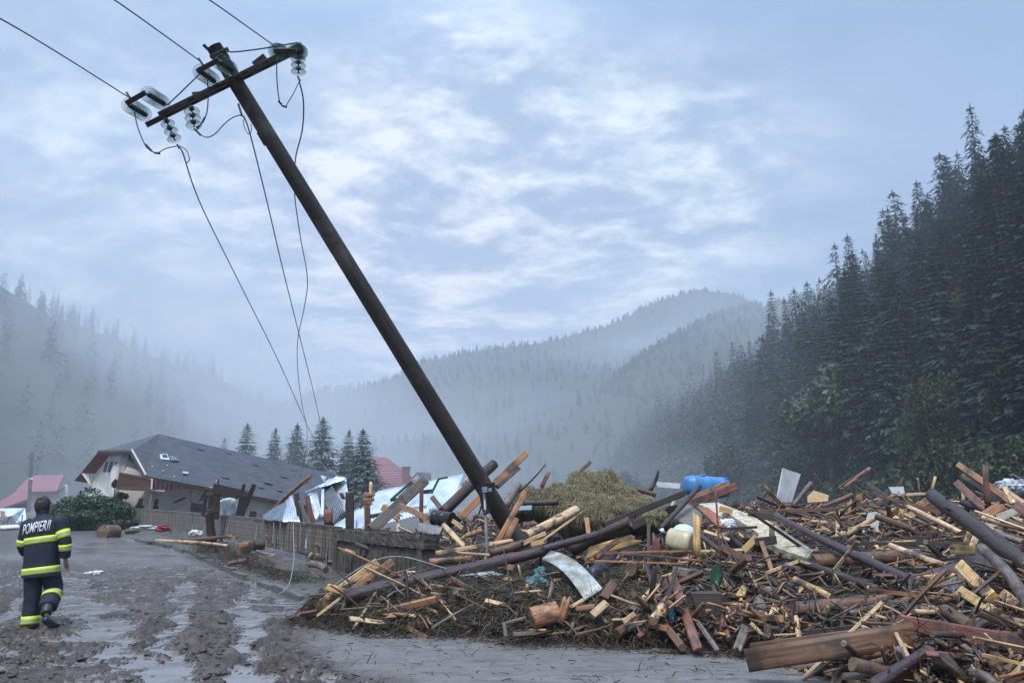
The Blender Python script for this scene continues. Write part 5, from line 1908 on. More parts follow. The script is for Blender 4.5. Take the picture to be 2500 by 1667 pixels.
def resample(rings, n):
    """smooth interpolation between rings"""
    out = []
    P_ = [Vector(r[0]) for r in rings]; X_ = [Vector(r[1]) for r in rings]; Y_ = [Vector(r[2]) for r in rings]
    def cr(A, i, t):
        p0, p1, p2, p3 = A[max(i - 1, 0)], A[i], A[i + 1], A[min(i + 2, len(A) - 1)]
        return .5 * ((2 * p1) + (p2 - p0) * t + (2 * p0 - 5 * p1 + 4 * p2 - p3) * t * t + (-p0 + 3 * p1 - 3 * p2 + p3) * t ** 3)
    for i in range(len(rings) - 1):
        for k in range(n):
            t = k / n
            out.append((cr(P_, i, t), cr(X_, i, t), cr(Y_, i, t)))
    out.append((P_[-1], X_[-1], Y_[-1]))
    return out


def vf_mesh(name, V, F, mat, smooth=True, wrinkle=0.0, seed=0, sc=9.0):
    if wrinkle:
        A = np.array(V)
        d1 = fbm(A[:, 0] * sc + A[:, 1] * 3, A[:, 2] * sc * .8, 3, seed) - .5
        d2 = fbm(A[:, 0] * sc + 30, A[:, 2] * sc + A[:, 1] * sc, 3, seed + 5) - .5
        A[:, 1] += d1 * wrinkle; A[:, 0] += d2 * wrinkle * .8
        V = [tuple(a) for a in A]
    me = bpy.data.meshes.new(name); me.from_pydata(V, [], F); me.materials.append(mat)
    if smooth: smooth_me(me)
    me.update()
    return me


def build_person():
    org = G(74, 1531); org.z = ground_z(org.x, org.y) - .01
    root_loc = org
    MN = simple_mat("navy_turnout_cloth", (0.010, 0.014, 0.030), .75, (0.018, 0.024, 0.046), 30, bump_s=.25, bump_d=.004)
    MY = simple_mat("fluorescent_yellow", (0.78, 0.95, 0.03), .5, (0.62, 0.78, 0.03), 12)
    MS = simple_mat("silver_reflective", (0.50, 0.52, 0.54), .35, (0.40, 0.42, 0.44), 20, metal=.2)
    MSK = simple_mat("skin", (0.34, 0.17, 0.115), .5, (0.40, 0.20, 0.13), 12)
    MH = simple_mat("dark_hair", (0.020, 0.014, 0.011), .6, (0.035, 0.025, 0.02), 60, bump_s=.5, bump_d=.004)
    MB = simple_mat("rubber_boot", (0.018, 0.022, 0.026), .32, (0.04, 0.038, 0.036), 9)
    ML = simple_mat("printed_letters", (0.72, 0.74, 0.76), .5, (0.60, 0.62, 0.64), 30)
    # local axes: x to the right of the picture, y away, z up. The figure faces away (+y) and a touch to the right.
    hipL, kneeL, ankL = (.02, 0, .92), (.005, .015, .50), (-.005, .0, .09)
    hipR, kneeR, ankR = (.21, 0, .92), (.255, .08, .50), (.342, -.225, .215)
    toeR = (.392, -.185, .10)
    chest = (.12, 0, 1.30); neck = (.105, .015, 1.50)
    head_c = (.085, .03, 1.655)
    shL, elL, wrL = (-.085, .0, 1.41), (-.165, .02, 1.13), (-.12, .16, .93)
    shR, elR, wrR = (.352, .0, 1.42), (.442, -.01, 1.15), (.425, .03, .92)
    # ---- body (skin), one continuous surface
    sk = bpy.data.meshes.new("body_skel")
    vs = [(.115, 0, .95), (.12, 0, 1.15), chest, (.11, .01, 1.46), (.10, .018, 1.53), (.088, .025, 1.585), head_c, (.084, .03, 1.715),
          shL, elL, wrL, shR, elR, wrR, hipL, kneeL, ankL, (-.005, .13, .04), hipR, kneeR, ankR, toeR]
    ed = [(0, 1), (1, 2), (2, 3), (3, 4), (4, 5), (5, 6), (6, 7), (3, 8), (8, 9), (9, 10), (3, 11), (11, 12), (12, 13), (0, 14), (14, 15), (15, 16), (16, 17), (0, 18), (18, 19), (19, 20), (20, 21)]
    rad = [.11, .12, .12, .06, .055, .056, .088, .080, .035, .035, .026, .035, .035, .026, .085, .058, .042, .035, .085, .050, .030, .022]
    hands = [(10, (-.085, .19, .88), -1), (13, (.428, .055, .84), 1)]
    # right hand visible: palm and five fingers
    def add(v, r, par):
        vs.append(v); rad.append(r); ed.append((par, len(vs) - 1)); return len(vs) - 1
    for (wi, palm, s_) in hands:
        p = add(palm, .030, wi)
        px, py, pz = palm
        for k, (dx, L) in enumerate(((-.026, .062), (-.009, .074), (.009, .070), (.026, .055))):
            q = add((px + dx * .6, py + .012 + dx * .4, pz - .035), .0115, p)
            q = add((px + dx * .7, py + .030, pz - .035 - L * .5), .010, q)
            add((px + dx * .7, py + .022, pz - .035 - L), .0085, q)
        q = add((px - .030 * s_, py + .018, pz - .005), .012, p)
        add((px - .036 * s_, py + .035, pz - .045), .010, q)
    sk.from_pydata(vs, ed, [])
    so = bpy.data.objects.new("body_skel", sk); COL.objects.link(so)
    md = so.modifiers.new("skin", 'SKIN'); md.use_smooth_shade = True
    sl = sk.skin_vertices[0].data
    for i, r in enumerate(rad): sl[i].radius = (r, r)
    sl[0].use_root = True
    s2 = so.modifiers.new("sub", 'SUBSURF'); s2.levels = 2; s2.render_levels = 2
    dg = bpy.context.evaluated_depsgraph_get()
    bme = bpy.data.meshes.new_from_object(so.evaluated_get(dg))
    bpy.data.objects.remove(so)
    bme.name = "body"; bme.materials.clear(); bme.materials.append(MSK); smooth_me(bme)
    root = link("person", bme, loc=root_loc, rot=(0, R(-5), 0))
    tag(root, "fire officer in dark navy uniform with yellow stripes walking away up the muddy road", "person")
    # ears and nose
    for sx in (-1, 1):
        bm = bmesh.new(); bmesh.ops.create_uvsphere(bm, u_segments=12, v_segments=8, radius=1)
        bmesh.ops.scale(bm, vec=(.012, .026, .036), verts=bm.verts)
        me = bpy.data.meshes.new("ear"); bm.to_mesh(me); bm.free(); me.materials.append(MSK); smooth_me(me)
        link("ear", me, root, loc=(.086 + sx * .093, .035, 1.650), rot=(0, 0, sx * -.4))
    V, F = ring_loft([((.085, .118, 1.675), (.006, 0, 0), (0, .006, .004)), ((.085, .132, 1.650), (.012, 0, 0), (0, .012, 0)), ((.085, .138, 1.628), (.017, 0, 0), (0, .016, 0)), ((.085, .118, 1.618), (.012, 0, 0), (0, .01, 0))], 10)
    link("nose", vf_mesh("nose", V, F, MSK), root)
    # hair: short cap, thinner at the crown
    bm = bmesh.new(); bmesh.ops.create_icosphere(bm, subdivisions=4, radius=1)
    rm = []
    for v in bm.verts:
        x, y, z = v.co
        # hairline: keep back and sides, open the face and neck
        if (y > .35 and z < .55) or z < -.72 + max(0, y) * 1.4: rm.append(v)
    bmesh.ops.delete(bm, geom=rm, context='VERTS')
    for v in bm.verts:
        x, y, z = v.co
        k = 1 + .012 * math.sin(x * 40 + z * 31) + .012 * math.sin(y * 37 - z * 23)
        v.co = (x * .1015 * k, y * .112 * k, z * .128 * k if z > 0 else z * .15 * k)
    me = bpy.data.meshes.new("hair"); bm.to_mesh(me); bm.free(); me.materials.append(MH); smooth_me(me)
    link("hair", me, root, loc=(.086, .028, 1.665))
    bm = bmesh.new(); bmesh.ops.create_icosphere(bm, subdivisions=3, radius=1)
    bmesh.ops.scale(bm, vec=(.038, .030, .020), verts=bm.verts)
    me = bpy.data.meshes.new("bald_crown"); bm.to_mesh(me); bm.free(); me.materials.append(simple_mat("scalp", (0.13, 0.075, 0.055), .5, (0.03, .02, .016), 40)); smooth_me(me)
    link("bald_crown", me, root, loc=(.090, -.045, 1.752), rot=(-.75, 0, 0))
    # ---- jacket
    tor = [((.115, 0, .70), (.245, 0, 0), (0, .165, 0)), ((.115, 0, .80), (.232, 0, 0), (0, .165, 0)), ((.12, 0, .98), (.222, 0, 0), (0, .160, 0)),
           ((.125, 0, 1.15), (.228, 0, 0), (0, .158, 0)), ((.125, 0, 1.30), (.232, 0, 0), (0, .150, 0)), ((.122, .0, 1.40), (.222, 0, .005), (0, .130, 0)),
           ((.115, .005, 1.46), (.175, 0, 0), (0, .105, 0)), ((.108, .01, 1.505), (.105, 0, 0), (0, .082, 0)), ((.10, .015, 1.54), (.078, 0, 0), (0, .076, 0)), ((.095, .018, 1.585), (.078, 0, 0), (0, .080, 0)), ((.095, .018, 1.587), (.066, 0, 0), (0, .068, 0))]
    torR = resample(tor, 5)
    tv = ring_loft(torR, 40, cap0=False, cap1=False)
    def arm(sh, el, wr, r0=.088, r1=.076, r2=.060):
        sh, el, wr = Vector(sh), Vector(el), Vector(wr)
        pts = [sh + Vector((0, 0, .035)) * 1.0 + (Vector((.10, 0, 1.38)) - sh) * .25, sh, lerp(sh, el, .5), lerp(sh, el, .88), lerp(el, wr, .12), lerp(el, wr, .6), wr]
        return resample(limb_rings(pts, [r0 * .80, r0 * 1.02, (r0 + r1) / 2, r1, r1 * .98, (r1 + r2) / 2, r2]), 4)
    aL, aR = arm(shL, elL, wrL), arm(shR, elR, wrR)
    V, F = join_vf([tv, ring_loft(aL, 22, True, True), ring_loft(aR, 22, True, True)])
    link("jacket", vf_mesh("jacket", V, F, MN, True, .016, 3, 10), root)
    # ---- trousers
    def leg(h, k, a, r):
        h, k, a = Vector(h), Vector(k), Vector(a)
        pts = [h + Vector((0, 0, .05)), lerp(h, k, .25), lerp(h, k, .7), k, lerp(k, a, .3), lerp(k, a, .75), a]
        return resample(limb_rings(pts, r), 4)
    lL = leg(hipL, kneeL, (-.005, 0, .035), [.125, .128, .115, .105, .103, .104, .108])
    lR = leg(hipR, kneeR, (.315, -.14, .29), [.122, .125, .115, .108, .112, .112, .108])
    pel = resample([((.115, 0, .78), (.20, 0, 0), (0, .13, 0)), ((.115, 0, .92), (.215, 0, 0), (0, .14, 0)), ((.115, 0, 1.0), (.20, 0, 0), (0, .13, 0))], 3)
    V, F = join_vf([ring_loft(lL, 24, True, True), ring_loft(lR, 24, True, True), ring_loft(pel, 24)])
    link("trousers", vf_mesh("trousers", V, F, MN, True, .024, 9, 11), root)
    # ---- stripes: yellow bands with a silver centre, wrapped round the cloth
    def band(rings_src, i0, i1, grow, name="reflective_stripe", label=None, seg=40, flip=1.0, skew=0.0, drop=None):
        rs = rings_src[i0:i1 + 1]
        def g_(r, k, dz=0): return (Vector(r[0]) + Vector((0, 0, dz)), Vector(r[1]) * k + Vector((0, 0, skew)), Vector(r[2]) * k)
        k = 1 + grow
        kk = [g_(rs[0], 1.0 + grow * .2)] + [g_(r, k) for r in rs] + [g_(rs[-1], 1.0 + grow * .2)]
        v, f = ring_loft(kk, seg, False, False)
        o = link(name, vf_mesh(name, v, f, MY, True, .012, 3, 10), root)
        # silver middle
        a, b_ = rs[0], rs[-1]
        def mixr(t):
            x = t * (len(rs) - 1); i = min(int(x), len(rs) - 2); q = x - i
            return tuple(lerp(Vector(rs[i][m_]), Vector(rs[i + 1][m_]), q) for m_ in range(3))
        v, f = ring_loft([g_(mixr(t), k + .012) for t in (.36, .5, .64)], seg, False, False)
        c = vf_mesh("silver_band", v, f, MS, True, .012, 3, 10)
        link("silver_band", c, o)
    def z_ring(rings, z0, z1, n=4):
        """resample rings between two heights"""
        zs = np.array([r[0].z for r in rings]); order = np.argsort(zs)
        out = []
        for z in np.linspace(z0, z1, n):
            i = np.searchsorted(zs[order], z); i = min(max(i, 1), len(zs) - 1)
            a, b_ = rings[order[i - 1]], rings[order[i]]
            t = (z - a[0].z) / max(1e-6, b_[0].z - a[0].z)
            out.append(tuple(lerp(a[m_], b_[m_], t) for m_ in range(3)))
        return out
    for (z0, z1, sq) in ((1.145, 1.235, .012), (.735, .825, .006)):
        band(z_ring(torR, z0, z1), 0, 3, .028, skew=sq)
    def at(rings, f0, f1, n=4):
        out = []
        for t in np.linspace(f0, f1, n):
            x = t * (len(rings) - 1); i = min(int(x), len(rings) - 2); q = x - i
            out.append(tuple(lerp(rings[i][m_], rings[i + 1][m_], q) for m_ in range(3)))
        return out
    band(at(aL, .42, .56), 0, 3, .07, seg=22); band(at(aL, .80, .90), 0, 3, .07, seg=22)
    band(at(aR, .33, .49), 0, 3, .07, seg=22); band(at(aR, .70, .82), 0, 3, .07, seg=22)
    band(at(lL, .80, .91), 0, 3, .06, seg=24); band(at(lR, .60, .74), 0, 3, .06, seg=24)
    # ---- boots
    bL = resample(limb_rings([(-.005, .0, .26), (-.005, .0, .12), (-.005, .01, .06)], [.085, .075, .070]), 3)
    foot = [((-.005, -.075, .05), (.038, 0, 0), (0, 0, .045)), ((-.005, -.03, .055), (.050, 0, 0), (0, 0, .055)), ((-.005, .06, .048), (.050, 0, 0), (0, 0, .048)), ((-.010, .15, .035), (.056, 0, 0), (0, 0, .034)), ((-.012, .205, .028), (.036, 0, 0), (0, 0, .022))]
    V, F = join_vf([ring_loft(bL, 16), ring_loft(resample(foot, 3), 16)])
    link("boot", vf_mesh("boot", V, F, MB), root)
    # trailing boot: heel lifted, sole turned to the viewer
    kk = Vector((.300, -.10, .34)); an = Vector((.345, -.235, .215)); 
    sh_ = resample(limb_rings([kk, lerp(kk, an, .5), an], [.082, .072, .062]), 3)
    hl = Vector((.352, -.285, .165)); ball = Vector((.405, -.15, .055)); tip = Vector((.435, -.085, .035))
    d = (ball - hl).normalized(); xx = Vector((1, .2, 0)); xx = (xx - d * xx.dot(d)).normalized(); nn = xx.cross(d)
    ft = [(hl, xx * .032, nn * .040), (lerp(hl, ball, .25), xx * .046, nn * .055), (lerp(hl, ball, .7), xx * .050, nn * .048), (ball, xx * .054, nn * .038), (tip, xx * .038, nn * .024)]
    V, F = join_vf([ring_loft(sh_, 16), ring_loft(resample(ft, 3), 16)])
    link("boot", vf_mesh("boot", V, F, MB), root)
    # ---- lettering across the shoulders
    fc = bpy.data.curves.new("lettering", 'FONT'); fc.body = "POMPIERII"; fc.size = .205; fc.align_x = 'CENTER'; fc.extrude = .0; fc.offset = .0025
    fc.space_character = 1.02
    fo = bpy.data.objects.new("lettering_tmp", fc); COL.objects.link(fo)
    dg = bpy.context.evaluated_depsgraph_get()
    tm = bpy.data.meshes.new_from_object(fo.evaluated_get(dg)); bpy.data.objects.remove(fo)
    bm = bmesh.new(); bm.from_mesh(tm)
    bmesh.ops.triangulate(bm, faces=bm.faces)
    bmesh.ops.subdivide_edges(bm, edges=[e for e in bm.edges if e.calc_length() > .03], cuts=1)
    xs = [v.co.x for v in bm.verts]; x0, x1 = min(xs), max(xs)
    tw = .37
    for v in bm.verts:
        u = (v.co.x - (x0 + x1) / 2) / (x1 - x0) * tw
        h_ = v.co.y
        x = .108 + u
        z = 1.300 + h_ * .98 + .018 * (u / tw) * 2 - .10 * u * u * 2
        # depth: lie on the cloth
        rr = z_ring(torR, z, z, 1)[0]
        hw, hd = Vector(rr[1]).length, Vector(rr[2]).length
        q = min(.72, abs((x - rr[0].x) / hw))
        y = rr[0].y - hd * (1 - q ** 2.4) ** (1 / 2.4) - .026
        v.co = (x, y, z)
    bm.to_mesh(tm); bm.free(); tm.materials.clear(); tm.materials.append(ML)
    so = link("lettering", tm, root)
    md = so.modifiers.new("t", 'SOLIDIFY'); md.thickness = .002


build_person()
# ================================================================== THE HEAP
def build_mound():
    xs = np.concatenate([np.arange(-11, 16, .11), np.arange(16, 60, .6)])
    ys = np.concatenate([np.arange(3, 18, .11), np.arange(18, 52, .3)])
    X, Y = np.meshgrid(xs, ys)
    Z = pile_z(X, Y)
    ins = inside(X, Y, PILE)
    Z = np.where(ins, Z, -.3)
    me = mesh_np("debris_mound", np.stack([X.ravel(), Y.ravel(), Z.ravel()], 1), grid_faces(len(xs), len(ys)))
    smooth_me(me)
    m, b, pr, out = newmat("trash_soil")
    pos = b.n('ShaderNodeNewGeometry').outputs['Position']
    n1 = b.noise(pos, 3.5, 6, .7); n2 = b.noise(pos, 26, 5, .7); n3 = b.noise(b.mapping(pos, (1, 4, 4), rot=(0, 0, .6)), 9, 4, .7)
    c = b.mix(b.smooth(n1, .35, .65), (0.028, 0.020, 0.015), (0.060, 0.045, 0.030))
    c = b.mix(b.smooth(n2, .55, .72), c, (0.13, 0.085, 0.05))
    c = b.mix(b.smooth(n3, .6, .72), c, (0.09, 0.055, 0.035))
    b.setin(pr, 'Base Color', c); pr.inputs['Roughness'].default_value = .7
    bump(b, pr, b.math('ADD', n2, b.math('ADD', n1, n3)), 1.0, .12)
    me.materials.append(m)
    tag(link("debris_mound", me), "dark matted core of the wreckage heap under the loose wood", "debris", kind='stuff')


build_mound()


def crop_panel(name, crop, pts, Y, mat, label, cat, th=.03):
    Ys = Y if isinstance(Y, (list, tuple)) else [Y] * len(pts)
    q = [crop(*p) for p in pts]
    cx, cy = sum(a for a, b in q) / len(q), sum(b for a, b in q) / len(q)
    KEEP.append((min(a for a, b in q), cy, max(a for a, b in q), cy, (max(b for a, b in q) - cy) * .8))
    return tag(slab(name, [P(*crop(*p), y) for p, y in zip(pts, Ys)], th, mat), label, cat, kind='thing')


cP = lambda x, y: (x, y)


def build_items():
    M_CREAM = None
    m, b, pr, out = newmat("chipped_cream_render")
    tc = b.n('ShaderNodeNewGeometry').outputs['Position']
    n = b.noise(tc, 13, 5, .7); n2 = b.noise(tc, 60, 3, .6); n3 = b.noise(tc, 3.0, 4, .6)
    c = b.mix(b.smooth(n, .42, .58), (0.62, 0.57, 0.44), (0.40, 0.34, 0.22))
    c = b.mix(b.smooth(n2, .62, .72), c, (0.16, 0.13, 0.09)); c = b.mix(b.math('MULTIPLY', b.smooth(n3, .55, .7), .6), c, (0.20, 0.17, 0.12))
    b.setin(pr, 'Base Color', c); pr.inputs['Roughness'].default_value = .85; bump(b, pr, n, .6, .03)
    M_CREAM = m
    M_BLUE = simple_mat("blue_plastic", (0.075, 0.26, 0.50), .38, (0.05, 0.20, 0.46), 3)
    M_LBLUE = simple_mat("pale_blue_board", (0.42, 0.62, 0.76), .5, (0.36, 0.52, 0.64), 4)
    M_BLACK = simple_mat("black_plastic", (0.018, 0.019, 0.023), .35, (0.04, 0.036, 0.034), 6)
    M_NAVY = simple_mat("navy_plastic", (0.020, 0.026, 0.05), .35, (0.035, 0.035, 0.045), 5)
    M_CREAMP = simple_mat("cream_plastic", (0.66, 0.60, 0.38), .4, (0.45, 0.38, 0.24), 6)
    M_OSB = simple_mat("strand_board", (0.56, 0.38, 0.18), .7, (0.28, 0.17, 0.08), 22, bump_s=.4)
    M_BEIGE = simple_mat("beige_cladding", (0.42, 0.37, 0.30), .5, (0.32, 0.27, 0.21), 4)
    M_PURP = simple_mat("plum_board", (0.12, 0.070, 0.082), .55, (0.08, 0.05, 0.055), 5)
    M_GREYB = simple_mat("grey_board", (0.20, 0.185, 0.165), .7, (0.13, 0.115, 0.10), 4)
    M_DWHITE = simple_mat("muddy_white_panel", (0.62, 0.64, 0.66), .45, (0.40, 0.39, 0.37), 2.2)
    M_MUDSHEET = simple_mat("mud_smeared_sheet", (0.58, 0.65, 0.64), .4, (0.20, 0.155, 0.095), 3.2, metal=.15, detail=8)
    # panels
    tag(slab("wall_slab", [P(1706, 1229, 13.6), P(1752, 1226, 13.8), P(1815, 1250, 13.4), P(1862, 1262, 13.2), P(1985, 1343, 11.8), P(1972, 1362, 11.7), P(1900, 1338, 12.0), P(1830, 1300, 12.6)], .09, M_CREAM),
        "long cream speckled wall panel lying across the middle of the heap", "panel")
    tag(slab("wall_slab", [P(1830, 1250, 13.9), P(1862, 1262, 13.3), P(1900, 1290, 12.9), P(1880, 1296, 12.95), P(1822, 1266, 13.6)], .07, M_CREAM), "short cream slab lying on the long cream panel", "panel")
    crop_panel("white_sheet", cD, [(160, 235), (266, 272), (212, 445), (118, 445)], [22, 22.3, 22, 21.7], M_DWHITE, "tall pale grey-white panel standing upright at the back of the heap", "panel", .05)
    crop_panel("white_sheet", cD, [(812, 352), (905, 348), (912, 392), (835, 392)], 24, M_WHITE, "small bright white board on the skyline right of centre", "board", .04)
    crop_panel("white_sheet", cC, [(890, 318), (1046, 330), (1040, 362), (905, 352)], 26, M_WHITE, "low white sheet left of the blue tank on the skyline", "sheet", .05)
    crop_panel("white_sheet", cB, [(694, 572), (852, 612), (846, 645), (690, 640)], 16.5, M_DWHITE, "white board jammed behind the end of the concrete wall", "board", .03)
    crop_panel("blue_board", cB, [(1278, 474), (1392, 464), (1392, 492), (1280, 497)], 14.2, M_LBLUE, "pale blue board right of the pole foot", "board", .03)
    crop_panel("grey_sheet", cC, [(985, 535), (1040, 455), (1110, 462), (1182, 520), (1172, 590), (1090, 590)], [13.4, 14, 14, 13.6, 13.1, 13.1], M_GREYB, "grey flat sheet leaning beside the cream panel", "sheet", .03)
    crop_panel("slatted_boarding", cC, [(1150, 478), (1210, 474), (1335, 568), (1318, 600), (1270, 590)], [12.9, 13, 12.6, 12.5, 12.6], simple_mat("orange_boarding", (0.34, 0.13, 0.065), .55, (0.2, 0.08, 0.045), 4, stretch=(1, 8, 8)), "orange-brown boarded panel left of the cream panel", "panel", .03)
    crop_panel("strand_board", cD, [(308, 410), (345, 372), (440, 402), (436, 440), (312, 448)], [20, 20.5, 20.5, 20, 19.8], M_OSB, "speckled yellow strand board near the upright white panel", "board", .03)
    crop_panel("plum_board", cD, [(1048, 870), (1238, 815), (1268, 868), (1100, 916)], [9.6, 10, 9.7, 9.3], M_PURP, "flat plum coloured board below the thick dark leaning log", "board", .03)
    crop_panel("white_cover", cD, [(690, 512), (735, 505), (762, 518), (748, 600), (752, 660), (728, 628), (700, 622), (648, 640), (668, 590)], 14.6, M_WHITE, "white bent cover with one curved edge standing in the wood", "cover", .04)
    crop_panel("grey_board", cD, [(1565, 735), (1640, 705), (1640, 760), (1610, 775)], 9.5, M_PURP, "small plum board at the right edge behind the dark log", "board", .03)
    crop_panel("dark_cabinet_side", cD, [(1275, 795), (1350, 735), (1470, 800), (1462, 925), (1385, 960), (1340, 900)], [10, 10.3, 10, 9.7, 9.5, 9.7], simple_mat("dark_veneer", (0.055, 0.032, 0.028), .4, (0.035, 0.022, 0.02), 4), "dark brown cabinet side wedged under the thick leaning log", "panel", .12)
    crop_panel("roofing_scrap", cC, [(945, 492), (970, 470), (1025, 462), (1010, 500), (975, 522)], 14.2, M_BLACK, "crumpled black roofing scrap above the grey sheet", "scrap", .03)
    # corrugated pieces on the heap
    corr("corrugated_sheet", cC, [(240, 750), (562, 985), (452, 1056), (188, 800)], [11.6, 10.3, 10.0, 11.2], M_MUDSHEET, "bowed white corrugated sheet smeared with mud at the front of the heap", 8, .012, axis=1, seed=31, bow=.10)
    corr("beige_cladding", cD, [(1475, 530), (1612, 478), (1632, 508), (1498, 570)], [12, 12.3, 12.1, 11.8], M_BEIGE, "upper strip of beige ribbed cladding near the right edge", 3, .02, axis=1, cat="cladding", seed=32)
    corr("beige_cladding", cD, [(1372, 560), (1452, 530), (1508, 588), (1418, 612)], [11.9, 12.1, 11.7, 11.5], M_BEIGE, "lower piece of beige ribbed cladding near the right edge", 3, .02, axis=1, cat="cladding", seed=33)
    # blue tank on its side
    c = P(*cC(1208, 350), 24); r = empty("blue_tank", c, "bright blue plastic tank lying on its side on the skyline", "tank")
    L, rad = 1.46, .32
    rings = []
    for (x, q) in ((-.73, .30), (-.72, .62), (-.66, .86), (-.52, .97), (-.5, 1.015), (-.44, 1.015), (-.42, .98), (-.12, 1.0), (-.10, 1.02), (.04, 1.02), (.06, 1.0), (.40, .98), (.42, 1.015), (.48, 1.015), (.5, .97), (.64, .86), (.71, .62), (.73, .3)):
        rings.append(((x, 0, 0), (0, rad * q, 0), (0, 0, rad * q)))
    V, F = ring_loft(rings, 32)
    o = link("tank_shell", vf_mesh("tank_shell", V, F, M_BLUE), r, rot=(0, .06, .15))
    link("lid", tube_mesh("lid", [(-.15, -.05, rad * .95), (-.15, -.05, rad + .05)], .13, 16, M_BLUE), r)
    link("lug", box_mesh("lug", .10, .12, .07, M_BLUE, .015), r, loc=(-.60, 0, rad * .88)); link("lug", box_mesh("lug", .10, .12, .07, M_BLUE, .015), r, loc=(.60, 0, rad * .80))
    # black drum by the sign
    a, b_ = P(*cB(785, 540), 14.4), P(*cB(900, 555), 14.2)
    r = empty("black_drum", (a + b_) / 2, "black plastic drum lying by the end of the concrete wall", "drum")
    L = (b_ - a).length; q = .125 * 14.3 / 13.5
    rings = [((x * L / 2, 0, 0), (0, q * k, 0), (0, 0, q * k)) for x, k in ((-1, .2), (-1, .9), (-.97, 1.04), (-.85, 1.04), (-.83, .97), (-.2, .99), (-.17, 1.05), (-.10, 1.05), (-.08, .99), (.82, .97), (.85, 1.04), (.97, 1.04), (1, .9), (1, .2))]
    V, F = ring_loft(rings, 28); o = link("drum_shell", vf_mesh("drum_shell", V, F, M_BLACK), r)
    m = frame_between(a, b_); m.translation = Vector((0, 0, 0)); o.matrix_local = m
    # cream canister and white bowl
    a, b_ = P(*cC(965, 665), 12.2), P(*cC(1112, 700), 12.0)
    r = empty("canister", (a + b_) / 2, "cream plastic canister half buried beside the yellow upright board", "canister")
    L = (b_ - a).length; q = .17
    V, F = ring_loft([((x * L / 2, 0, 0), (0, q * k, 0), (0, 0, q * k * .8)) for x, k in ((-1, .25), (-.97, .7), (-.8, .93), (.75, 1.0), (.95, .9), (1, .6), (1.0, .2))], 24)
    o = link("canister_shell", vf_mesh("canister_shell", V, F, M_CREAMP), r); m = frame_between(a, b_); m.translation = Vector((0, 0, 0)); o.matrix_local = m
    link("neck", tube_mesh("neck", [(-.25, 0, .12), (-.27, -.01, .17)], .035, 10, M_WHITE), r)
    c = P(*cC(1072, 648), 12.6)
    V, F = ring_loft([((0, 0, z), (q_, 0, 0), (0, q_, 0)) for z, q_ in ((-.02, .21), (0, .215), (.05, .20), (.11, .16), (.15, .10), (.165, .03))], 28)
    tag(link("plastic_bowl", vf_mesh("plastic_bowl", V, F, simple_mat("pale_blue_white", (0.62, 0.72, 0.82), .35, (0.5, 0.58, 0.66), 4)), loc=c, rot=(.1, .2, 0)), "upturned pale blue-white bowl behind the cream canister", "bowl")
    # navy pipe
    a, b_ = P(*cC(497, 905), 11.2), P(*cC(610, 815), 12.3)
    me = tube_mesh("plastic_pipe", spline([a, (a + b_) / 2, b_], 3), .115, 18, M_NAVY)
    tag(link("plastic_pipe", me), "thick dark navy pipe end right of the bowed white sheet", "pipe")
    # crumpled soft things
    def rag(name, px, py, Y, sx, sz, mat, label, cat, seed):
        bm = bmesh.new(); bmesh.ops.create_icosphere(bm, subdivisions=4, radius=1)
        A = np.array([v.co for v in bm.verts])
        d = 1 + .55 * (fbm(A[:, 0] * 2.6 + seed, A[:, 2] * 2.6 + A[:, 1] * 2, 4, seed) - .5) * 2
        for v, k in zip(bm.verts, d): v.co = (v.co.x * sx * k, v.co.y * sx * .7 * k, v.co.z * sz * k)
        me = bpy.data.meshes.new(name); bm.to_mesh(me); bm.free(); me.materials.append(mat)
        tag(link(name, me, loc=P(px, py, Y)), label, cat)
    M_PLAS = simple_mat("cloudy_plastic", (0.50, 0.54, 0.58), .3, (0.34, 0.36, 0.38), 6)
    rag("plastic_wrap", *cD(1590, 352), 17, .34, .17, M_PLAS, "heap of crumpled grey plastic wrap near the right edge skyline", "plastic wrap", 3)
    rag("plastic_bag", *cD(915, 985), 9.4, .16, .06, M_PLAS, "crumpled translucent bag on the wood below the long dark log", "bag", 4)
    rag("plastic_bag", *cC(1340, 585), 12.6, .12, .10, M_WHITE, "small white bag caught beside the cream panel", "bag", 5)
    rag("green_rag", *cC(1275, 985), 10.2, .08, .30, simple_mat("dark_green_cloth", (0.015, 0.075, 0.03), .7, (0.01, 0.04, 0.02), 8), "dark green cloth hanging in the front of the heap", "cloth", 6)
    rag("netting", *cC(150, 945), 10.8, .16, .10, simple_mat("turquoise_net", (0.12, 0.30, 0.32), .7, (0.06, 0.10, 0.09), 25), "bunch of turquoise netting in the grassy litter", "netting", 7)
    rag("netting", *cC(190, 885), 11.3, .12, .08, MATS["turquoise_net"], "smaller twist of turquoise netting above the bunch", "netting", 8)
    rag("plastic_strip", *cB(1075, 905), 11.6, .32, .06, M_PLAS, "whitish crumpled plastic strip below the long dark log", "plastic strip", 9)
    rag("foam_piece", *cB(655, 893), 12.6, .12, .045, M_WHITE, "white foam piece on the long dark log's left half", "foam", 10)
    rag("foam_piece", *cB(565, 898), 12.8, .09, .035, M_CREAMP, "cream foam piece left of the white one by the wall foot", "foam", 11)
    rag("white_rag", *cG(320, 1440), 16.5, .20, .035, M_WHITE, "white rag lying on the muddy road right of the fire officer", "rag", 12)
    rag("red_crate_scrap", *cG(965, 1015), 27.5, .24, .12, simple_mat("red_plastic", (0.30, 0.045, 0.07), .4, (0.3, 0.02, 0.04), 5), "crushed red plastic crate by the foot of the fence", "crate", 13)
    rag("white_plastic", *cG(1285, 1065), 25.5, .24, .10, M_WHITE, "small white plastic lump on the ground by the fence", "plastic", 14)
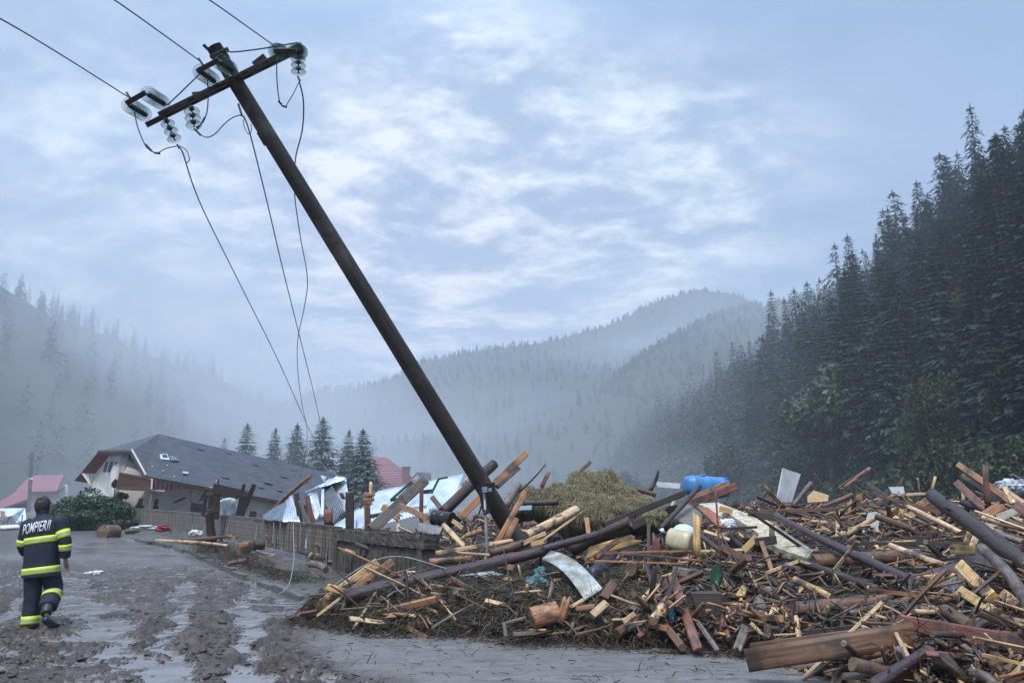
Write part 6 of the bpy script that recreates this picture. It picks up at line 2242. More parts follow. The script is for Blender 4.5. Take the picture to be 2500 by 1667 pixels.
    rag("blue_scrap", *cC(990, 1130), 9.4, .035, .11, simple_mat("light_blue_plastic", (0.14, 0.33, 0.55), .5, (0.1, 0.25, 0.4), 5), "narrow light blue plastic bit beside the tall red board", "plastic", 15)
    rag("blue_rag", *cD(1245, 1045), 8.6, .09, .22, simple_mat("faded_blue_cloth", (0.16, 0.25, 0.30), .7, (0.07, 0.09, 0.1), 8), "torn faded blue cloth hanging among the yellow blocks", "cloth", 16)
    rag("litter", *cG(810, 1012), 29, .55, .10, M_DWHITE, "flattened pale litter on the pavement left of the red crate", "litter", 17)


build_items()


def build_heroes():
    h = hero
    # --- left end, front
    h('log', cB, (235, 1035), (1500, 742), 88, 'purple', "very long dark peeled log along the front left of the heap", Y=(11.0, 12.0), taper=.72, name="long_log")
    h('log', cC, (195, 738), (545, 642), 42, 'purple', "thin dark pipe-like log continuing beyond the very long one", Y=(11.9, 12.2), taper=1.0)
    h('log', cC, (370, 745), (728, 566), 66, 'dark', "thick dark log with a sawn pale end pointing right", Y=(12.6, 12.2), taper=.9)
    h('beam', cB, (88, 1090), (430, 828), 66, 'yellow', "yellow splintered beam leaning at the left tip of the heap", Y=(11.6, 13.2), thick=.10)
    h('beam', cB, (300, 980), (520, 820), 46, 'orange', "orange squared beam next to the yellow one at the left tip", Y=(11.8, 12.9), thick=.10)
    h('beam', cB, (135, 972), (232, 1004), 40, 'yellow', "short yellow block lying across the splintered yellow beam", Y=(11.5, 11.3))
    h('batten', cB, (60, 1152), (232, 1020), 16, 'pale', "thin pale lath at the far left foot of the heap", Y=(11.0, 11.4))
    h('batten', cB, (395, 1000), (545, 880), 24, 'orange', "thin orange lath between the orange beam and the wall", Y=(12.0, 13.0))
    h('log', cB, (762, 818), (1032, 798), 46, 'orange', "short reddish peeled log in front of the wall's right end", Y=(13.3, 13.2))
    h('board', cB, (800, 762), (1272, 684), 24, 'pale', "long pale lath under the road sign", Y=(13.1, 13.0), thick=.03)
    h('board', cB, (930, 756), (1212, 778), 12, 'pale', "thin whitish strip crossing the sign post foot", Y=(13.0, 12.8), thick=.02)
    h('board', cB, (845, 585), (978, 724), 30, 'pale', "broken pale board slanting down right of the black drum", Y=(14.0, 13.4))
    h('beam', cB, (578, 468), (772, 556), 34, 'orange', "orange beam with a pale splintered tip above the wall", Y=(17.2, 15.2))
    h('beam', cB, (398, 618), (728, 312), 66, 'grey', "big grey-brown squared beam leaning over the concrete wall", Y=(18.8, 20.0), thick=.16)
    h('log', cB, (840, 512), (1160, 208), 62, 'dark', "dark tarred log crossing behind the pole", Y=(16.2, 17.6), taper=1.0)
    h('beam', cB, (935, 552), (1352, 148), 44, 'orange', "long red-orange beam reaching highest beside the pole", Y=(15.6, 17.0))
    h('beam', cB, (1180, 352), (1312, 236), 26, 'brown', "shorter brown beam just below the highest orange beam", Y=(16.0, 16.8))
    h('board', cB, (1150, 742), (1352, 388), 32, 'orange', "orange batten standing steeply right of the sign", Y=(13.0, 13.4), thick=.05)
    h('board', cB, (1238, 678), (1298, 548), 40, 'orange', "short orange board behind the steep orange batten", Y=(13.4, 13.6))
    h('batten', cB, (845, 505), (1000, 288), 15, 'pale', "thin pale batten leaning on the roof sheets", Y=(19, 20.5))
    h('board', cB, (470, 475), (570, 545), 46, 'orange', "short orange board end across the fallen roof sheets", Y=(20.6, 20.2))
    h('beam', cB, (780, 420), (842, 500), 30, 'brown', "short brown beam propped below the highest roof sheet", Y=(19.8, 19.2))
    h('post', cB, (264, 612), (264, 384), 50, 'dark', "dark square post standing behind the start of the concrete wall", Y=20.3)
    h('post', cB, (707, 590), (710, 356), 25, 'brown', "thin brown post standing between the grey beam and the black drum", Y=19.5)
    h('post', cB, (375, 612), (372, 470), 36, 'brown', "low brown post right of the dark square post", Y=21.0)
    h('batten', cB, (392, 420), (395, 318), 20, 'pale', "pale upright stake with three short boards across it", Y=21.5)
    h('batten', cB, (355, 402), (420, 396), 20, 'orange', "top one of three short boards nailed to the pale stake", Y=21.4)
    h('batten', cB, (338, 435), (414, 430), 20, 'orange', "middle one of three short boards nailed to the pale stake", Y=21.3)
    h('batten', cB, (332, 458), (402, 454), 18, 'orange', "lowest one of three short boards nailed to the pale stake", Y=21.2)
    h('stick', cB, (424, 384), (470, 320), 10, 'brown', "thin dark stick right of the pale stake", Y=21.5)
    h('stick', cB, (1308, 390), (1478, 210), 14, 'dark', "thin dark stick rising right of the highest orange beam", Y=15.5)
    h('board', cB, (1450, 358), (1500, 260), 26, 'red', "narrow red board standing up left of the hay heap", Y=16.5)
    h('log', cB, (1225, 480), (1312, 340), 44, 'grey', "pale rounded log end just right of the pole foot", Y=(14.6, 15.2))
    h('log', cB, (1340, 452), (1560, 446), 32, 'dark', "dark thin log in front of the left side of the hay", Y=(14.6, 14.6))
    h('beam', cB, (900, 560), (962, 608), 26, 'pale', "pale stub beside the black drum", Y=13.9)
    h('log', cB, (1132, 762), (1372, 688), 48, 'brown', "curved brown trunk left of the pale orange log", Y=(12.6, 12.7), bend=.05)
    h('log', cB, (985, 655), (1085, 620), 30, 'orange', "small reddish log behind the sign post", Y=13.6)
    h('batten', cB, (800, 700), (850, 600), 14, 'dark', "dark iron-like bar in front of the black drum", Y=14.0)
    # sheet metal area timbers
    h('log', cH, (110, 565), (575, 162), 50, 'orange', "peeled orange log end sticking out over the crumpled sheets", Y=(25, 22.8))
    h('beam', cH, (520, 415), (592, 765), 60, 'red', "red-brown plank leaning inside the crumpled sheets", Y=22.4, thick=.08)
    h('beam', cH, (430, 480), (520, 765), 46, 'grey', "grey plank leaning left of the red-brown one", Y=22.3, thick=.06)
    h('beam', cH, (385, 385), (435, 760), 60, 'dark', "dark door post at the left of the crumpled sheets", Y=22.6)
    h('board', cH, (790, 585), (798, 800), 110, 'red', "wide red-brown board end in front of the dark folded sheet", Y=21.6)
    h('board', cH, (950, 370), (985, 450), 44, 'red', "little red-brown board on the hanging ribbed sheet", Y=22.0)
    # --- around the hay
    h('log', cC, (85, 655), (400, 492), 58, 'pale', "thick pale orange peeled log pointing up towards the hay", Y=(12.6, 13.4), taper=1.0)
    h('batten', cC, (190, 682), (458, 492), 13, 'pale', "thin pale lath alongside the pale orange log", Y=(12.3, 12.8))
    h('batten', cC, (68, 702), (208, 638), 26, 'pale', "short pale batten below the pale orange log", Y=(12.2, 12.4))
    h('beam', cC, (118, 708), (198, 688), 30, 'yellow', "short yellow beam stub below the pale orange log", Y=12.0)
    h('batten', cC, (400, 275), (490, 192), 26, 'pale', "pale batten poking out above the hay heap", Y=18.5)
    h('beam', cC, (570, 592), (1062, 392), 38, 'dark', "long dark beam with a pale edge rising right in front of the hay", Y=(13.2, 14.6))
    h('board', cC, (575, 578), (812, 484), 20, 'pale', "long pale board behind the dark beam by the hay", Y=(13.8, 14.6))
    h('beam', cC, (730, 600), (820, 560), 50, 'dark', "dark block above the yellow wide board", Y=(12.8, 13.0))
    h('board', cC, (462, 762), (775, 672), 66, 'yellow', "wide yellow board in the middle of the heap front", Y=(12.2, 12.4), thick=.05)
    h('board', cC, (512, 788), (666, 674), 34, 'red', "red-brown board lying over the wide yellow board", Y=(11.7, 12.0))
    h('batten', cC, (572, 752), (1372, 828), 15, 'red', "very long thin reddish lath across the middle", Y=(11.3, 11.0))
    h('batten', cC, (450, 808), (1072, 828), 12, 'orange', "long thin orange lath just below the reddish one", Y=(11.1, 10.9))
    h('batten', cC, (575, 762), (1112, 748), 12, 'orange', "thin orange lath just above the reddish one", Y=(11.5, 11.5))
    h('log', cC, (922, 610), (1162, 348), 30, 'dark', "thin dark log leaning up right beside the grey sheet", Y=(12.8, 14.0))
    h('stick', cC, (860, 375), (905, 250), 28, 'dark', "dark kinked stake standing on the skyline left of the white sheet", Y=20, bend=.08)
    h('log', cC, (776, 366), (892, 402), 30, 'brown', "short brown log lying right of the hay on the skyline", Y=19)
    h('beam', cC, (1058, 478), (1388, 348), 48, 'red', "red-orange beam in front of the blue tank", Y=(15.5, 17.0))
    h('beam', cC, (1090, 432), (1335, 330), 30, 'orange', "second red-orange beam lying on top near the blue tank", Y=(16.8, 17.6))
    h('board', cC, (1146, 780), (1146, 518), 43, 'yellow', "bright yellow board standing upright in the middle of the heap", Y=11.7, thick=.05)
    h('stick', cC, (1292, 812), (1262, 362), 12, 'red', "tall thin rusty rod standing upright in the heap", Y=11.6, bend=0.0, taper=1.4)
    h('board', cC, (892, 795), (892, 655), 44, 'red', "short upright red board with a rounded top", Y=11.8)
    h('post', cC, (848, 840), (848, 580), 20, 'grey', "thin grey post standing left of the rounded red board", Y=12.0)
    h('log', cC, (1165, 650), (1300, 755), 30, 'dark', "thin dark log right of the yellow upright board", Y=(12.1, 11.6))
    h('log', cC, (1192, 628), (1352, 682), 24, 'pale', "thin pale pole right of the canister", Y=(12.4, 12.2))
    h('beam', cC, (1438, 745), (1520, 662), 40, 'yellow', "small yellow block below the cream panel", Y=12.0)
    h('beam', cC, (1308, 728), (1438, 795), 44, 'brown', "brown squared beam right of the rusty rod", Y=(11.7, 11.2))
    h('board', cC, (1550, 688), (1612, 878), 22, 'orange', "thin orange board slanting down below the cream panel", Y=(11.4, 10.8))
    h('batten', cC, (1568, 888), (1790, 806), 20, 'pale', "pale lath rising right near the dark logs", Y=(10.6, 10.8))
    h('beam', cC, (1508, 695), (1632, 678), 52, 'dark', "dark broken beam block over the cream panel's lower edge", Y=(11.6, 11.6))
    h('board', cC, (1612, 672), (1612, 580), 32, 'grey', "short grey board standing on the cream panel", Y=12.0)
    h('batten', cC, (1290, 612), (1520, 600), 16, 'dark', "thin dark bar crossing in front of the cream panel", Y=12.2)
    h('board', cC, (1310, 515), (1520, 655), 36, 'grey', "dark grey plank lying along the left edge of the cream panel", Y=(13.2, 12.1))
    h('beam', cC, (1292, 488), (1362, 502), 34, 'yellow', "short yellow block on top of the cream panel", Y=13.0)
    h('beam', cC, (1465, 520), (1640, 540), 40, 'dark', "dark brown timber across the top of the cream panel", Y=(13.3, 13.0))
    # --- front
    h('board', cC, (995, 905), (1152, 1355), 54, 'red', "long reddish plank leaning down to the mud in the front", Y=(10.2, 8.75), thick=.04)
    h('board', cC, (1125, 1150), (1275, 1362), 28, 'grey', "narrow grey plank leaning right of the long reddish plank", Y=(9.4, 8.7))
    h('beam', cC, (955, 1218), (1058, 1345), 44, 'brown', "muddy brown beam end at the foot left of the reddish plank", Y=(9.3, 8.85))
    h('board', cC, (1398, 1358), (1452, 1212), 50, 'grey', "short weathered board standing at the foot of the heap", Y=(8.6, 9.1))
    h('log', cC, (668, 1172), (892, 892), 38, 'dark', "bent dark branch slanting through the front of the heap", Y=(9.5, 10.6), bend=.05, taper=.8)
    h('board', cC, (748, 1112), (898, 958), 30, 'pale', "pale board beside the bent dark branch", Y=(9.6, 10.2))
    h('beam', cC, (495, 1148), (582, 1072), 46, 'pale', "pale chopped block below the bowed white sheet", Y=(9.5, 9.7))
    h('beam', cC, (565, 1042), (632, 945), 52, 'brown', "brown block right of the bowed white sheet", Y=(9.9, 10.1))
    h('board', cC, (360, 1098), (445, 1048), 20, 'pale', "pale splinter at the bottom corner of the bowed sheet", Y=9.8)
    h('beam', cC, (395, 1105), (510, 1090), 26, 'orange', "small orange board below the bowed sheet", Y=9.6)
    h('log', cC, (120, 1165), (285, 1122), 122, 'orange', "broken orange log butt near the foot left of centre", Y=(9.7, 9.8), taper=.95, name="log_stump", bend=0)
    h('board', cC, (300, 1192), (342, 1036), 48, 'orange', "splintered orange slab right of the broken log butt", Y=9.7)
    h('beam', cC, (690, 1188), (760, 1136), 26, 'pale', "small pale stub left of the bent dark branch foot", Y=9.3)
    h('stick', cC, (1080, 1020), (1355, 778), 18, 'dark', "thin forked dark branch rising right", Y=(10.0, 11.0))
    h('board', cC, (880, 900), (1012, 1030), 36, 'dark', "dark plank sloping right behind the long reddish plank", Y=(10.5, 10.0))
    h('board', cC, (1000, 872), (1120, 892), 56, 'grey', "flat grey board above the long reddish plank", Y=(10.6, 10.6))
    h('log', cC, (1245, 965), (1345, 1292), 28, 'red', "thin reddish debarked pole slanting down in the front", Y=(10.0, 9.0))
    h('board', cC, (1352, 1162), (1482, 1042), 28, 'red', "reddish board rising right in the front middle", Y=(9.3, 9.8))
    h('board', cC, (1520, 1030), (1562, 1165), 62, 'grey', "wide weathered plank end in the front middle", Y=(9.8, 9.4))
    h('board', cC, (1600, 1180), (1642, 1072), 38, 'pale', "pale squared board right of the weathered plank end", Y=(9.2, 9.5))
    h('board', cC, (1668, 1032), (1718, 1190), 32, 'yellow', "yellowish board slanting down beside the pale squared one", Y=(9.6, 9.1))
    h('board', cC, (1578, 1282), (1632, 1172), 34, 'brown', "muddy board at the foot below the pale squared one", Y=(8.7, 9.1))
    h('beam', cC, (1402, 1040), (1442, 980), 40, 'yellow', "small yellow block in the front middle", Y=9.9)
    h('board', cC, (1280, 905), (1352, 992), 38, 'orange', "short orange-brown board below the reddish laths", Y=(10.5, 10.2))
    h('beam', cC, (1130, 1085), (1282, 1080), 150, 'dark', "big dark square-cut timber block in the front middle", Y=(9.5, 9.5), thick=.25)
    h('log', cC, (735, 862), (770, 850), 74, 'brown', "log seen end on in the middle of the heap front", Y=(10.75, 11.8), bend=0)
    h('stick', cC, (330, 1185), (402, 1262), 14, 'brown', "thin brown stick reaching the silt left of centre", Y=(9.4, 9.1))
    h('stick', cC, (398, 1272), (632, 1190), 18, 'brown', "long curved brown stick on the foot of the heap", Y=(9.0, 9.3), bend=.06)
    h('stick', cB, (770, 1225), (1070, 1072), 16, 'grey', "long grey branch in the grassy litter", Y=(9.7, 10.4))
    h('batten', cB, (1205, 1200), (1362, 1158), 14, 'grey', "grey lath on the grassy litter left of the log butt", Y=(9.7, 9.7))
    h('stick', cB, (695, 1148), (752, 1228), 12, 'orange', "short orange twig on the edge of the silt", Y=(9.7, 9.4))
    h('beam', cB, (1222, 1195), (1232, 1278), 22, 'dark', "dark peg standing in the silt at the heap edge", Y=(9.2, 9.1))
    # --- right side
    h('board', cC, (1455, 1428), (2508, 1262), 132, 'brown', "wide long brown plank along the bottom at the right", Y=(7.5, 7.9), thick=.05, splinter=.1)
    h('board', cC, (1475, 1335), (2200, 1240), 30, 'brown', "narrow plank lying just above the wide long brown plank", Y=(8.3, 8.5))
    h('beam', cD, (945, 1205), (1720, 1345), 105, 'red', "thick dark red squared beam at the bottom right", Y=(7.5, 7.2), thick=.2)
    h('board', cD, (1312, 1255), (1720, 1290), 56, 'orange', "orange plank lying on the thick dark red beam", Y=(6.9, 6.8))
    h('log', cD, (700, 1590), (1112, 1325), 70, 'purple', "purple-brown wet log slanting out of the bottom right corner", Y=(6.5, 7.4), taper=.8)
    h('log', cD, (1200, 1510), (1230, 1480), 235, 'dark', "big round dark log end at the bottom right", Y=(6.7, 7.9), bend=0, name="log_stump")
    h('log', cD, (1088, 405), (1690, 865), 98, 'dark', "thickest dark log leaning out of the right edge", Y=(11.8, 8.2), taper=1.0)
    h('log', cD, (112, 530), (1010, 965), 44, 'purple', "long slim dark log sloping down right across the heap", Y=(12.6, 9.6), taper=1.35)
    h('log', cD, (215, 800), (745, 988), 44, 'dark', "dark split log with pale torn top side", Y=(11.0, 9.7))
    h('board', cD, (265, 812), (705, 962), 18, 'pale', "pale torn splinter along the dark split log", Y=(10.7, 9.6))
    h('log', cD, (820, 715), (1172, 842), 36, 'pale', "pale yellow pole sloping right in the middle right", Y=(11.2, 10.2))
    h('log', cD, (1395, 728), (1690, 1130), 66, 'grey', "twisted grey-brown debarked trunk at the right edge", Y=(9.2, 7.8), bend=.03)
    h('log', cD, (352, 812), (872, 782), 78, 'brown', "large muddy log lying level right of the cream panel", Y=(10.9, 10.9), taper=.95)
    h('log', cD, (235, 1108), (812, 1050), 80, 'brown', "large muddy log lying level above the wide plank", Y=(8.9, 9.1), taper=.8)
    h('log', cD, (560, 1142), (932, 1052), 44, 'grey', "grey pole beside the lower large muddy log", Y=(8.7, 9.0))
    h('log', cD, (228, 925), (458, 1038), 40, 'yellow', "short pale yellow log sloping right above the lower muddy log", Y=(9.7, 9.2))
    h('log', cD, (742, 538), (985, 625), 40, 'brown', "brown log right of the white bent cover", Y=(13.6, 12.6))
    h('log', cD, (920, 470), (1272, 642), 34, 'pale', "pale orange pole sloping right towards the thick dark log", Y=(14.2, 12.4))
    h('beam', cD, (650, 380), (1130, 510), 20, 'brown', "long thin brown batten across the far right middle", Y=(15.0, 13.6))
    h('board', cD, (680, 325), (900, 490), 26, 'dark', "dark board sloping right in the far middle", Y=(16, 14))
    h('log', cD, (1430, 622), (1645, 695), 36, 'grey', "grey log behind the thick dark log at the right edge", Y=(10.6, 10.2))
    h('log', cD, (508, 372), (692, 240), 27, 'orange', "tapered pale orange log rising above the far skyline", Y=(19.5, 20.5), taper=1.0)
    h('stick', cD, (490, 366), (600, 290), 16, 'dark', "dark stick left of the tapered orange log", Y=19.5)
    h('stick', cD, (350, 266), (402, 350), 10, 'brown', "thin crooked stick right of the upright white panel", Y=20)
    h('beam', cD, (1248, 215), (1605, 462), 36, 'orange', "long orange-brown beam sloping right on the far right skyline", Y=(15.0, 13.0))
    h('beam', cD, (1270, 282), (1520, 452), 28, 'brown', "second brown beam below the long orange-brown one on the skyline", Y=(15.2, 13.6))
    h('board', cD, (1428, 490), (1410, 208), 33, 'red', "tall reddish board standing upright at the right skyline", Y=13.6)
    h('board', cD, (1230, 322), (1402, 482), 44, 'red', "broad reddish board sloping right left of the tall upright one", Y=(14.2, 13.0))
    h('board', cD, (1528, 345), (1585, 448), 30, 'pale', "pale board with a torn tip near the right edge skyline", Y=(13.6, 13.0))
    h('board', cD, (1560, 385), (1680, 470), 26, 'pale', "pale plank sloping right at the very right edge", Y=(12.6, 11.8))
    h('board', cD, (1388, 545), (1510, 468), 60, 'orange', "bright orange-brown short board above the beige cladding", Y=(12.6, 12.9))
    h('board', cD, (1600, 460), (1700, 530), 60, 'red', "reddish brown board cut by the right edge", Y=(11.6, 11.0))
    h('beam', cD, (555, 698), (1345, 706), 19, 'dark', "very long thin black bar lying level across the right side", Y=(11.6, 11.3))
    h('beam', cD, (1268, 850), (1468, 1055), 72, 'yellow', "large yellow split beam sloping right near the right edge", Y=(9.0, 8.2), thick=.14)
    h('beam', cD, (1275, 1005), (1490, 1142), 60, 'yellow', "second yellow split beam below the large one", Y=(8.4, 7.8), thick=.1)
    h('board', cD, (1208, 735), (1345, 745), 62, 'yellow', "yellow board end under the thick dark log", Y=(10.1, 9.9))
    h('board', cD, (1290, 708), (1322, 620), 34, 'yellow', "small yellow upright board beside the thick dark log", Y=10.4)
    h('log', cD, (1170, 1120), (1335, 1225), 86, 'brown', "short chunky brown log below the faded blue cloth", Y=(8.3, 7.7))
    h('beam', cD, (1530, 1020), (1625, 1100), 60, 'yellow', "yellow-brown block right of the second split beam", Y=(8.0, 7.6))
    h('log', cD, (1540, 1190), (1690, 1215), 70, 'orange', "reddish log stub at the lower right edge", Y=(7.3, 7.1))
    h('board', cD, (840, 945), (1260, 885), 34, 'yellow', "yellowish board below the plum board", Y=(9.5, 9.4))
    h('beam', cD, (990, 985), (1250, 900), 18, 'dark', "dark strip along the plum board's lower edge", Y=(9.2, 9.3))
    h('board', cD, (680, 990), (1200, 1050), 26, 'orange', "long flat orange-brown board below the translucent bag", Y=(9.1, 8.8))
    h('stick', cD, (735, 1070), (960, 1200), 14, 'pale', "thin pale stick above the wide brown plank", Y=(8.8, 8.1))
    h('batten', cD, (575, 1180), (712, 1242), 16, 'pale', "short pale lath just above the wide brown plank", Y=(8.4, 8.2))
    h('batten', cD, (620, 1160), (785, 1230), 12, 'pale', "second thin pale lath above the wide brown plank", Y=(8.5, 8.2))
    h('beam', cD, (300, 1262), (650, 1225), 46, 'dark', "dark box-like timber behind the wide brown plank", Y=(8.5, 8.5))
    h('batten', cD, (100, 1268), (300, 1260), 10, 'pale', "very thin whitish lath left of the dark box-like timber", Y=8.5)
    h('stick', cD, (1045, 1410), (1175, 1450), 14, 'pale', "pale stick over the big round dark log end", Y=(6.9, 6.8))
    h('log', cD, (1330, 1500), (1480, 1590), 60, 'grey', "gnarled grey root in the bottom right corner", Y=(6.7, 6.4), bend=.08)
    h('beam', cD, (1570, 1560), (1700, 1430), 60, 'pale', "pale beam end in the bottom right corner", Y=(6.4, 6.9))
    h('board', cD, (1440, 1400), (1560, 1500), 100, 'brown', "split bark slab in the bottom right corner", Y=(6.9, 6.7))
    h('stick', cD, (992, 292), (1003, 440), 14, 'grey', "slim grey stick standing on the skyline below the bushes", Y=19)
    h('batten', cD, (1078, 380), (1102, 285), 16, 'yellow', "yellow torn stake on the skyline left of the thick dark log", Y=18)
    h('board', cD, (820, 405), (1110, 392), 18, 'pale', "long pale board lying level on the far skyline", Y=18)
    h('board', cD, (1010, 470), (1062, 430), 46, 'orange', "square orange board near the top of the thick dark log", Y=14)
    h('log', cD, (215, 475), (335, 325), 30, 'grey', "grey forked stake right of the upright white panel", Y=18)
    h('beam', cD, (0, 505), (500, 490), 22, 'brown', "long level brown timber in front of the upright white panel", Y=(17, 16.5))
    h('board', cD, (40, 345), (170, 490), 26, 'brown', "brown board sloping right in front of the upright white panel", Y=18.5)
    h('log', cD, (400, 478), (590, 400), 26, 'brown', "brown pole below the tapered orange log", Y=18)
    h('post', cD, (628, 500), (630, 400), 34, 'orange', "short orange post in the far middle right", Y=16.8)
    h('post', cD, (890, 560), (893, 488), 26, 'yellow', "little yellow post right of the brown log", Y=13.8)
    h('board', cD, (22, 690), (92, 880), 26, 'orange', "thin orange board slanting over the cream panel's foot", Y=(11.4, 10.7))
    # railing of small plum balusters
    r = empty("broken_railing", P(*cD(1060, 640), 11.9), "broken plum railing with short balusters in the right middle", "railing")
    def pb(nm, p1, p2, w, Y=11.9):
        a, b_ = P(*cD(*p1), Y), P(*cD(*p2), Y)
        me = beam_mesh((b_ - a).length, w * .3935 / F_PX * Y, .035, len(bpy.data.meshes), nm); o = link(nm, me, r)
        m = frame_between(a, b_); m.translation -= r.location; o.matrix_local = m; o.color = (0.13, 0.06, 0.065, 1)
    pb("handrail", (985, 642), (1135, 636), 16)
    for i in range(7): pb("baluster", (1000 + i * 20, 648), (1008 + i * 20, 690), 8)
    # road-side pieces on the left
    h('log', cG, (392, 1060), (520, 1066), 150, 'brown', "big round sawn log butt lying on the wet road", Y=(33, 33.6), taper=1.0, name="log_stump", bend=0)
    h('log', cG, (905, 1130), (1640, 1190), 30, 'pale', "long pale barkless trunk lying on the ground by the fence", Y=(24.5, 20.5), bend=.03, taper=.7)
    h('log', cG, (1190, 1125), (1640, 1090), 30, 'brown', "brown pole behind the long pale trunk", Y=(24.8, 23))
    h('batten', cG, (1580, 1205), (1655, 1110), 14, 'orange', "thin orange lath leaning on the long pale trunk's end", Y=(20.5, 21.5))
    h('board', cG, (1600, 1092), (1695, 1108), 18, 'orange', "torn orange splinter at the end of the brown pole", Y=22.5)
    h('log', cG, (1725, 1215), (1790, 1190), 118, 'brown', "short sawn log butt with an orange chip on top, by the fence", Y=(19.6, 20.6), name="log_stump", bend=0)
    h('beam', cG, (1700, 1180), (1800, 1165), 34, 'orange', "bright orange chip lying on the short log butt", Y=19.5)
    h('log', cG, (1800, 1190), (1930, 1175), 80, 'dark', "dark mossy log right of the short log butt", Y=(20.6, 20.9))
    h('log', cG, (1870, 1235), (2040, 1275), 32, 'grey', "bent grey branch below the dark mossy log", Y=(19.3, 18.8), bend=.05)
    h('batten', cG, (1965, 1300), (2045, 1258), 18, 'pale', "small pale lath on the ground below the fence", Y=18.4)
    h('log', cG, (1585, 1360), (1760, 1325), 44, 'brown', "short muddy log lying alone on the pavement", Y=(16.6, 16.9))
    h('stick', cG, (1165, 1230), (1325, 1290), 16, 'dark', "dark stick lying flat near the kerb", Y=(19.7, 18.3))
    h('stick', cG, (1815, 1310), (2110, 1290), 12, 'brown', "thin curved twig on the pavement", Y=(17.2, 17.4), bend=.08)
    h('log', cG, (620, 1045), (745, 1030), 50, 'brown', "dark log far back on the road right of the big butt", Y=(34, 34))
    h('beam', cG, (1425, 1235), (1475, 1228), 34, 'dark', "small dark lump of wood on the pavement", Y=18.8)
    h('log', cB, (20, 830), (110, 865), 40, 'grey', "curved grey root lying below the end of the fence", Y=(17.4, 16.8), bend=.06)
    h('stick', cH, (0, 920), (90, 1060), 40, 'brown', "brown board leaning on the pickets", Y=20.5)
    h('batten', cH, (540, 1200), (590, 1140), 30, 'pale', "pale split chip below the bright sheet by the fence", Y=18.3)
    h('batten', cH, (610, 1230), (660, 1160), 40, 'yellow', "yellow split chip below the bright sheet by the fence", Y=18.0)
    h('log', cB, (-40, 1150), (-110, 1165), 26, 'red', "reddish bark strip in the mud left of the heap tip", Y=(11.6, 11.5))
    h('log', cB, (-60, 1140), (60, 1120), 20, 'red', "thin reddish branch at the left tip of the heap", Y=(11.6, 11.9))


build_heroes()


# ------------------------------------------------------------------ hay
def blades(name, pts, nrm, length, width, mat, label, cat=None, seed=1, kind='stuff', droop=.4, up=.35):
    rng = np.random.default_rng(seed)
    n = len(pts)
    d = rng.normal(0, 1, (n, 3)); d[:, 2] *= .45
    d = d + nrm * up
    d /= np.linalg.norm(d, axis=1)[:, None]
    s_ = np.cross(d, rng.normal(0, 1, (n, 3))); s_ /= np.linalg.norm(s_, axis=1)[:, None]
    L = length * rng.uniform(.5, 1.4, (n, 1)); W = width * rng.uniform(.6, 1.4, (n, 1))
    mid = pts + d * L * .5
    end = pts + d * L * .95 + np.array([0, 0, -1.0]) * L * droop * rng.uniform(.2, 1, (n, 1))
    V = np.stack([pts - s_ * W, pts + s_ * W, mid + s_ * W * .8, mid - s_ * W * .8, end + s_ * W * .3, end - s_ * W * .3], 1).reshape(-1, 3)
    b0 = np.arange(n)[:, None] * 6
    F = np.concatenate([b0 + np.array([[0, 1, 2, 3]]), b0 + np.array([[3, 2, 4, 5]])])
    me = mesh_np(name, V, F, mat)
    return me


def straw_mat(name, a, b_c, rough=.7):
    m, b, pr, out = newmat(name)
    pos = b.n('ShaderNodeNewGeometry').outputs['Position']
    isl = b.n('ShaderNodeNewGeometry').outputs['Random Per Island']
    c = b.mix(isl, a, b_c)
    c = b.mix(b.math('MULTIPLY', b.smooth(b.noise(pos, 4, 4, .6), .5, .7), .6), c, tuple(x * .35 for x in a))
    b.setin(pr, 'Base Color', c); pr.inputs['Roughness'].default_value = rough
    return m


M_HAY = straw_mat("damp_hay", (0.165, 0.14, 0.075), (0.37, 0.31, 0.185))
M_GRASS = straw_mat("muddy_grass", (0.038, 0.036, 0.018), (0.15, 0.125, 0.07))
M_TWIG = straw_mat("wet_twigs", (0.028, 0.020, 0.014), (0.10, 0.070, 0.045))


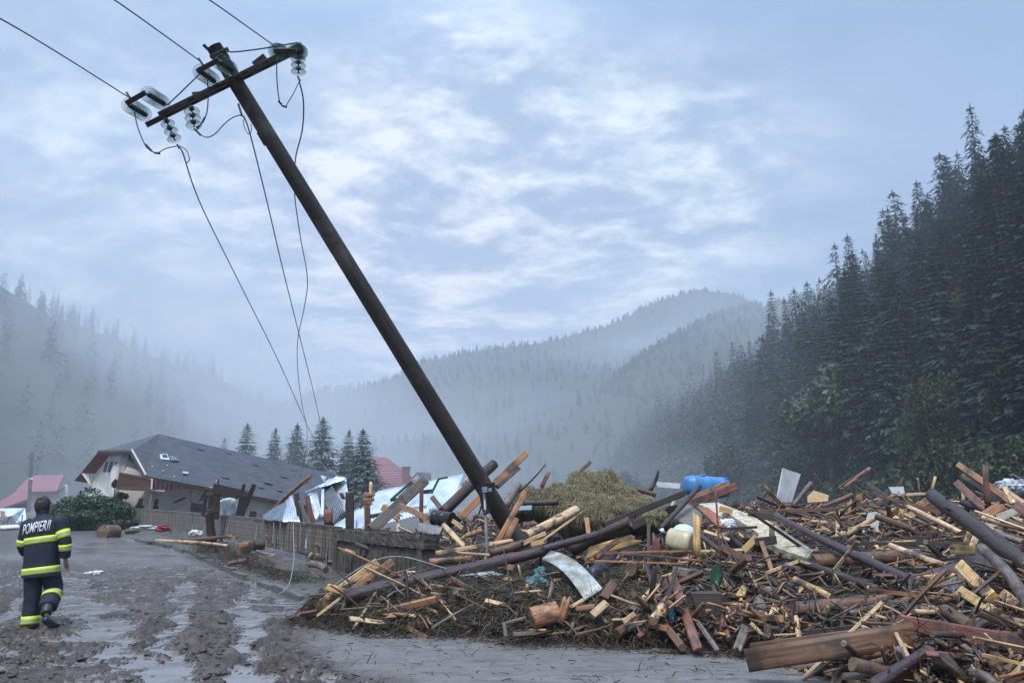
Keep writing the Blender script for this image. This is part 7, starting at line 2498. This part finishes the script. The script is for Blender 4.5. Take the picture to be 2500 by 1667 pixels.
def build_hay():
    rng = np.random.default_rng(12)
    M_HB = simple_mat("hay_core", (0.15, 0.135, 0.063), .9, (0.08, 0.07, 0.034), 12, bump_s=1.0, bump_d=.04)
    blobs = [(cC(520, 430), 16.6, .80, .78), (cC(430, 455), 16.2, .60, .62), (cC(640, 455), 16.4, .62, .55), (cC(760, 480), 16.0, .62, .40), (cC(880, 510), 15.6, .50, .27), (cC(300, 420), 17.4, .55, .52),
             (cC(200, 430), 17.8, .45, .36), (cC(90, 410), 18.2, .42, .42), (cC(560, 500), 15.6, .7, .5)]
    r = empty("hay_heap", P(*cC(520, 500), 16.4), "rounded heap of damp olive hay on top of the wreckage", "hay heap")
    allp, alln = [], []
    for i, ((px, py), Y, rx, rz) in enumerate(blobs):
        c = np.array(P(px, py + 18, Y)) - np.array(r.location)
        c[2] -= rz * .02
        bm = bmesh.new(); bmesh.ops.create_icosphere(bm, subdivisions=4, radius=1)
        A = np.array([v.co for v in bm.verts])
        d = 1 + .22 * (fbm(A[:, 0] * 2.2 + i, A[:, 2] * 2.2 + A[:, 1], 3, i) - .5) * 2
        for v, k in zip(bm.verts, d): v.co = (v.co.x * rx * k + c[0], v.co.y * rx * k + c[1], v.co.z * rz * k + c[2])
        me = bpy.data.meshes.new("hay_lump"); bm.to_mesh(me); bm.free(); me.materials.append(M_HB); smooth_me(me)
        link("hay_lump", me, r)
        n = int(5200 * rx * rz / .45)
        u = rng.normal(0, 1, (n, 3)); u /= np.linalg.norm(u, axis=1)[:, None]; u[:, 2] = np.abs(u[:, 2]) * .98 - .15 * 0
        kk = 1 + .22 * (fbm(u[:, 0] * 2.2 + i, u[:, 2] * 2.2 + u[:, 1], 3, i) - .5) * 2
        p = u * np.array([rx, rx, rz]) * kk[:, None] * rng.uniform(.94, 1.03, (n, 1)) + c
        allp.append(p); alln.append(u)
    me = blades("straws", np.concatenate(allp), np.concatenate(alln), .15, .0045, M_HAY, None, seed=3, droop=.9, up=.45)
    tag(link("straws", me, r), kind='stuff')


build_hay()


# ------------------------------------------------------------------ the loose wood, piece by piece
LAND = [(860, 1440, "in front of the concrete wall"), (1000, 1480, "in the grassy litter under the long dark log"), (1190, 1300, "around the foot of the road sign"),
        (1110, 1200, "beside the foot of the leaning pole"), (960, 1230, "behind the concrete wall"), (1330, 1230, "left of the hay heap"), (1450, 1290, "below the hay heap"),
        (1600, 1250, "right of the hay heap"), (1460, 1480, "near the bowed white sheet"), (1640, 1480, "around the long reddish plank"), (1700, 1340, "by the yellow upright board"),
        (1850, 1310, "beside the cream panel"), (1720, 1200, "near the blue tank"), (1920, 1200, "near the upright white panel"), (1850, 1500, "in the front right middle"),
        (2000, 1420, "along the slim dark log"), (2120, 1270, "near the white bent cover"), (2150, 1480, "above the wide brown plank"), (2120, 1210, "on the far skyline below the bushes"),
        (2300, 1230, "left of the tall reddish board"), (2440, 1230, "right of the tall reddish board"), (2300, 1330, "beside the thickest dark log"), (2420, 1440, "among the yellow split beams"),
        (2440, 1580, "in the bottom right corner"), (2250, 1400, "around the plum board")]


def _segd(x, y, q):
    vx, vy = q[2] - q[0], q[3] - q[1]
    t = max(0, min(1, ((x - q[0]) * vx + (y - q[1]) * vy) / (vx * vx + vy * vy + 1e-6)))
    return math.hypot(x - q[0] - t * vx, y - q[1] - t * vy)


KEEP += [(1720, 1235, 1860, 1290, 24), (1860, 1290, 1960, 1345, 20), (1345, 1365, 1450, 1450, 34), (1460, 1400, 2500, 1640, 0), (1670, 1180, 1770, 1180, 30), (1183, 1190, 1190, 1360, 14),
         (1640, 1320, 1690, 1325, 20), (1085, 1255, 1105, 1285, 10), (1470, 1600, 2240, 1560, 26), (2400, 1270, 2500, 1240, 18)]


def build_scatter():
    rng = np.random.default_rng(77)
    rr = random.Random(77)
    protos = {
        'board': [board_mesh(L, w, t, 3000 + i, sp, bend, "board") for i, (L, w, t, sp, bend) in enumerate(
            [(rng.uniform(.45, 1.9), rng.uniform(.045, .12), rng.uniform(.016, .03), rng.uniform(.3, .9), rng.uniform(-.02, .02)) for _ in range(34)])],
        'beam': [beam_mesh(rng.uniform(.3, 1.7), rng.uniform(.045, .085), rng.uniform(.04, .075), 3100 + i) for i in range(26)],
        'batten': [board_mesh(rng.uniform(.6, 2.2), rng.uniform(.025, .045), rng.uniform(.02, .04), 3200 + i, .9, rng.uniform(-.02, .02), "batten") for i in range(26)],
        'log': [log_mesh(rng.uniform(.7, 2.5), rng.uniform(.030, .075), rng.uniform(.025, .06), 3300 + i, .015, 10, 6, knots=2) for i in range(16)],
        'stick': [log_mesh(rng.uniform(.4, 1.3), rng.uniform(.012, .026), rng.uniform(.006, .012), 3400 + i, .06, 6, 7, "stick", knots=1) for i in range(20)],
    }
    lens = {k: [max(v.co.x for v in m.vertices) * 2 for m in ms] for k, ms in protos.items()}
    budget = {'board': 300 - sum(1 for o in bpy.data.objects if o.name.startswith('broken_board')) - 2,
              'beam': 300 - sum(1 for o in bpy.data.objects if o.name.startswith('timber_beam')) - 2,
              'batten': 300 - sum(1 for o in bpy.data.objects if o.name.startswith('wood_batten')) - 2,
              'log': 105, 'stick': 230}
    cnames = {'board': ['pale', 'pale', 'yellow', 'orange', 'red', 'grey', 'grey', 'brown', 'brown', 'dark', 'dark', 'pale'], 'beam': ['pale', 'yellow', 'orange', 'brown', 'brown', 'dark', 'grey', 'pale'],
              'batten': ['pale', 'pale', 'yellow', 'orange', 'brown', 'brown', 'grey', 'dark'], 'log': ['brown', 'dark', 'dark', 'grey', 'purple', 'pale'], 'stick': ['dark', 'brown', 'grey', 'brown', 'orange']}
    noun = {'board': 'board', 'beam': 'beam', 'batten': 'batten', 'log': 'log', 'stick': 'stick'}
    todo = [k for k, n in budget.items() for _ in range(max(0, n))]
    rr.shuffle(todo)
    for k in todo:
        for _ in range(60):
            px = rng.uniform(790, 2640); py = rng.uniform(1188, 1690) if rng.uniform() > .2 else rng.uniform(1188, 1300)
            Y = pile_hit(px, py)
            if Y is None or Y > 46: continue
            r_ = ray(px, py); X = r_.x * Y
            if not on_pile(X, Y): continue
            if Y < 8.6 and rng.uniform() < .6: continue
            grassy = px < 1560 and py > 1385 + max(0, (1000 - px)) * .25
            if grassy and (k == 'log' or (k != 'stick' and rng.uniform() < .80)): continue
            if grassy and rng.uniform() < .35: continue
            if X < -1.2 and Y > 19 and rng.uniform() < .7: continue
            if k != 'stick' and rng.uniform() < .96 and any(_segd(px, py, q) < q[4] + (22 if Y < 14 else 8) for q in KEEP): continue
            break
        else:
            continue
        i = rng.integers(0, len(protos[k]))
        sc = 1.0 if Y < 16 else 1.0 + (Y - 16) * .018
        sc *= rng.uniform(.75, 1.2)
        if Y < 11.5: sc *= .74 + .26 * max(0, (Y - 7) / 4.5)
        if (Y < 10.6) and lens[k][i] * sc > 1.2: sc *= 1.2 / (lens[k][i] * sc) * rng.uniform(.7, 1.1)
        L = lens[k][i] * sc
        yaw = rng.uniform(0, math.pi)
        pitch = rng.normal(0, .28)
        steep = rng.uniform() < (.17 if Y > 15 else .07)
        if steep and (k == 'log' or L > 1.25): steep = False
        if steep: pitch = rng.uniform(.6, 1.35) * rng.choice([-1, 1])
        # leading slope of the heap: pieces lie against it
        z0 = float(pile_z(X, Y))
        roll = rng.normal(0, .6)
        z = max(z0, 0.02) + .01 + rng.uniform(-.02, .05) + abs(math.sin(pitch)) * L * (.20 if steep else .10)
        o = link(_base_of[k], protos[k][i])
        o.rotation_euler = (roll, -pitch, yaw)
        o.scale = (sc, sc * rng.uniform(.85, 1.15), sc)
        o.location = (X, Y + .06, z)
        cn = rr.choice(cnames[k])
        if Y < 10.2 and cn in ('pale', 'yellow') and rng.uniform() < .35: cn = 'brown'
        c = COLOURS[cn]; kk = rng.uniform(.72, 1.15)
        o.color = (c[0] * kk, c[1] * kk, c[2] * kk, 1)
        land = min(LAND, key=lambda q: (q[0] - px) ** 2 + (1.5 * (q[1] - py)) ** 2)[2]
        size = ("long " if L > 1.25 else "short " if L < .6 else "")
        pose = "standing steeply" if steep else ("lying level" if abs(pitch) < .15 else "tilted")
        CW = {'pale': 'pale', 'yellow': 'yellow', 'orange': 'orange-brown', 'red': 'reddish', 'grey': 'grey', 'dark': 'blackish', 'brown': 'muddy brown', 'purple': 'dark purplish'}
        vx, _ = project((X + math.cos(yaw) * L / 2, Y + math.sin(yaw) * L / 2, z)); vx -= px
        head = "end-on" if abs(vx) < 12 else ("rising left" if (pitch > 0) != (vx > 0) else "rising right") if abs(pitch) > .15 else "crosswise"
        lab = f"{size}{CW[cn]} {noun[k]} {pose} {head} {land}"
        if len(lab.split()) > 16: lab = f"{CW[cn]} {noun[k]} {pose} {land}"
        tag(o, lab, noun[k], f"loose {noun[k]}s of the wreckage heap", 'thing')
    # small scraps: one mass of chips, laths and splinters
    n = 12000
    pxs = rng.uniform(770, 2900, n); pys = np.where(rng.uniform(0, 1, n) < .35, rng.uniform(1188, 1300, n), rng.uniform(1190, 1700, n))
    Vs, Fs, Cs = [], [], []
    box = np.array([(-1, -1, -1), (1, -1, -1), (1, 1, -1), (-1, 1, -1), (-1, -1, 1), (1, -1, 1), (1, 1, 1), (-1, 1, 1)]) * .5
    bf = np.array([(0, 3, 2, 1), (4, 5, 6, 7), (0, 1, 5, 4), (2, 3, 7, 6), (1, 2, 6, 5), (3, 0, 4, 7)])
    cl = [COLOURS[c] for c in ('pale', 'yellow', 'orange', 'brown', 'brown', 'brown', 'grey', 'red', 'dark', 'dark', 'dark', 'grey')]
    b0 = 0
    cnt = 0
    for px, py in zip(pxs, pys):
        Y = pile_hit(px, py)
        if Y is None or Y > 47: continue
        X = ray(px, py).x * Y
        if not on_pile(X, Y): continue
        grassy = px < 1560 and py > 1385
        if grassy and rng.uniform() < .88: continue
        if Y < 14 and any(_segd(px, py, q) < q[4] * .9 for q in KEEP): continue
        s_ = (.7 + Y * .030)
        L = rng.uniform(.06, .34) * s_; w = rng.uniform(.012, .05) * s_; t = rng.uniform(.008, .026) * s_
        q = box * np.array([L, w, t])
        q[:, 0] += q[:, 1] * rng.uniform(-1.2, 1.2)
        e = Euler((rng.uniform(0, 3.1), rng.normal(0, .5) if rng.uniform() > .2 else rng.uniform(-1.5, 1.5), rng.uniform(0, 6.28))).to_matrix()
        q = q @ np.array(e).T
        z0 = max(float(pile_z(X, Y)), 0)
        q += np.array([X, Y - rng.uniform(0, .04), z0 + rng.uniform(0, .07) * s_])
        Vs.append(q); Fs.append(bf + b0); b0 += 8
        c = cl[rng.integers(0, len(cl))]; kk = rng.uniform(.6, 1.15)
        Cs.append(np.tile((c[0] * kk, c[1] * kk, c[2] * kk, 1), (8, 1)))
        cnt += 1
    me = mesh_np("wood_scraps", np.concatenate(Vs), np.concatenate(Fs), M_SCRAP)
    a = me.color_attributes.new("tint", 'FLOAT_COLOR', 'POINT')
    a.data.foreach_set('color', np.concatenate(Cs).astype(np.float32).ravel())
    tag(link("wood_scraps", me), "thousands of small splinters, laths and chips covering the heap", "debris", kind='stuff')
    # grass, roots and twigs matted into the front
    def surf_pts(n_, x0, x1, y0, y1, cond=None):
        out = []
        while len(out) < n_:
            px, py = rng.uniform(x0, x1), rng.uniform(y0, y1)
            if cond and not cond(px, py): continue
            Y = pile_hit(px, py)
            if Y is None: continue
            X = ray(px, py).x * Y
            if not on_pile(X, Y): continue
            out.append((X, Y, max(float(pile_z(X, Y)), 0)))
        return np.array(out)
    up = np.array([0, -.4, .6])
    p1 = surf_pts(7000, 735, 1620, 1395, 1580, lambda x, y: y > 1400 + max(0, 1000 - x) * .2)
    tag(link("matted_grass", blades("matted_grass", p1 + np.array([0, -.02, .01]), np.tile(up, (len(p1), 1)), .19, .004, M_GRASS, None, seed=4, droop=.6, up=.12)), "matted muddy grass along the left front of the heap", "grass", kind='stuff')
    p2 = surf_pts(5800, 735, 2900, 1330, 1690)
    tag(link("twig_litter", blades("twig_litter", p2 + np.array([0, -.02, .02]), np.tile(up, (len(p2), 1)), .26, .005, M_TWIG, None, seed=5, droop=.1, up=.4)), "thin wet twigs and roots tangled through the heap", "twigs", kind='stuff')
    # litter along the foot of the heap on the silt, by the fence and on the pavement
    pts = []
    for _ in range(5000):
        i = rng.integers(0, 9); a, b_ = np.array(EDGE[i]), np.array(EDGE[i + 1]); q = a + (b_ - a) * rng.uniform()
        q = q + np.array([0, -abs(rng.normal(0, .16))]); pts.append((q[0], q[1], ground_z0(q[0], q[1]) + .01))
    for _ in range(6500):
        t = rng.uniform(); Y = 16 + 13 * t
        x = P(832 - 480 * ((Y - 16) / 24.0) ** .55, 1300, Y).x
        cl_ = float(vnoise(Y * 1.1, 3.0, 5)); q = (x - abs(rng.normal(0, .25 + .4 * cl_)) - .05, Y); pts.append((q[0], q[1], .10 + float(base_rise(0, Y)) + rng.uniform(0, .08 + .38 * cl_ * max(0, 1 - (x - q[0]) / .8))))
    for _ in range(1600):
        px, py = rng.normal(905, 60) * 0 + rng.uniform(820, 1050), rng.uniform(1385, 1440)
        Y = 13.2 + (1440 - py) / 55 * 1.6; X = ray(px, py).x * Y
        pts.append((X, Y, .12 + rng.uniform(0, .12)))
    for _ in range(420):
        g_ = G(rng.uniform(700, 2000), 1562 + 105 * rng.uniform() ** 1.4); pts.append((g_.x, g_.y, .022))
    wa, wb = P(832, 1292, 19.2), P(1051, 1308, 15.0)
    for _ in range(900):
        t = rng.uniform() ** .7; q = wa + (wb - wa) * t; pts.append((q.x + rng.normal(0, .06), q.y + rng.normal(0, .06), 1.075 + rng.uniform(0, .02)))
    pts = np.array(pts)
    tag(link("twig_litter", blades("twig_litter", pts, np.tile(np.array([0, 0, .5]), (len(pts), 1)), .15, .0045, M_TWIG, None, seed=6, droop=.3, up=.0)), "twigs and straw washed up along the foot of the heap and the fence", "twigs", kind='stuff')


_gx = None


def ground_z0(x, y):
    return float(base_rise(0, y)) + (0.0)


build_scatter()


def build_clods():
    """lumps of torn mud lying on the road"""
    rng = np.random.default_rng(21)
    Vs, Fs = [], []
    bm = bmesh.new(); bmesh.ops.create_icosphere(bm, subdivisions=1, radius=1)
    bv = np.array([v.co for v in bm.verts]); bfc = np.array([[v.index for v in f.verts] for f in bm.faces]); bm.free()
    n = 3000
    px = rng.uniform(-60, 1250, n); py = 1340 + 360 * rng.uniform(0, 1, n) ** .6
    X = np.empty(n); Y = np.empty(n)
    for i in range(n):
        g = G(px[i], py[i]); X[i], Y[i] = g.x, g.y
    h, w, s_, pv = ground_fields(X, Y)
    b0 = 0
    den = fbm(X / 1.1, Y / .9, 3, 88)
    for i in range(n):
        if w[i] > .5 or rng.uniform() > smoothstep(.40, .62, den[i]) + .12: continue
        if s_[i] > .3: continue
        r = abs(rng.normal(0, .011)) + .005
        q = bv * (1 + rng.uniform(-.5, .5, (len(bv), 1))) * np.array([r * 1.8, r * 1.3, r * .6])
        a = rng.uniform(0, 6.28); ca, sa = math.cos(a), math.sin(a)
        q = np.stack([q[:, 0] * ca - q[:, 1] * sa, q[:, 0] * sa + q[:, 1] * ca, q[:, 2]], 1) + np.array([X[i], Y[i], h[i] + r * .25])
        Vs.append(q); Fs.append(bfc + b0); b0 += len(bv)
    m = simple_mat("mud_clod", (0.085, 0.068, 0.058), .5, (0.05, 0.038, 0.032), 30, bump_s=.6)
    me = mesh_np("mud_clods", np.concatenate(Vs), np.concatenate(Fs), m)
    tag(link("mud_clods", me), "small torn lumps of mud scattered over the road", "mud", kind='stuff')


build_clods()


def build_hoses():
    M = simple_mat("grey_cable", (0.32, 0.32, 0.31), .5, (0.2, 0.2, 0.19), 10)
    pts = [P(*cB(-180, 1075), 13.0), P(*cB(0, 1062), 12.8), P(*cB(135, 982), 12.6), P(*cB(260, 898), 12.6), P(*cB(355, 838), 12.6), P(*cB(480, 790), 12.6), P(*cB(600, 786), 12.4), P(*cB(710, 812), 12.2), P(*cB(800, 840), 11.8), P(*cB(862, 858), 11.2)]
    tag(link("cable", tube_mesh("cable", spline(pts, 8), .011, 6, M)), "pale grey cable arching in front of the concrete wall onto the dark log", "cable")
    pts = [P(*cA(1566, 700), 20.6), P(*cA(1568, 800), 20.0), P(*cA(1570, 900), 18.5), P(*cA(1560, 980), 16.5), P(*cA(1545, 1035), 15.0), P(*cA(1520, 1075), 14.2), P(*cA(1490, 1092), 13.9)]
    tag(link("cable", tube_mesh("cable", spline(pts, 8), .012, 6, M)), "pale cable hanging straight down from the picket fence to the pavement", "cable")
    pts = [P(*cA(1252, 1120), 13.5), P(*cA(1256, 1138), 13.0), P(*cA(1300, 1147), 12.75), P(*cA(1420, 1152), 12.6), P(*cA(1560, 1156), 12.5), P(*cA(1640, 1140), 12.8), P(*cA(1700, 1110), 12.9), P(*cA(1748, 1072), 13.0)]
    tag(link("cable", tube_mesh("cable", spline(pts, 8), .011, 6, M)), "pale cable lying on the wet road left of the heap tip", "cable")
    pts = [P(x, y, 20) for x, y in ((1190, 1240), (1192, 1300))]


build_hoses()
